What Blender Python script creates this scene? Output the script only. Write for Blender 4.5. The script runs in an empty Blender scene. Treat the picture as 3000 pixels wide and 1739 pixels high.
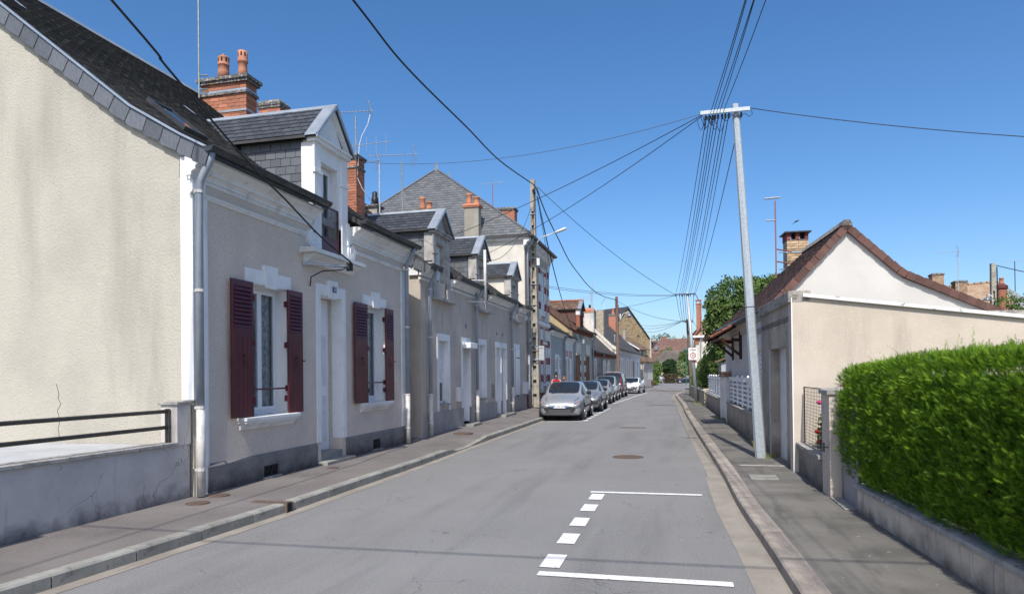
import bpy, bmesh, math, random
import numpy as np
from mathutils import Vector, Matrix, noise
random.seed(7); rng = np.random.default_rng(11)
R = math.radians
scn = bpy.context.scene
COL = scn.collection

# ------------------------------------------------------------------ camera
cam_d = bpy.data.cameras.new('camera')
cam_d.sensor_width = 36; cam_d.lens = 24.0
cam_d.shift_y = 0.0700
cam_d.clip_start = 0.1; cam_d.clip_end = 3000
cam = bpy.data.objects.new('camera', cam_d); COL.objects.link(cam)
cam.matrix_world = (Matrix.Translation((0, 0, 1.77)) @ Matrix.Rotation(R(13.8), 4, 'Z')
                    @ Matrix.Rotation(math.pi/2 + 0.009, 4, 'X') @ Matrix.Rotation(-0.012, 4, 'Z'))
scn.camera = cam
scn.render.resolution_x = 1024; scn.render.resolution_y = 593

# ------------------------------------------------------------------ sky, sun, exposure
SUN_EL, SUN_AZ = R(51), 0.06
world = bpy.data.worlds.new("World"); scn.world = world; world.use_nodes = True
wn = world.node_tree
sky = wn.nodes.new('ShaderNodeTexSky'); sky.sky_type = 'NISHITA'; sky.sun_disc = False
sky.sun_elevation = SUN_EL; sky.sun_rotation = R(180) - SUN_AZ
sky.altitude = 100; sky.air_density = 0.8; sky.dust_density = 1.8; sky.ozone_density = 2.2
bg = wn.nodes['Background']; bg.inputs['Strength'].default_value = 0.13
hs_ = wn.nodes.new('ShaderNodeHueSaturation'); hs_.inputs['Saturation'].default_value = 1.27; hs_.inputs['Hue'].default_value = .5
wn.links.new(sky.outputs[0], hs_.inputs['Color']); wn.links.new(hs_.outputs[0], bg.inputs['Color'])
sun_d = bpy.data.lights.new('sun', 'SUN'); sun_d.energy = 3.3; sun_d.angle = R(0.53); sun_d.color = (1.0, 0.955, 0.88)
sun = bpy.data.objects.new('sun', sun_d); COL.objects.link(sun)
ldir = Vector((-math.sin(SUN_AZ)*math.cos(SUN_EL), math.cos(SUN_AZ)*math.cos(SUN_EL), -math.sin(SUN_EL)))
sun.rotation_euler = ldir.to_track_quat('-Z', 'Y').to_euler()
scn.view_settings.view_transform = 'Standard'; scn.view_settings.look = 'None'
scn.view_settings.exposure = 0.55; scn.view_settings.gamma = 1.0; scn.view_settings.use_curve_mapping = False

# ------------------------------------------------------------------ materials
MATS = {}
def mat(name, c, c2=None, s=3.0, mix=(.4, .62), rough=.85, bump=0.0, bs=60.0, metal=0.0, rnd=0.0, streak=None, spec=.4,
        speck=None, stretch=None, tint=None, transl=0.0, base_dirt=None, bdist=.01, coat=0.0, crack=None, wave=None, bvor=False):
    if name in MATS: return MATS[name]
    m = bpy.data.materials.new(name); m.use_nodes = True; MATS[name] = m
    nt = m.node_tree; N = nt.nodes; L = nt.links
    b = N['Principled BSDF']
    tc = N.new('ShaderNodeTexCoord'); co = tc.outputs['Object']
    def rgb(col):
        n = N.new('ShaderNodeRGB'); n.outputs[0].default_value = (*col, 1); return n.outputs[0]
    def mixc(a, bb, fac, mode='MIX'):
        n = N.new('ShaderNodeMix'); n.data_type = 'RGBA'; n.blend_type = mode
        if isinstance(fac, float): n.inputs['Factor'].default_value = fac
        else: L.new(fac, n.inputs['Factor'])
        L.new(a, n.inputs['A']); L.new(bb, n.inputs['B']); return n.outputs['Result']
    def noi(scale, detail=4, vec=None, rr=.6):
        n = N.new('ShaderNodeTexNoise'); n.inputs['Scale'].default_value = scale; n.inputs['Detail'].default_value = detail
        n.inputs['Roughness'].default_value = rr
        L.new(vec or co, n.inputs['Vector']); return n.outputs['Fac']
    def ramp(f, a, bb):
        n = N.new('ShaderNodeMapRange'); n.inputs['From Min'].default_value = a; n.inputs['From Max'].default_value = bb
        L.new(f, n.inputs['Value']); return n.outputs[0]
    def mapping(sc):
        n = N.new('ShaderNodeMapping'); n.inputs['Scale'].default_value = sc; L.new(co, n.inputs['Vector']); return n.outputs[0]
    cur = rgb(c)
    if c2 is not None:
        v = mapping(stretch) if stretch else None
        cur = mixc(cur, rgb(c2), ramp(noi(s, 6, v), *mix))
    if streak:      # (colour, scale xyz, lo, hi)
        cur = mixc(cur, rgb(streak[0]), ramp(noi(1.0, 5, mapping(streak[1])), streak[2], streak[3]))
    if speck:       # (colour, scale, lo, hi)
        cur = mixc(cur, rgb(speck[0]), ramp(noi(speck[1], 2), speck[2], speck[3]))
    if base_dirt:   # (colour, z0, z1) weathering rising from the ground, ragged
        sx = N.new('ShaderNodeSeparateXYZ'); L.new(co, sx.inputs[0])
        ad = N.new('ShaderNodeMath'); ad.operation = 'MULTIPLY_ADD'; L.new(noi(4.5, 6), ad.inputs[0]); ad.inputs[1].default_value = -.55
        L.new(sx.outputs['Z'], ad.inputs[2])
        cur = mixc(cur, rgb(base_dirt[0]), ramp(ad.outputs[0], base_dirt[2]-.3, base_dirt[1]-.3))
    if crack:       # (colour, scale, width)
        vn = N.new('ShaderNodeTexVoronoi'); vn.feature = 'DISTANCE_TO_EDGE'; vn.inputs['Scale'].default_value = crack[1]
        dn = N.new('ShaderNodeTexNoise'); dn.inputs['Scale'].default_value = 3; L.new(co, dn.inputs['Vector'])
        va = N.new('ShaderNodeVectorMath'); va.operation = 'MULTIPLY_ADD'; L.new(dn.outputs['Color'], va.inputs[0]); va.inputs[1].default_value = (.5, .5, .5)
        L.new(co, va.inputs[2]); L.new(va.outputs[0], vn.inputs['Vector'])
        cm = N.new('ShaderNodeMath'); cm.operation = 'MULTIPLY'; L.new(ramp(vn.outputs['Distance'], crack[2], 0.0), cm.inputs[0])
        L.new(ramp(noi(1.1, 2), .5, .56), cm.inputs[1])
        cur = mixc(cur, rgb(crack[0]), cm.outputs[0])
    if rnd:
        oi = N.new('ShaderNodeObjectInfo')
        hs = N.new('ShaderNodeHueSaturation'); L.new(cur, hs.inputs['Color'])
        L.new(rampv(N, L, oi.outputs['Random'], 1-rnd, 1+rnd), hs.inputs['Value']); cur = hs.outputs[0]
    if tint:        # per-leaf / per-piece colour attribute picks between two colours
        at = N.new('ShaderNodeAttribute'); at.attribute_name = 'tint'
        cur = mixc(cur, rgb(tint), at.outputs['Fac'])
    L.new(cur, b.inputs['Base Color'])
    b.inputs['Roughness'].default_value = rough; b.inputs['Metallic'].default_value = metal
    b.inputs['Specular IOR Level'].default_value = spec
    if coat: b.inputs['Coat Weight'].default_value = coat; b.inputs['Coat Roughness'].default_value = .04
    if bump:
        bn = N.new('ShaderNodeBump'); bn.inputs['Strength'].default_value = bump; bn.inputs['Distance'].default_value = bdist
        if bvor:
            vb = N.new('ShaderNodeTexVoronoi'); vb.inputs['Scale'].default_value = bs; L.new(co, vb.inputs['Vector']); h = vb.outputs['Distance']
        else: h = noi(bs, 3)
        L.new(h, bn.inputs['Height']); L.new(bn.outputs[0], b.inputs['Normal'])
    if transl:
        tr = N.new('ShaderNodeBsdfTranslucent'); L.new(cur, tr.inputs['Color'])
        ms = N.new('ShaderNodeMixShader'); ms.inputs[0].default_value = transl
        L.new(b.outputs[0], ms.inputs[1]); L.new(tr.outputs[0], ms.inputs[2])
        L.new(ms.outputs[0], N['Material Output'].inputs['Surface'])
    return m
def rampv(N, L, f, a, b):
    n = N.new('ShaderNodeMapRange'); n.inputs['To Min'].default_value = a; n.inputs['To Max'].default_value = b
    L.new(f, n.inputs['Value']); return n.outputs[0]
def glass_mat():
    m = bpy.data.materials.new('window_glass'); m.use_nodes = True; N = m.node_tree.nodes; L = m.node_tree.links
    N.remove(N['Principled BSDF'])
    g = N.new('ShaderNodeBsdfGlossy'); g.inputs['Roughness'].default_value = .02
    t = N.new('ShaderNodeBsdfTransparent'); t.inputs['Color'].default_value = (.93, .95, .95, 1)
    f = N.new('ShaderNodeFresnel'); f.inputs['IOR'].default_value = 1.6
    x = N.new('ShaderNodeMixShader'); L.new(f.outputs[0], x.inputs[0]); L.new(t.outputs[0], x.inputs[1]); L.new(g.outputs[0], x.inputs[2])
    L.new(x.outputs[0], N['Material Output'].inputs['Surface']); MATS['glass'] = m; return m
glass_mat()
mat('gable_render', (.475, .445, .375), (.39, .365, .31), s=.8, mix=(.42, .75), rough=.95, bump=.65, bs=34, bdist=.018,
    streak=((.33, .31, .265), (1.3, 1.3, .25), .50, .80), speck=((.33, .305, .25), 30, .62, .76), crack=None, bvor=False)
mat('facade_render', (.68, .59, .505), (.61, .53, .455), s=1.3, rough=.95, bump=.9, bs=55, bdist=.010, speck=((.30, .255, .22), 48, .57, .68))
mat('plinth_render', (.23, .22, .21), (.17, .163, .156), s=2.5, rough=.9, bump=.4, bs=40, base_dirt=((.06, .058, .055), .12, .42))
mat('white_paint', (.80, .80, .79), (.66, .66, .64), s=2.2, mix=(.5, .75), rough=.6, bump=.15, bs=30, streak=((.5, .49, .46), (7, 7, .8), .62, .82))
mat('white_moulding', (.74, .74, .73), (.55, .54, .52), s=2.5, mix=(.5, .75), rough=.7, bump=.15, bs=24, streak=((.32, .31, .29), (5, 5, 1.2), .62, .85))
mat('grey_stone', (.46, .44, .41), (.30, .29, .27), s=3, rough=.9, bump=.4, bs=26, streak=((.16, .155, .15), (6, 6, 1.0), .55, .8))
mat('slate', (.045, .050, .058), (.065, .07, .078), s=5, rough=.5, bump=.2, bs=30, rnd=.28, spec=.5)
mat('slate_cheek', (.095, .105, .12), (.14, .15, .165), s=9, rough=.5, bump=.25, bs=30, rnd=.22, stretch=(9, 9, 1))
mat('roof_slate', (.105, .098, .090), (.135, .12, .10), s=1.6, mix=(.4, .8), rough=.75, bump=.3, bs=18, tint=(.05, .049, .05), streak=((.20, .165, .11), (.25, 5.0, .25), .60, .78))
mat('slate_mid', (.115, .122, .134), (.145, .15, .155), s=1.6, rough=.6, bump=.2, bs=20, tint=(.082, .09, .10))
mat('slate_far', (.040, .041, .046), (.062, .06, .060), s=2, rough=.6, bump=.2, bs=12, tint=(.03, .03, .034))
mat('zinc', (.36, .40, .43), (.44, .48, .51), s=3, rough=.42, metal=.55, bump=.05, bs=10)
mat('gutter_zinc', (.055, .06, .066), (.085, .09, .095), s=4, rough=.38, metal=.5)
mat('pipe_blue', (.30, .335, .375), (.25, .28, .315), s=3, rough=.45, spec=.5)
mat('pipe_white', (.66, .64, .61), (.5, .47, .44), s=5, rough=.5)
mat('brick', (.43, .15, .085), (.34, .17, .11), s=9, rough=.9, bump=.3, bs=50, rnd=.3)
mat('brick_dark', (.20, .06, .05), (.14, .05, .04), s=9, rough=.9, bump=.3, bs=50, rnd=.3)
mat('brick_buff', (.46, .33, .20), (.33, .20, .13), s=5, mix=(.45, .55), rough=.9, bump=.3, bs=40, rnd=.35)
mat('mortar', (.42, .38, .33), (.30, .27, .24), s=6, rough=.95, bump=.3, bs=40)
mat('cap_stone', (.11, .105, .10), (.34, .33, .31), s=14, mix=(.5, .62), rough=.95, bump=.6, bs=22, speck=((.45, .22, .03), 5, .66, .72))
mat('terracotta', (.50, .215, .12), (.41, .18, .11), s=6, rough=.8, bump=.1, bs=30, streak=((.30, .17, .12), (3, 3, 3), .55, .75))
mat('shutter_red', (.105, .016, .024), (.072, .013, .019), s=5, rough=.38, spec=.5)
mat('pvc_white', (.80, .81, .82), None, rough=.35, spec=.5)
mat('pvc_slat', (.72, .73, .74), (.62, .63, .64), s=4, rough=.45)
mat('lace', (.80, .81, .81), (.50, .53, .55), s=22, mix=(.45, .55), rough=.9, stretch=(1, 1, .7))
mat('dark_room', (.012, .013, .014), None, rough=.9)
mat('dark_glass', (.018, .022, .026), None, rough=.04, spec=.8)
mat('asphalt', (.185, .183, .180), (.215, .213, .209), s=.5, mix=(.35, .7), rough=.9, bump=.5, bs=130, bdist=.006, speck=((.27, .268, .262), 48, .54, .70),
    streak=((.150, .149, .147), (1.5, .16, 1), .50, .72), crack=((.09, .09, .09), .55, .004))
mat('pavement_left', (.145, .130, .123), (.185, .166, .157), s=.9, rough=.92, bump=.4, bs=110, bdist=.006, speck=((.24, .22, .21), 40, .60, .72), streak=((.085, .078, .074), (.8, .5, 1), .58, .75))
mat('pavement_right', (.175, .165, .148), (.105, .10, .09), s=1.0, mix=(.38, .62), rough=.95, bump=.6, bs=100, bdist=.008, speck=((.38, .37, .34), 16, .70, .74),
    streak=((.055, .055, .05), (3.0, .5, 1), .55, .78))
mat('kerb_concrete', (.30, .295, .265), (.23, .225, .20), s=4, rough=.9, bump=.3, bs=60, rnd=.10, speck=((.13, .13, .12), 9, .6, .8))
mat('kerb_granite', (.37, .32, .275), (.26, .23, .20), s=5, rough=.92, bump=.6, bs=45, rnd=.14, speck=((.42, .36, .31), 30, .62, .7))
mat('gutter_strip', (.30, .27, .23), (.24, .215, .18), s=2, rough=.93, bump=.35, bs=70, streak=((.19, .165, .13), (2, .5, 1), .55, .8))
mat('ground_far', (.17, .165, .13), (.10, .115, .06), s=.08, mix=(.4, .6), rough=.95)
mat('road_paint', (.74, .74, .73), (.60, .60, .59), s=9, mix=(.45, .7), rough=.7, bump=.3, bs=90, speck=((.26, .26, .26), 38, .63, .68))
mat('iron_rust', (.15, .10, .075), (.10, .078, .065), s=14, rough=.8, bump=.5, bs=60)
mat('iron_dark', (.03, .03, .032), None, rough=.5, metal=.4)
mat('rail_paint', (.055, .048, .045), (.09, .075, .06), s=12, rough=.5)
mat('wall_lavender', (.58, .545, .51), (.49, .46, .435), s=2.2, rough=.95, bump=.6, bs=60, bdist=.008, crack=((.14, .135, .13), 1.6, .010), base_dirt=((.07, .068, .066), .05, .36),
    streak=((.2, .2, .2), (5, 5, .7), .6, .85))
mat('cap_concrete', (.40, .38, .35), (.26, .25, .23), s=6, rough=.95, bump=.4, bs=40, speck=((.08, .08, .08), 18, .62, .7))
mat('terrace_concrete', (.42, .43, .44), (.36, .37, .38), s=2, rough=.9)
mat('galv', (.50, .54, .565), (.40, .445, .475), s=26, mix=(.4, .6), rough=.45, metal=.25, spec=.5)
mat('pole_concrete', (.40, .37, .31), (.27, .25, .21), s=6, rough=.95, bump=.5, bs=30, speck=((.50, .25, .03), 3.5, .66, .71))
mat('pole_wood', (.20, .17, .12), (.12, .11, .075), s=3, rough=.9, bump=.6, bs=20, stretch=(14, 14, 1.2))
mat('pole_pink', (.24, .125, .11), (.16, .09, .085), s=3, rough=.9, bump=.5, bs=20, stretch=(12, 12, 1.0))
mat('cable_black', (.018, .018, .02), None, rough=.6)
mat('cable_grey', (.10, .10, .11), None, rough=.6)
mat('antenna_metal', (.50, .52, .53), (.40, .41, .42), s=12, rough=.4, metal=.5)
mat('mast_green', (.22, .27, .25), (.34, .36, .35), s=9, rough=.5, metal=.3)
mat('mast_red', (.28, .12, .11), None, rough=.6)
mat('lamp_plastic', (.68, .68, .68), None, rough=.4)
mat('sign_white', (.85, .85, .85), None, rough=.4)
mat('sign_red', (.50, .02, .03), None, rough=.4)
mat('sign_black', (.02, .02, .02), None, rough=.5)
mat('sign_grey', (.42, .43, .44), (.36, .37, .38), s=4, rough=.5)
mat('enamel_blue', (.02, .03, .14), None, rough=.3)
mat('garage_render', (.59, .51, .42), (.50, .435, .355), s=.9, rough=.95, bump=.7, bs=60, bdist=.008, speck=((.72, .62, .50), 30, .6, .75),
    streak=((.40, .345, .28), (2.0, 2.0, .28), .54, .78))
mat('garage_front', (.42, .37, .315), (.31, .275, .235), s=1.6, rough=.95, bump=.7, bs=60, speck=((.12, .115, .105), 8, .6, .75), base_dirt=((.08, .075, .07), .1, .6))
mat('parapet_stone', (.36, .33, .29), (.14, .135, .125), s=9, mix=(.45, .62), rough=.95, bump=.6, bs=40)
mat('flashing_white', (.72, .72, .70), (.30, .30, .29), s=10, mix=(.6, .68), rough=.6)
mat('white_wall', (.60, .585, .55), (.54, .52, .485), s=.8, rough=.9, bump=.2, bs=60)
mat('house_white', (.62, .61, .60), (.54, .53, .52), s=1.0, rough=.9, bump=.2, bs=60)
mat('tile_brown', (.135, .068, .055), (.10, .055, .046), s=3, rough=.85, bump=.3, bs=40, rnd=.22, streak=((.17, .10, .08), (3, 3, 3), .55, .8))
mat('tile_brown_roof', (.12, .070, .060), (.085, .05, .045), s=2.0, rough=.85, bump=.3, bs=20, tint=(.055, .035, .03))
mat('tile_orange', (.36, .14, .075), (.27, .10, .06), s=3, rough=.85, bump=.2, bs=30, rnd=.25)
mat('tile_old', (.20, .13, .085), (.13, .085, .06), s=2.0, mix=(.4, .6), rough=.9, bump=.4, bs=15, tint=(.10, .06, .045))
mat('tile_buff', (.36, .26, .17), (.27, .18, .12), s=2.0, rough=.9, bump=.3, bs=15, tint=(.26, .19, .13))
mat('tile_mauve', (.22, .125, .10), (.17, .10, .085), s=.6, rough=.9, tint=(.14, .085, .07))
mat('tile_lichen', (.18, .15, .125), (.10, .085, .075), s=.8, rough=.95, tint=(.13, .11, .095))
mat('stone_gold', (.46, .33, .17), (.30, .22, .13), s=2.6, mix=(.4, .6), rough=.95, bump=.8, bs=6, rnd=.2, speck=((.55, .44, .29), 4, .52, .62))
mat('stone_rubble', (.50, .44, .34), (.36, .30, .22), s=3, rough=.95, bump=.8, bs=9, rnd=.25)
mat('wood_clad', (.28, .175, .09), (.20, .12, .06), s=2, rough=.8, rnd=.2)
mat('wood_door', (.19, .09, .035), (.13, .06, .025), s=2, rough=.6)
mat('wood_canopy', (.060, .022, .016), (.045, .018, .014), s=3, rough=.6)
mat('render_blue_grey', (.40, .44, .43), (.33, .36, .36), s=1.2, rough=.95, streak=((.28, .3, .3), (3, 3, .5), .6, .8))
mat('render_pink', (.50, .37, .33), None, rough=.95)
mat('render_yellow_grey', (.46, .46, .38), (.38, .38, .32), s=1, rough=.95)
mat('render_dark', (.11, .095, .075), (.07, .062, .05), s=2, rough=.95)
mat('render_cream', (.70, .655, .57), (.55, .52, .46), s=.9, rough=.95, bump=.2, bs=40, streak=((.42, .41, .38), (3, 3, .35), .55, .8))
mat('render_beige', (.50, .44, .37), (.43, .38, .32), s=1.1, rough=.95, bump=.5, bs=60, streak=((.27, .24, .215), (4, 4, .5), .58, .8))
mat('render_stone_grey', (.36, .34, .28), (.28, .26, .22), s=1.5, rough=.95, bump=.3, bs=25)
mat('render_far_white', (.68, .66, .62), (.60, .58, .55), s=.8, rough=.95)
mat('quoin_white', (.72, .71, .70), (.6, .59, .58), s=4, rough=.9)
mat('quoin_red', (.33, .05, .05), (.24, .045, .045), s=12, rough=.9)
mat('render_ochre', (.46, .35, .2), (.38, .3, .18), s=1, rough=.95)
mat('hedge_leaf', (.055, .155, .014), None, rough=.5, tint=(.34, .52, .035), transl=.34, spec=.35)
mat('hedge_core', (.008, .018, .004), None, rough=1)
mat('leaf_mid', (.05, .10, .02), None, rough=.6, tint=(.16, .24, .06), transl=.22, spec=.3)
mat('leaf_bright', (.07, .15, .025), None, rough=.6, tint=(.22, .32, .09), transl=.25, spec=.3)
mat('leaf_variegated', (.10, .17, .05), None, rough=.6, tint=(.42, .48, .26), transl=.2, spec=.3)
mat('leaf_dark', (.018, .045, .012), None, rough=.65, tint=(.05, .10, .03), transl=.15, spec=.3)
mat('leaf_far', (.06, .10, .06), None, rough=.8, tint=(.12, .16, .10), transl=.15)
mat('leaf_red', (.07, .05, .025), None, rough=.7, tint=(.13, .10, .06), transl=.15)
mat('bark', (.12, .09, .065), (.07, .055, .04), s=6, rough=.95, bump=.6, bs=20)
mat('petal_pink', (.62, .04, .22), None, rough=.6)
mat('grass', (.10, .15, .04), (.20, .19, .07), s=5, rough=.9, tint=(.24, .25, .08))
mat('mesh_brown', (.045, .03, .032), None, rough=.6)
mat('gate_white', (.74, .73, .70), (.62, .60, .56), s=3, rough=.5)
mat('gate_metal', (.30, .29, .31), (.24, .23, .25), s=4, rough=.5)
mat('roof_red_small', (.20, .055, .055), None, rough=.6)
mat('tyre', (.022, .022, .023), None, rough=.85)
mat('rim', (.40, .41, .42), None, rough=.35, metal=.7)
mat('car_trim', (.028, .028, .03), None, rough=.6)
mat('chrome', (.30, .30, .31), None, rough=.2, metal=1)
mat('lens', (.34, .36, .39), (.10, .11, .12), s=22, rough=.1, metal=.35, spec=.8)
mat('lens_orange', (.6, .16, .03), None, rough=.2)
mat('plate_white', (.75, .76, .78), None, rough=.5)
mat('plate_blue', (.03, .22, .60), None, rough=.5)
mat('paint_silver', (.36, .375, .40), None, rough=.34, metal=.42, coat=.7)
mat('paint_grey', (.27, .28, .30), None, rough=.32, metal=.4, coat=.7)
mat('paint_silver_blue', (.46, .52, .55), None, rough=.30, metal=.4, coat=.7)
mat('paint_red', (.15, .012, .022), None, rough=.35, metal=.2, coat=.8)
mat('paint_white', (.78, .78, .77), None, rough=.35, coat=.5)
mat('paint_navy', (.012, .015, .04), None, rough=.3, coat=.8)
mat('seat_dark', (.03, .03, .035), None, rough=.9)
mat('skin', (.52, .30, .22), None, rough=.6)
mat('hair_black', (.015, .012, .012), None, rough=.6)
mat('hair_brown', (.16, .075, .035), None, rough=.6)
mat('cloth_red', (.50, .02, .03), None, rough=.9)
mat('cloth_blue', (.06, .09, .18), None, rough=.9)
mat('eye_white', (.7, .7, .7), None, rough=.3)
mat('bird_black', (.02, .02, .02), None, rough=.8)

# ------------------------------------------------------------------ mesh builder
def prop(o, label=None, cat=None, group=None, kind=None):
    if label: o['label'] = label
    if cat: o['category'] = cat
    if group: o['group'] = group
    if kind: o['kind'] = kind
    return o
def thing(name, label, cat, loc=(0, 0, 0), rz=0, group=None):
    o = bpy.data.objects.new(name, None); COL.objects.link(o)
    o.location = loc; o.rotation_euler = (0, 0, rz); o.empty_display_size = .2
    return prop(o, label, cat, group)
NOSPLIT = {'vent_grille', 'wire_mesh', 'jumper_wires', 'gutter', 'gate_frame', 'mesh_panel', 'mesh', 'aerial', 'shutter', 'window_frame', 'sash', 'roller_shutter', 'frame', 'lid', 'slat', 'brick_courses', 'hand', 'nose_and_ears', 'trousers', 'chimney_cap', 'shaft', 'cable_clamps', 'cable_loop'}
class M:
    def __init__(s, off=(0, 0, 0), smooth=False):
        s.v = []; s.f = []; s.mi = []; s.cm = 0; s.ch = []; s.off = off; s.smooth = smooth
    def add(s, vs, fs):
        n = len(s.v); o = s.off; s.ch.append((n, n+len(vs), len(s.f), len(s.f)+len(fs)))
        s.v += [(a[0]-o[0], a[1]-o[1], a[2]-o[2]) for a in vs]
        s.f += [tuple(n+i for i in f) for f in fs]; s.mi += [s.cm]*len(fs); return s
    def box(s, x0, x1, y0, y1, z0, z1):
        x0, x1 = min(x0, x1), max(x0, x1); y0, y1 = min(y0, y1), max(y0, y1); z0, z1 = min(z0, z1), max(z0, z1)
        return s.add([(x0,y0,z0),(x1,y0,z0),(x1,y1,z0),(x0,y1,z0),(x0,y0,z1),(x1,y0,z1),(x1,y1,z1),(x0,y1,z1)],
                     [(0,3,2,1),(4,5,6,7),(0,1,5,4),(1,2,6,5),(2,3,7,6),(3,0,4,7)])
    def poly(s, pts): return s.add(pts, [tuple(range(len(pts)))])
    def prism(s, pts, ext):     # planar polygon + extrusion vector
        n = len(pts); e = Vector(ext)
        P = [Vector(p) for p in pts]
        nn = Vector((0, 0, 0))
        for i in range(n): nn += P[i].cross(P[(i+1) % n])
        if nn.dot(e) < 0: P = P[::-1]
        return s.add(P + [p+e for p in P], [tuple(range(n))[::-1], tuple(range(n, 2*n))] + [(i, (i+1) % n, n+(i+1) % n, n+i) for i in range(n)])
    def profile(s, prof, s0, s1, axis=0):   # closed profile in (t,z), extruded along s
        if axis == 0: return s.prism([(s0, t, z) for t, z in prof], (s1-s0, 0, 0))
        return s.prism([(t, s0, z) for t, z in prof], (0, s1-s0, 0))
    def tube(s, pts, r, n=6, caps=True):
        P = [Vector(p) for p in pts]; rs = r if isinstance(r, (list, tuple)) else [r]*len(P)
        vs = []; fs = []; prev = None
        for i, p in enumerate(P):
            d = (P[min(i+1, len(P)-1)]-P[max(i-1, 0)]).normalized()
            if prev is None: a = Vector((0, 0, 1)) if abs(d.z) < .9 else Vector((1, 0, 0)); u = d.cross(a).normalized()
            else: u = (prev - d*prev.dot(d)).normalized()
            prev = u; w = d.cross(u)
            vs += [p + (u*math.cos(2*math.pi*k/n) + w*math.sin(2*math.pi*k/n))*rs[i] for k in range(n)]
        for i in range(len(P)-1):
            for k in range(n): fs.append((i*n+k, i*n+(k+1) % n, (i+1)*n+(k+1) % n, (i+1)*n+k))
        if caps: fs += [tuple(range(n))[::-1], tuple(range((len(P)-1)*n, len(P)*n))]
        return s.add(vs, fs)
    def lathe(s, c, prof, n=12, caps=True):    # prof [(r,z)] about vertical axis at c
        vs = []; fs = []
        for r, z in prof: vs += [(c[0]+r*math.cos(2*math.pi*k/n), c[1]+r*math.sin(2*math.pi*k/n), c[2]+z) for k in range(n)]
        for i in range(len(prof)-1):
            for k in range(n): fs.append((i*n+k, i*n+(k+1) % n, (i+1)*n+(k+1) % n, (i+1)*n+k))
        if caps: fs += [tuple(range(n))[::-1], tuple(range((len(prof)-1)*n, len(prof)*n))]
        return s.add(vs, fs)
    def disc(s, c, r, n, axis, th):
        a = Vector(axis).normalized(); u = a.orthogonal().normalized(); w = a.cross(u)
        P = [Vector(c)+(u*math.cos(2*math.pi*k/n)+w*math.sin(2*math.pi*k/n))*r for k in range(n)]
        return s.prism(P, a*th)
    def mesh(s, name, mats):
        me = bpy.data.meshes.new(name); me.from_pydata([tuple(v) for v in s.v], [], s.f)
        if not isinstance(mats, (list, tuple)): mats = [mats]
        for m in mats: me.materials.append(MATS[m] if isinstance(m, str) else m)
        if len(mats) > 1: me.polygons.foreach_set('material_index', s.mi)
        if s.smooth: me.polygons.foreach_set('use_smooth', [True]*len(me.polygons))
        me.update(); return me
    def clusters(s):
        B = []
        for a, b, fa, fb in s.ch:
            A = np.array([tuple(v) for v in s.v[a:b]]); B.append((A.min(0)-.006, A.max(0)+.006, [(a, b, fa, fb)]))
        ch = True
        while ch:
            ch = False; out = []
            for lo, hi, c in B:
                for i, (l2, h2, c2) in enumerate(out):
                    if (lo <= h2).all() and (l2 <= hi).all(): out[i] = (np.minimum(lo, l2), np.maximum(hi, h2), c2+c); ch = True; break
                else: out.append((lo, hi, c))
            B = out
        return [b[2] for b in B]
    def build(s, name, mats, parent=None, bevel=0, **kw):
        if parent is not None and 1 < len(s.ch) < 60 and name not in NOSPLIT:
            cl = s.clusters()
            if 1 < len(cl) <= 12:
                r = None
                for c in cl:
                    q = M(smooth=s.smooth)
                    for a, b, fa, fb in c:
                        n0 = len(q.v)-a; q.v += s.v[a:b]; q.f += [tuple(i+n0 for i in f_) for f_ in s.f[fa:fb]]; q.mi += s.mi[fa:fb]
                    q.ch = [(0, 1, 0, 1)]; o = q.build(name, mats, parent, bevel, **kw); r = r or o
                return r
        if parent is None and s.v:
            A = np.array([tuple(v) for v in s.v]); c = Vector(((A[:, 0].min()+A[:, 0].max())/2, (A[:, 1].min()+A[:, 1].max())/2, A[:, 2].min()))
            s.v = [(a[0]-c.x, a[1]-c.y, a[2]-c.z) for a in s.v]
        else: c = None
        o = bpy.data.objects.new(name, s.mesh(name, mats)); COL.objects.link(o)
        if parent: o.parent = parent
        if c: o.location = c
        if bevel:
            md = o.modifiers.new('bevel', 'BEVEL'); md.width = bevel; md.segments = 2; md.limit_method = 'ANGLE'
        return prop(o, **kw)
def inst(name, me, parent, mtx):
    o = bpy.data.objects.new(name, me); COL.objects.link(o)
    if parent: o.parent = parent
    o.matrix_local = mtx; return o
def copy_tree(o, parent=None):
    c = o.copy(); COL.objects.link(c)
    if parent: c.parent = parent
    for ch in list(o.children): copy_tree(ch, c)
    return c

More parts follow.
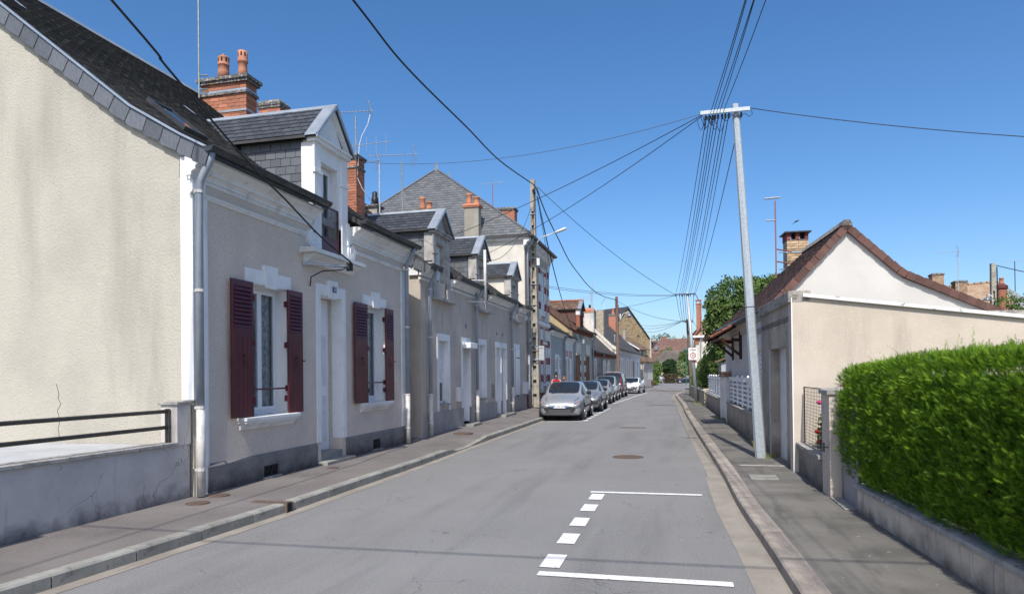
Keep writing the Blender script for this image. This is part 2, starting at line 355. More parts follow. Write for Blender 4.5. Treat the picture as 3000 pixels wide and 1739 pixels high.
def clip(rect, poly):       # Sutherland-Hodgman, convex ccw clip polygon
    out = list(rect)
    for i in range(len(poly)):
        a = poly[i]; b = poly[(i+1) % len(poly)]; inp = out; out = []
        if not inp: return []
        def side(p): return (b[0]-a[0])*(p[1]-a[1])-(b[1]-a[1])*(p[0]-a[0])
        for k in range(len(inp)):
            p = inp[k]; q = inp[(k+1) % len(inp)]; sp = side(p); sq = side(q)
            if sp >= 0: out.append(p)
            if (sp >= 0) != (sq >= 0):
                t = sp/(sp-sq); out.append((p[0]+(q[0]-p[0])*t, p[1]+(q[1]-p[1])*t))
    return out
def area(p):
    return .5*sum(p[i][0]*p[(i+1) % len(p)][1]-p[(i+1) % len(p)][0]*p[i][1] for i in range(len(p)))
_pm = {}
def pieces(parent, name, m, o, u, v, poly, w, h, gap=.004, th=.01, lift=0.0, stag=.5, joined=False, jit=0.0, off=(0, 0, 0), minarea=.15, label=None, tintvar=True):
    """lay pieces of w x h over a planar region; o origin, u along the row, v up the rows (u x v = outward); poly ccw in (u,v)"""
    o = Vector(o)-Vector(off); u = Vector(u).normalized(); v = Vector(v).normalized(); n = u.cross(v)
    if area(poly) < 0: poly = poly[::-1]
    a0 = min(p[0] for p in poly); a1 = max(p[0] for p in poly); b0 = min(p[1] for p in poly); b1 = max(p[1] for p in poly)
    J = M(); tv = []; objs = []
    mtx0 = Matrix((u, v, n)).transposed().to_4x4()
    key = (name, m, round(w, 4), round(h, 4), gap, th, lift)
    for j in range(int((b1-b0)/h)+1):
        sh = (stag*w if j % 2 else 0)
        for i in range(-1, int((a1-a0)/w)+2):
            x0 = a0+i*w+sh; y0 = b0+j*h
            rect = [(x0+gap/2, y0+gap/2), (x0+w-gap/2, y0+gap/2), (x0+w-gap/2, y0+h-gap/2), (x0+gap/2, y0+h-gap/2)]
            c = clip(rect, poly)
            if len(c) < 3 or area(c) < minarea*w*h: continue
            full = abs(area(c)-(w-gap)*(h-gap)) < 1e-6
            dz = random.uniform(-jit, jit)
            if joined:
                vs = []
                for (a, b) in c: vs.append(o+u*a+v*b+n*0)
                for (a, b) in c: vs.append(o+u*a+v*b+n*(th+dz+lift*(1-(b-y0)/h)))
                k = len(c); J.add(vs, [tuple(range(k, 2*k))]+[(q, (q+1) % k, k+(q+1) % k, k+q) for q in range(k)])
                tv += [random.random()**1.5]*(k+1)
            else:
                if full and key in _pm: me = _pm[key]
                else:
                    X = M(); cc = [(a-x0, b-y0) for a, b in c]
                    k = len(cc)
                    X.add([(a, b, 0) for a, b in cc]+[(a, b, th+lift*(1-b/h)) for a, b in cc],
                          [tuple(range(k))[::-1], tuple(range(k, 2*k))]+[(q, (q+1) % k, k+(q+1) % k, k+q) for q in range(k)])
                    me = X.mesh(name, m)
                    if full: _pm[key] = me
                mt = Matrix.Translation(o+u*x0+v*y0+n*dz) @ mtx0
                if jit: mt = mt @ Matrix.Rotation(random.uniform(-.02, .02), 4, 'Z')
                ob = inst(name, me, parent, mt); objs.append(ob)
    if joined:
        me = J.mesh(name, m); at = me.attributes.new('tint', 'FLOAT', 'FACE'); at.data.foreach_set('value', tv)
        ob = bpy.data.objects.new(name, me); COL.objects.link(ob); ob.parent = parent; ob['kind'] = 'stuff'
        if label: ob['label'] = label
        return ob
    return objs
def text_mesh(body, size, depth=.002):
    cu = bpy.data.curves.new('lettering', 'FONT'); cu.body = body; cu.size = size; cu.extrude = depth; cu.align_x = 'CENTER'; cu.align_y = 'CENTER'
    ob = bpy.data.objects.new('lettering', cu); COL.objects.link(ob)
    me = bpy.data.meshes.new_from_object(ob.evaluated_get(bpy.context.evaluated_depsgraph_get())); bpy.data.objects.remove(ob); return me

# leaf clouds ---------------------------------------------------------------
def rotmats(n, nrm, tilt=1.0):
    """random frames whose z roughly follows nrm"""
    r = rng.normal(size=(n, 3))*tilt + nrm; z = r/np.linalg.norm(r, axis=1, keepdims=True)
    a = rng.normal(size=(n, 3)); x = np.cross(a, z); x /= np.linalg.norm(x, axis=1, keepdims=True); y = np.cross(z, x)
    return np.stack([x, y, z], axis=2)
def cloud(name, m, parent, P, Rm, S, tmpl, tint, off=(0, 0, 0), kind='stuff'):
    n = len(P); k = len(tmpl)            # tmpl (k,3,3) triangles
    V = np.einsum('nij,ktj->nkti', Rm, tmpl)*S[:, None, None, None] + P[:, None, None, :] - np.array(off)
    V = V.reshape(-1, 3); nt = n*k
    me = bpy.data.meshes.new(name); me.vertices.add(nt*3); me.vertices.foreach_set('co', V.astype(np.float32).ravel())
    me.loops.add(nt*3); me.loops.foreach_set('vertex_index', np.arange(nt*3, dtype=np.int32))
    me.polygons.add(nt); me.polygons.foreach_set('loop_start', np.arange(0, nt*3, 3, dtype=np.int32))
    at = me.attributes.new('tint', 'FLOAT', 'FACE'); at.data.foreach_set('value', np.repeat(tint, k).astype(np.float32))
    me.materials.append(MATS[m]); me.update(calc_edges=True)
    o = bpy.data.objects.new(name, me); COL.objects.link(o)
    if parent: o.parent = parent
    if kind: o['kind'] = kind
    return o
LEAF = np.array([[[-.5, 0, 0], [.5, 0, 0], [0, .35, .12]], [[-.5, 0, 0], [.5, 0, 0], [0, -.35, .12]]], float)
def spray():
    T = []
    for y0, y1, w in ((0, .45, .05), (.35, 1.0, .045)): T.append([[-w, y0, 0], [w, y0, 0], [0, y1, .03]])
    for y, l in ((.1, .34), (.3, .36), (.5, .30), (.7, .22)):
        for sg in (-1, 1): T.append([[0, y-.03, 0], [0, y+.06, 0], [sg*l*.75, y+l*.75, .02*sg]])
    return np.array(T, float)
SPRAY = spray()
# ------------------------------------------------------------------ ground, road, pavements
def lerp_line(tab, y):
    if y <= tab[0][0]: return tab[0][1]
    for (a, xa), (b, xb) in zip(tab, tab[1:]):
        if y <= b: return xa+(xb-xa)*(y-a)/(b-a)
    return tab[-1][1]
KL = [(-12, -5.7), (3, -5.32), (4.7, -5.21), (5.6, -5.15), (8, -5.03), (13, -5.0), (16, -5.06), (25, -5.12), (35, -5.10), (46, -5.15), (54, -5.1), (62, -4.85), (70, -4.6), (85, -3.95), (90, -3.2)]
FL = [(-12, -6.62), (43, -6.62), (51, -6.35), (63, -5.65), (85, -4.6), (90, -3.45)]
KR = [(-12, 1.35), (0, 1.02), (5.8, .855), (7, .82), (9.1, .72), (11.9, .69), (18, .52), (21, .43), (31, .19), (36.6, .12), (48, -.22), (52.7, -.38), (58, -.15), (64, .25), (71, 1.3)]
FR = [(-12, 3.3), (5.8, 2.2), (8.7, 2.02), (11.9, 1.86), (16.7, 1.66), (23, 1.53), (25, 1.43), (34, 1.26), (39, 1.15), (48, .78), (55, .7), (64, 1.5), (71, 3.2)]
g = M(); g.box(-600, 600, -200, 900, -.6, -.03); g.build('ground', 'ground_far', kind='structure')
def road_pts():
    ys = [-12+2*i for i in range(42)]
    Lp = [(lerp_line(KL, y)+.12, y) for y in ys]; Rp = [(lerp_line(KR, y)-(.27 if y < 12 else .18), y) for y in ys]
    return ys, Lp, Rp
ys, Lp, Rp = road_pts()
m = M()
for i in range(len(ys)-1):
    m.poly([(Lp[i][0], ys[i], 0), (Rp[i][0], ys[i], 0), (Rp[i+1][0], ys[i+1], 0), (Lp[i+1][0], ys[i+1], 0)])
y1 = ys[-1]
m.poly([(Lp[-1][0], y1, 0), (Rp[-1][0], y1, 0), (3.4, 74, 0), (12, 80, 0), (60, 86, 0), (60, 121, 0), (4, 124, 0), (-2, 130, 0), (-4.4, 116, 0), (-60, 112, 0), (-60, 94, 0), (-3.3, 90, 0), (-3.5, 86, 0)])
road = m.build('road', 'asphalt', kind='structure')
roff = tuple(road.location)
def rpart(nm, mt, fn, **kw):
    q = M(off=roff); fn(q); return q.build(nm, mt, road, **kw)
# gutter strips along both kerbs
def strip(q, KT, d0, d1, ya, yb, z, st=1.0):
    y = ya
    while y < yb-1e-6:
        e = min(y+st, yb)
        q.poly([(lerp_line(KT, y)+d0, y, z), (lerp_line(KT, y)+d1, y, z), (lerp_line(KT, e)+d1, e, z), (lerp_line(KT, e)+d0, e, z)]); y = e
rpart('gutter_channel', 'gutter_strip', lambda q: (strip(q, KL, -.02, .17, -12, 70, .004)))
def gr(q):
    strip(q, KR, -.29, .02, -12, 12, .004); strip(q, KR, -.24, .02, 12, 64, .004)
rpart('gutter_channel', 'gutter_strip', gr)
# parking bay paint
def bay(name, pts): rpart(name, 'road_paint', lambda q: q.poly([(a, b, .008) for a, b in pts]), label=None)
bay('bay_line', [(-1.32, 10.17), (.29, 10.17), (.29, 10.29), (-1.32, 10.29)])
bay('bay_line', [(-1.25, 5.90), (.41, 5.90), (.41, 6.03), (-1.25, 6.03)])
for yy in (6.38, 7.28, 8.13, 9.01, 9.83): bay('bay_dash', [(-1.28, yy-.22), (-1.09, yy-.22), (-1.09, yy+.24), (-1.28, yy+.24)])
bay('bay_line', [(-4.83, 24.95), (-3.37, 25.5), (-3.37, 25.62), (-4.83, 25.08)])
for k in range(9): yy = 26.0+k*1.09; bay('bay_dash', [(-3.61, yy-.27), (-3.42, yy-.27), (-3.42, yy+.27), (-3.61, yy+.27)])
bay('bay_line', [(-4.85, 39.9), (-3.75, 40.2), (-3.75, 40.35), (-4.85, 40.05)])
for k in range(22):
    yy = 40.9+k*1.06; xx = -3.84+.04*(yy-40)/1.0*.98
    bay('bay_dash', [(xx-.09, yy-.3), (xx+.1, yy-.3), (xx+.1, yy+.3), (xx-.09, yy+.3)])
mat('patch_red', (.17, .125, .115), (.12, .11, .105), s=3, rough=.95)
rpart('road_patch', 'patch_red', lambda q: q.poly([(-3.4, 70, .004), (.35, 66, .004), (.9, 69.5, .004), (-3.2, 74, .004)]))
rpart('road_patch', 'patch_red', lambda q: q.poly([(-1.6, 38.0, .004), (-.35, 38.0, .004), (-.35, 39.0, .004), (-1.6, 39.0, .004)]))
rpart('road_patch', 'patch_red', lambda q: q.poly([(-1.9, 22.4, .004), (-1.1, 22.4, .004), (-1.1, 22.9, .004), (-1.9, 22.9, .004)]))
# pavements
def zdip(y):
    if y < 14.3 or y > 17.6: return 0
    if y < 15.3: return (y-14.3)/1.0
    if y > 16.5: return (17.6-y)/1.1
    return 1
def zbackL(y): return .13 if y < 15 else min(.13+(y-15)*.016, .34)
m = M()
ysl = [-12+.5*i for i in range(64)]+[20+2*i for i in range(36)]
NX = 6
def zL(fr, y): return (.118*(1-zdip(y)*.85))*(1-fr)+zbackL(y)*fr + (0 if y > 60 else 0)
grid = []
for y in ysl:
    xa = lerp_line(KL, y)-.14; xb = lerp_line(FL, y)-.25
    grid.append([(xa+(xb-xa)*k/NX, y, zL(k/NX, y)) for k in range(NX+1)])
vs = [p for r in grid for p in r]; fs = []
for i in range(len(grid)-1):
    for k in range(NX): a = i*(NX+1)+k; fs.append((a, a+NX+1, a+NX+2, a+1))
m.add(vs, fs)
pavL = m.build('pavement_left', 'pavement_left', kind='structure')
m = M(); prev = None
ysr = [-12+1.0*i for i in range(84)]
for a, b in zip(ysr, ysr[1:]):
    m.poly([(lerp_line(KR, a)+.2, a, .118), (lerp_line(FR, a)+.3, a, .135), (lerp_line(FR, b)+.3, b, .135), (lerp_line(KR, b)+.2, b, .118)])
pavR = m.build('pavement_right', 'pavement_right', kind='structure')
# kerbs
kL = thing('kerb', None, None, (-5.1, 0, 0)); kL['kind'] = 'structure'; kL['label'] = 'grey concrete kerb stones edging the left pavement'
kR = thing('kerb', None, None, (.6, 0, 0)); kR['kind'] = 'structure'; kR['label'] = 'worn pinkish granite kerb stones edging the right pavement'
def kstone(w, h, ln, top=0):
    q = M(); c = .018
    pr = [(0, -.05), (0, h-c), (c, h), (w, h), (w, -.05)]
    n = len(pr); vs = [(x, 0, z) for x, z in pr]+[(x, ln, z) for x, z in pr]
    q.add(vs, [tuple(range(n)), tuple(range(n, 2*n))[::-1]]+[(i, n+i, n+(i+1) % n, (i+1) % n) for i in range(n)]); return q
for sgn, KT, par, wid, pitch, mt, ye in ((-1, KL, kL, .15, .875, 'kerb_concrete', 88), (1, KR, kR, .21, 1.02, 'kerb_granite', 70)):
    st = kstone(wid, .125, pitch-.014); 
    if sgn < 0: st.v = [(-a, b, c) for a, b, c in st.v]; st.f = [f[::-1] for f in st.f]
    me = st.mesh('kerb_stone', mt); y = -11.9 if sgn > 0 else 4.72-.875*19
    while y < ye:
        if sgn < 0 and 14.2 < y < 17.3:
            z0 = .125*(1-zdip(y)*.86); z1 = .125*(1-zdip(y+pitch)*.86); q = M()
            xa, xb = lerp_line(KL, y), lerp_line(KL, y+pitch); off = kL.location
            v = [(xa, y, -.05), (xa-wid, y, -.05), (xb-wid, y+pitch-.014, -.05), (xb, y+pitch-.014, -.05), (xa, y, z0), (xa-wid, y, z0), (xb-wid, y+pitch-.014, z1), (xb, y+pitch-.014, z1)]
            q.add([(a-off.x, b-off.y, c-off.z) for a, b, c in v], [(0, 3, 2, 1), (4, 5, 6, 7), (0, 1, 5, 4), (1, 2, 6, 5), (2, 3, 7, 6), (3, 0, 4, 7)])
            q.f = [f[::-1] for f in q.f]; q.build('kerb_stone', mt, par)
        elif sgn < 0 and abs(y-(4.72+.875*4-.875)) < .01 and False: pass
        else:
            xa, xb = lerp_line(KT, y), lerp_line(KT, y+pitch)
            inst('kerb_stone', me, par, Matrix.Translation((xa-par.location.x, y, random.uniform(-.004, .004))) @ Matrix.Rotation(math.atan2(-(xb-xa), pitch)+random.uniform(-.004, .004), 4, 'Z'))
        y += pitch
# kerb drain outlet
t = thing('drain_outlet', 'rusty iron rainwater outlet set into the left kerb', 'drain', (-5.03, 8.04, 0))
q = M(off=t.location); q.box(-5.19, -5.005, 7.965, 7.985, .0, .132); q.box(-5.19, -5.005, 8.095, 8.115, .0, .132); q.box(-5.55, -5.02, 7.985, 8.095, .118, .134)
q.build('outlet_frame', 'iron_rust', t)
q = M(off=t.location); q.box(-5.1, -5.008, 7.985, 8.095, .01, .115); q.build('outlet_hole', 'dark_room', t)
def cover(name, label, x, y, z, r, mt='iron_rust', square=None):
    t = thing(name, label, 'cover', (x, y, z))
    q = M()
    if square: q.box(-square[0], square[0], -square[1], square[1], -.02, .010)
    else: q.lathe((0, 0, 0), [(r, -.02), (r, .008), (r*.93, .008), (r*.93, .003), (0.01, .003)], 24)
    q.build('frame', mt, t)
    q = M()
    if square: q.box(-square[0]*.86, square[0]*.86, -square[1]*.86, square[1]*.86, .0101, .015)
    else:
        for k in range(-4, 5):
            w = math.sqrt(max(0, (r*.88)**2-(k*r*.2)**2))
            if w > .02: q.box(-w, w, k*r*.2-.012*r/.3, k*r*.2+.012*r/.3, .003, .009)
    q.build('lid', mt, t); return t
cover('manhole_cover', 'small round rusty cover in the left pavement nearest the low wall', -6.2, 7.77, .128, .15)
cover('manhole_cover', 'small round rusty cover at the foot of the white downpipe', -6.3, 8.33, .130, .14)
cover('manhole_cover', 'small rusty cover in the pavement in front of the door step', -6.12, 11.24, .128, .11)
cover('manhole_cover', 'rusty covers in the left pavement beyond the alley', -5.9, 18.2, .16, .28)
cover('manhole_cover', 'large round brown cover in the middle of the road', -1.09, 14.65, .0005, .33)
cover('inspection_cover', 'pale rectangular concrete slab cover in the right pavement', 1.25, 11.32, .122, 0, 'kerb_concrete', (.2, .24))

# ------------------------------------------------------------------ left side: local frame x = along the street, y = inwards, z = up
def left_thing(name, label, y, cat='house', x=-6.6, group=None): return thing(name, label, cat, (x, y, 0), R(90), group)
def wall_open(q, s0, s1, z0, z1, t0, t1, ops):
    """boxes filling the wall around rectangular openings (a,b,za,zb)"""
    cuts = sorted({s0, s1, *[o[0] for o in ops], *[o[1] for o in ops]})
    for a, b in zip(cuts, cuts[1:]):
        c = (a+b)/2; zs = sorted([(o[2], o[3]) for o in ops if o[0] < c < o[1]]); z = z0
        for za, zb in zs:
            if za > z: q.box(a, b, t0, t1, z, za)
            z = zb
        if z < z1: q.box(a, b, t0, t1, z, z1)
def casement(P, off, a, b, z0, z1, t, curtain=True, nl=2, mt='pvc_white'):
    """white frame with leaves, panes and net curtain"""
    q = M(off=off); f = .06
    q.box(a, b, t, t+.06, z0, z0+f); q.box(a, b, t, t+.06, z1-f, z1); q.box(a, a+f, t, t+.06, z0+f, z1-f); q.box(b-f, b, t, t+.06, z0+f, z1-f)
    fr = q.build('window_frame', mt, P)
    wl = (b-a-2*f)/nl
    for k in range(nl):
        x0 = a+f+k*wl; q = M(off=off); g = .05
        q.box(x0, x0+wl-.004, t-.02, t+.03, z0+f, z0+f+g); q.box(x0, x0+wl-.004, t-.02, t+.03, z1-f-g, z1-f)
        q.box(x0, x0+g, t-.02, t+.03, z0+f+g, z1-f-g); q.box(x0+wl-.004-g, x0+wl-.004, t-.02, t+.03, z0+f+g, z1-f-g)
        q.build('sash', mt, fr)
        q = M(off=off); q.poly([(x0+g, t, z0+f+g), (x0+wl-.004-g, t, z0+f+g), (x0+wl-.004-g, t, z1-f-g), (x0+g, t, z1-f-g)]); q.build('pane', 'glass', fr)
    if curtain:
        q = M(off=off); n = 40; x0 = a+f; x1 = b-f
        pts = [(x0+(x1-x0)*k/n, t+.09+.012*math.sin(k*1.9)) for k in range(n+1)]
        for (xa, ya), (xb, yb) in zip(pts, pts[1:]): q.poly([(xa, ya, z0+f), (xb, yb, z0+f), (xb, yb, z1-f), (xa, ya, z1-f)])
        q.build('curtain', 'lace', fr)
    q = M(off=off); q.box(a, b, t+.145, t+.15, z0, z1); q.build('room_darkness', 'dark_room', fr)
    return fr
def roller(P, off, a, b, z0, z1, t, zlow=None, mt='pvc_slat'):
    q = M(off=off); zz = z1
    zlow = z0 if zlow is None else zlow
    while zz > zlow+.01:
        q.prism([(a, t, zz), (a, t-.012, zz-.025), (a, t, zz-.05)], (b-a, 0, 0)); zz -= .05
    q.box(a, b, t+.001, t+.012, zlow, z1)
    r = q.build('roller_shutter', mt, P)
    if zlow > z0+.05:
        q = M(off=off); q.box(a, b, t+.03, t+.04, z0, zlow); q.build('pane', 'dark_glass', P)
        q = M(off=off); w = b-a
        for c in (a, a+w/2-.03, b-.06): q.box(c, c+.06, t-.01, t+.03, z0, zlow)
        q.box(a, b, t-.01, t+.03, z0, z0+.07); q.build('window_frame', 'pvc_white', P)
    return r
def gutter(P, off, s0, s1, t, z, r=.075, mt='gutter_zinc'):
    q = M(off=off, smooth=True); n = 8
    for rr, fl in ((r, 0), (r-.008, 1)):
        vs = []; 
        for s in (s0, s1): vs += [(s, t+rr*math.cos(math.pi+math.pi*k/n), z+rr*math.sin(math.pi+math.pi*k/n)) for k in range(n+1)]
        fs = [(k, k+1, n+1+k+1, n+1+k) for k in range(n)]
        if not fl: fs = [f[::-1] for f in fs]
        q.add(vs, fs)
    q.tube([(s0, t-r, z), (s1, t-r, z)], .012, 6)
    q2 = M(off=off)
    k = s0+.25
    while k < s1:
        for i in range(n):
            a0 = math.pi+math.pi*i/n; a1 = math.pi+math.pi*(i+1)/n; R2 = r+.006
            q2.poly([(k, t+R2*math.cos(a0), z+R2*math.sin(a0)), (k+.03, t+R2*math.cos(a0), z+R2*math.sin(a0)), (k+.03, t+R2*math.cos(a1), z+R2*math.sin(a1)), (k, t+R2*math.cos(a1), z+R2*math.sin(a1))])
        k += .5
    g = q.build('gutter', mt, P); q2.build('gutter_bracket', mt, g)
    for s in (s0, s1):
        e = M(off=off); e.poly([(s, t+r*math.cos(math.pi+math.pi*k/n), z+r*math.sin(math.pi+math.pi*k/n)) for k in range(n+1)]); e.build('gutter_end', mt, g)
    return g
def downpipe(P, off, s, t, z0, ztop, gt, split=1.45, m1='pipe_blue', m2='pipe_white', r=.052):
    q = M(off=off, smooth=True); q.tube([(s, gt, ztop), (s, gt+.03, ztop-.12), (s, t-.02, ztop-.38), (s, t, ztop-.5), (s, t, split)], r, 10)
    dp = q.build('downpipe', m1, P)
    q = M(off=off, smooth=True); q.tube([(s, t, split+.02), (s, t, z0)], r*1.12, 10); q.build('pipe_foot', m2, dp)
    q = M(off=off)
    for z in (ztop-.55, (split+ztop)/2-.15, split+.0, z0+.35):
        q.lathe((s, t, z), [(r*1.22, 0), (r*1.22, .04)], 10); q.box(s-.012, s+.012, t, t+.09, z, z+.03)
    q.build('pipe_collar', m2 if split > 1 else m1, dp); return dp
CORN = lambda z, d: [(0.05, z), (-.05*d, z), (-.05*d, z+.045), (-.08*d, z+.07), (-.12*d, z+.08), (-.12*d, z+.12), (-.17*d, z+.16), (-.23*d, z+.19), (-.27*d, z+.21), (-.27*d, z+.26), (0.05, z+.26)]
def roof_profile(P, name, mt, off, prof, s0, s1, th=.09):
    """sheet following a (t,z) polyline, thickness below"""
    q = M(off=off); pr = [(t, z) for t, z in prof]+[(t, z-th) for t, z in prof[::-1]]
    n = len(pr); q.add([(s0, t, z) for t, z in pr]+[(s1, t, z) for t, z in pr],
                       [(i, (i+1) % n, n+(i+1) % n, n+i) for i in range(n)])
    k = len(prof)
    for i in range(k-1):
        for s, fl in ((s0, 0), (s1, 1)):
            f = [(s, prof[i][0], prof[i][1]), (s, prof[i+1][0], prof[i+1][1]), (s, prof[i+1][0], prof[i+1][1]-th), (s, prof[i][0], prof[i][1]-th)]
            q.poly(f if fl else f[::-1])
    return q.build(name, mt, P)
def gap_spans(prof, s0, s1, gaps):
    out = []; s = s0
    for a, b, tcut in sorted(gaps):
        out.append((s, a, prof)); p2 = [(tcut, z_of(prof, tcut))]+[p for p in prof if p[0] > tcut+1e-6]; out.append((a, b, p2)); s = b
    out.append((s, s1, prof)); return out
def z_of(prof, t):
    for (a, za), (b, zb) in zip(prof, prof[1:]):
        if t <= b: return za+(zb-za)*(t-a)/(b-a)
def roof_gapped(P, name, mt, off, front, back, s0, s1, gaps, th=.09):
    q = M(off=off)
    for a, b, pf in gap_spans(front, s0, s1, gaps):
        pr0 = pf+back; pr = [(t, z) for t, z in pr0]+[(t, z-th) for t, z in pr0[::-1]]; n = len(pr); k = len(pr0)
        q.add([(a, t, z) for t, z in pr]+[(b, t, z) for t, z in pr], [(i, (i+1) % n, n+(i+1) % n, n+i) for i in range(n)])
        for i in range(k-1):
            for s, fl in ((a, 0), (b, 1)):
                f = [(s, pr0[i][0], pr0[i][1]), (s, pr0[i+1][0], pr0[i+1][1]), (s, pr0[i+1][0], pr0[i+1][1]-th), (s, pr0[i][0], pr0[i][1]-th)]
                q.poly(f if fl else f[::-1])
    return q.build(name, mt, P)
def cover_gapped(P, name, mt, off, front, s0, s1, gaps, w, h, **kw):
    for a, b, pf in gap_spans(front, s0, s1, gaps): roof_cover(P, name, mt, off, pf, a, b, w, h, **kw)
def roof_cover(P, name, mt, off, prof, s0, s1, w, h, th=.012, lift=.012, gap=.006, jit=.002, excl=None):
    """joined slates or tiles on every segment of the profile (street side)"""
    for (ta, za), (tb, zb) in zip(prof, prof[1:]):
        L = math.hypot(tb-ta, zb-za)
        pieces(P, name, mt, (s0, ta, za), (1, 0, 0), (0, tb-ta, zb-za), [(0, 0), (s1-s0, 0), (s1-s0, L), (0, L)], w, h, gap, th, lift, .5, True, jit, off=off)
def dormer(P, off, s0, s1, zs, ze, za, win, tb, cheek='slate', indiv=True, wallm='white_paint', sw=.15, sh=.12, cheek_sh=.14, mould=True, ov=.14, capz='zinc', roofm='slate', rj=False, ft=.23):
    """tb(z): depth where the main roof reaches height z"""
    sc = (s0+s1)/2; D = P
    root = bpy.data.objects.new('dormer', None)
    q = M(off=off); wall_open(q, s0, s1, zs, ze, 0, ft, [win])
    q.prism([(s0, 0, ze), (s1, 0, ze), (sc, 0, za-.04)], (0, ft, 0))
    d = q.build('dormer', wallm, P)
    if mould:
        q = M(off=off)
        q.box(s0-.05, s0+.19, -.035, .0, zs, ze-.04); q.box(s1-.19, s1+.05, -.035, .0, zs, ze-.04)
        q.box(s0-.08, s0+.22, -.06, -.0, ze-.62, ze-.56); q.box(s1-.22, s1+.08, -.06, 0, ze-.62, ze-.56)
        q.box(s0-.035, s0, -.034, ft+.02, zs+1.0, ze-.04)
        q.box(s0-.10, s1+.10, -.09, ft*.4, ze-.04, ze+.03); q.box(s0-.14, s1+.14, -.13, ft*.4, ze+.03, ze+.075)
        # raking mouldings of the pediment
        for sg, sa in ((1, s0-.13), (-1, s1+.13)):
            dx = sc-sa; dz = za-ze-.05
            q.prism([(sa, -.10, ze+.08), (sc, -.10, za+.02), (sc, -.10, za-.10), (sa+.13*sg, -.10, ze+.08)], (0, .10, 0))
        q.build('pediment_moulding', wallm, d)
    # roof
    roofs = []
    ea = ze+.06; hw = (s1-s0)/2+.14; rise = za+.03-ea
    bt = tb(ea)+.1; rt = tb(za)+.1
    q = M(off=off)
    for sg in (-1, 1):
        A = (sc+sg*hw, -ov, ea); B = (sc+sg*hw, bt, ea); C = (sc, rt, za+.03); Dd = (sc, -ov, za+.03)
        q.add([A, B, C, Dd]+[(p[0], p[1], p[2]-.05) for p in (A, B, C, Dd)], [(0, 1, 2, 3), (4, 7, 6, 5), (0, 4, 5, 1), (0, 3, 7, 4), (1, 5, 6, 2)] if sg > 0 else [(3, 2, 1, 0), (5, 6, 7, 4), (1, 5, 4, 0), (4, 7, 3, 0), (2, 6, 5, 1)])
    rf = q.build('dormer_roof', 'slate_far', d)
    sl = math.hypot(hw, rise)
    # slates, near slope: u = -t, v = up
    pieces(rf if not indiv else d, 'slate', roofm, (sc-hw, rt, ea+.002), (0, -1, 0), (hw, 0, rise), [(rt-bt, 0), (rt+ov-.20, 0), (rt+ov-.20, sl-.05), (0, sl-.05)], sw, sh, .009, .009, .010, .5, not indiv, .001, off=off)
    pieces(rf if not indiv else d, 'slate', roofm, (sc+hw, 0, ea+.002), (0, 1, 0), (-hw, 0, rise), [(-ov+.2, 0), (bt, 0), (rt, sl), (-ov+.2, sl)], sw*1.3, sh*1.5, .004, .007, .008, .5, True, .001, off=off)
    # zinc front band and ridge
    q = M(off=off)
    for sg in (-1, 1):
        A = (sc+sg*(hw+.03), ea-.02); C = (sc, za+.045)
        pts = [(A[0], -ov-.02, A[1]), (C[0], -ov-.02, C[1]), (C[0], -ov+.24, C[1]), (A[0], -ov+.24, A[1])]
        q.prism(pts, (0, 0, .02)); q.prism([(A[0], -ov-.03, A[1]-.04), (C[0], -ov-.03, C[1]-.06), (C[0], -ov-.03, C[1]+.02), (A[0], -ov-.03, A[1]+.02)], (0, .03, 0))
    q.build('zinc_verge', capz, d)
    q = M(off=off); q.prism([(sc-.09, -ov-.02, za-.055), (sc, -ov-.02, za+.07), (sc+.09, -ov-.02, za-.055)], (0, rt+ov+.05, 0)); q.build('zinc_ridge', capz, d)
    # cheeks
    q = M(off=off); t0 = ft
    for s, th in ((s0+.03, .08), (s1-.11, .08)):
        zb = 4.6
        pts = [(s, t0, ze+.06), (s, tb(ze)+.05, ze+.06), (s, tb(ze)+.05, ze-.1), (s, t0, zs+.9)]
        q.prism(pts, (th, 0, 0))
    ck = q.build('cheek', 'slate_far' if cheek.startswith('slate') else cheek, d)
    if cheek.startswith('slate'):
        t1 = tb(ze)
        pieces(d if indiv else ck, 'slate', cheek, (s0+.028, t1, zs+.9), (0, -1, 0), (0, 0, 1), [(t1-t0-(0), 0), (t1-t0, ze+.02-zs-.9), (0, ze+.02-zs-.9), (0, ze-zs-.95)] if False else
               [(t1-t0-tbinv(tb, zs+.9, t0), 0), (t1-t0, 0), (t1-t0, ze+.03-zs-.9), (0, ze+.03-zs-.9)], sw*1.05, cheek_sh, .008, .008, .008, .5, not indiv, .0008, off=off)
    return d
def tbinv(tb, z, t0): return max(0.0, tb(z)-t0)
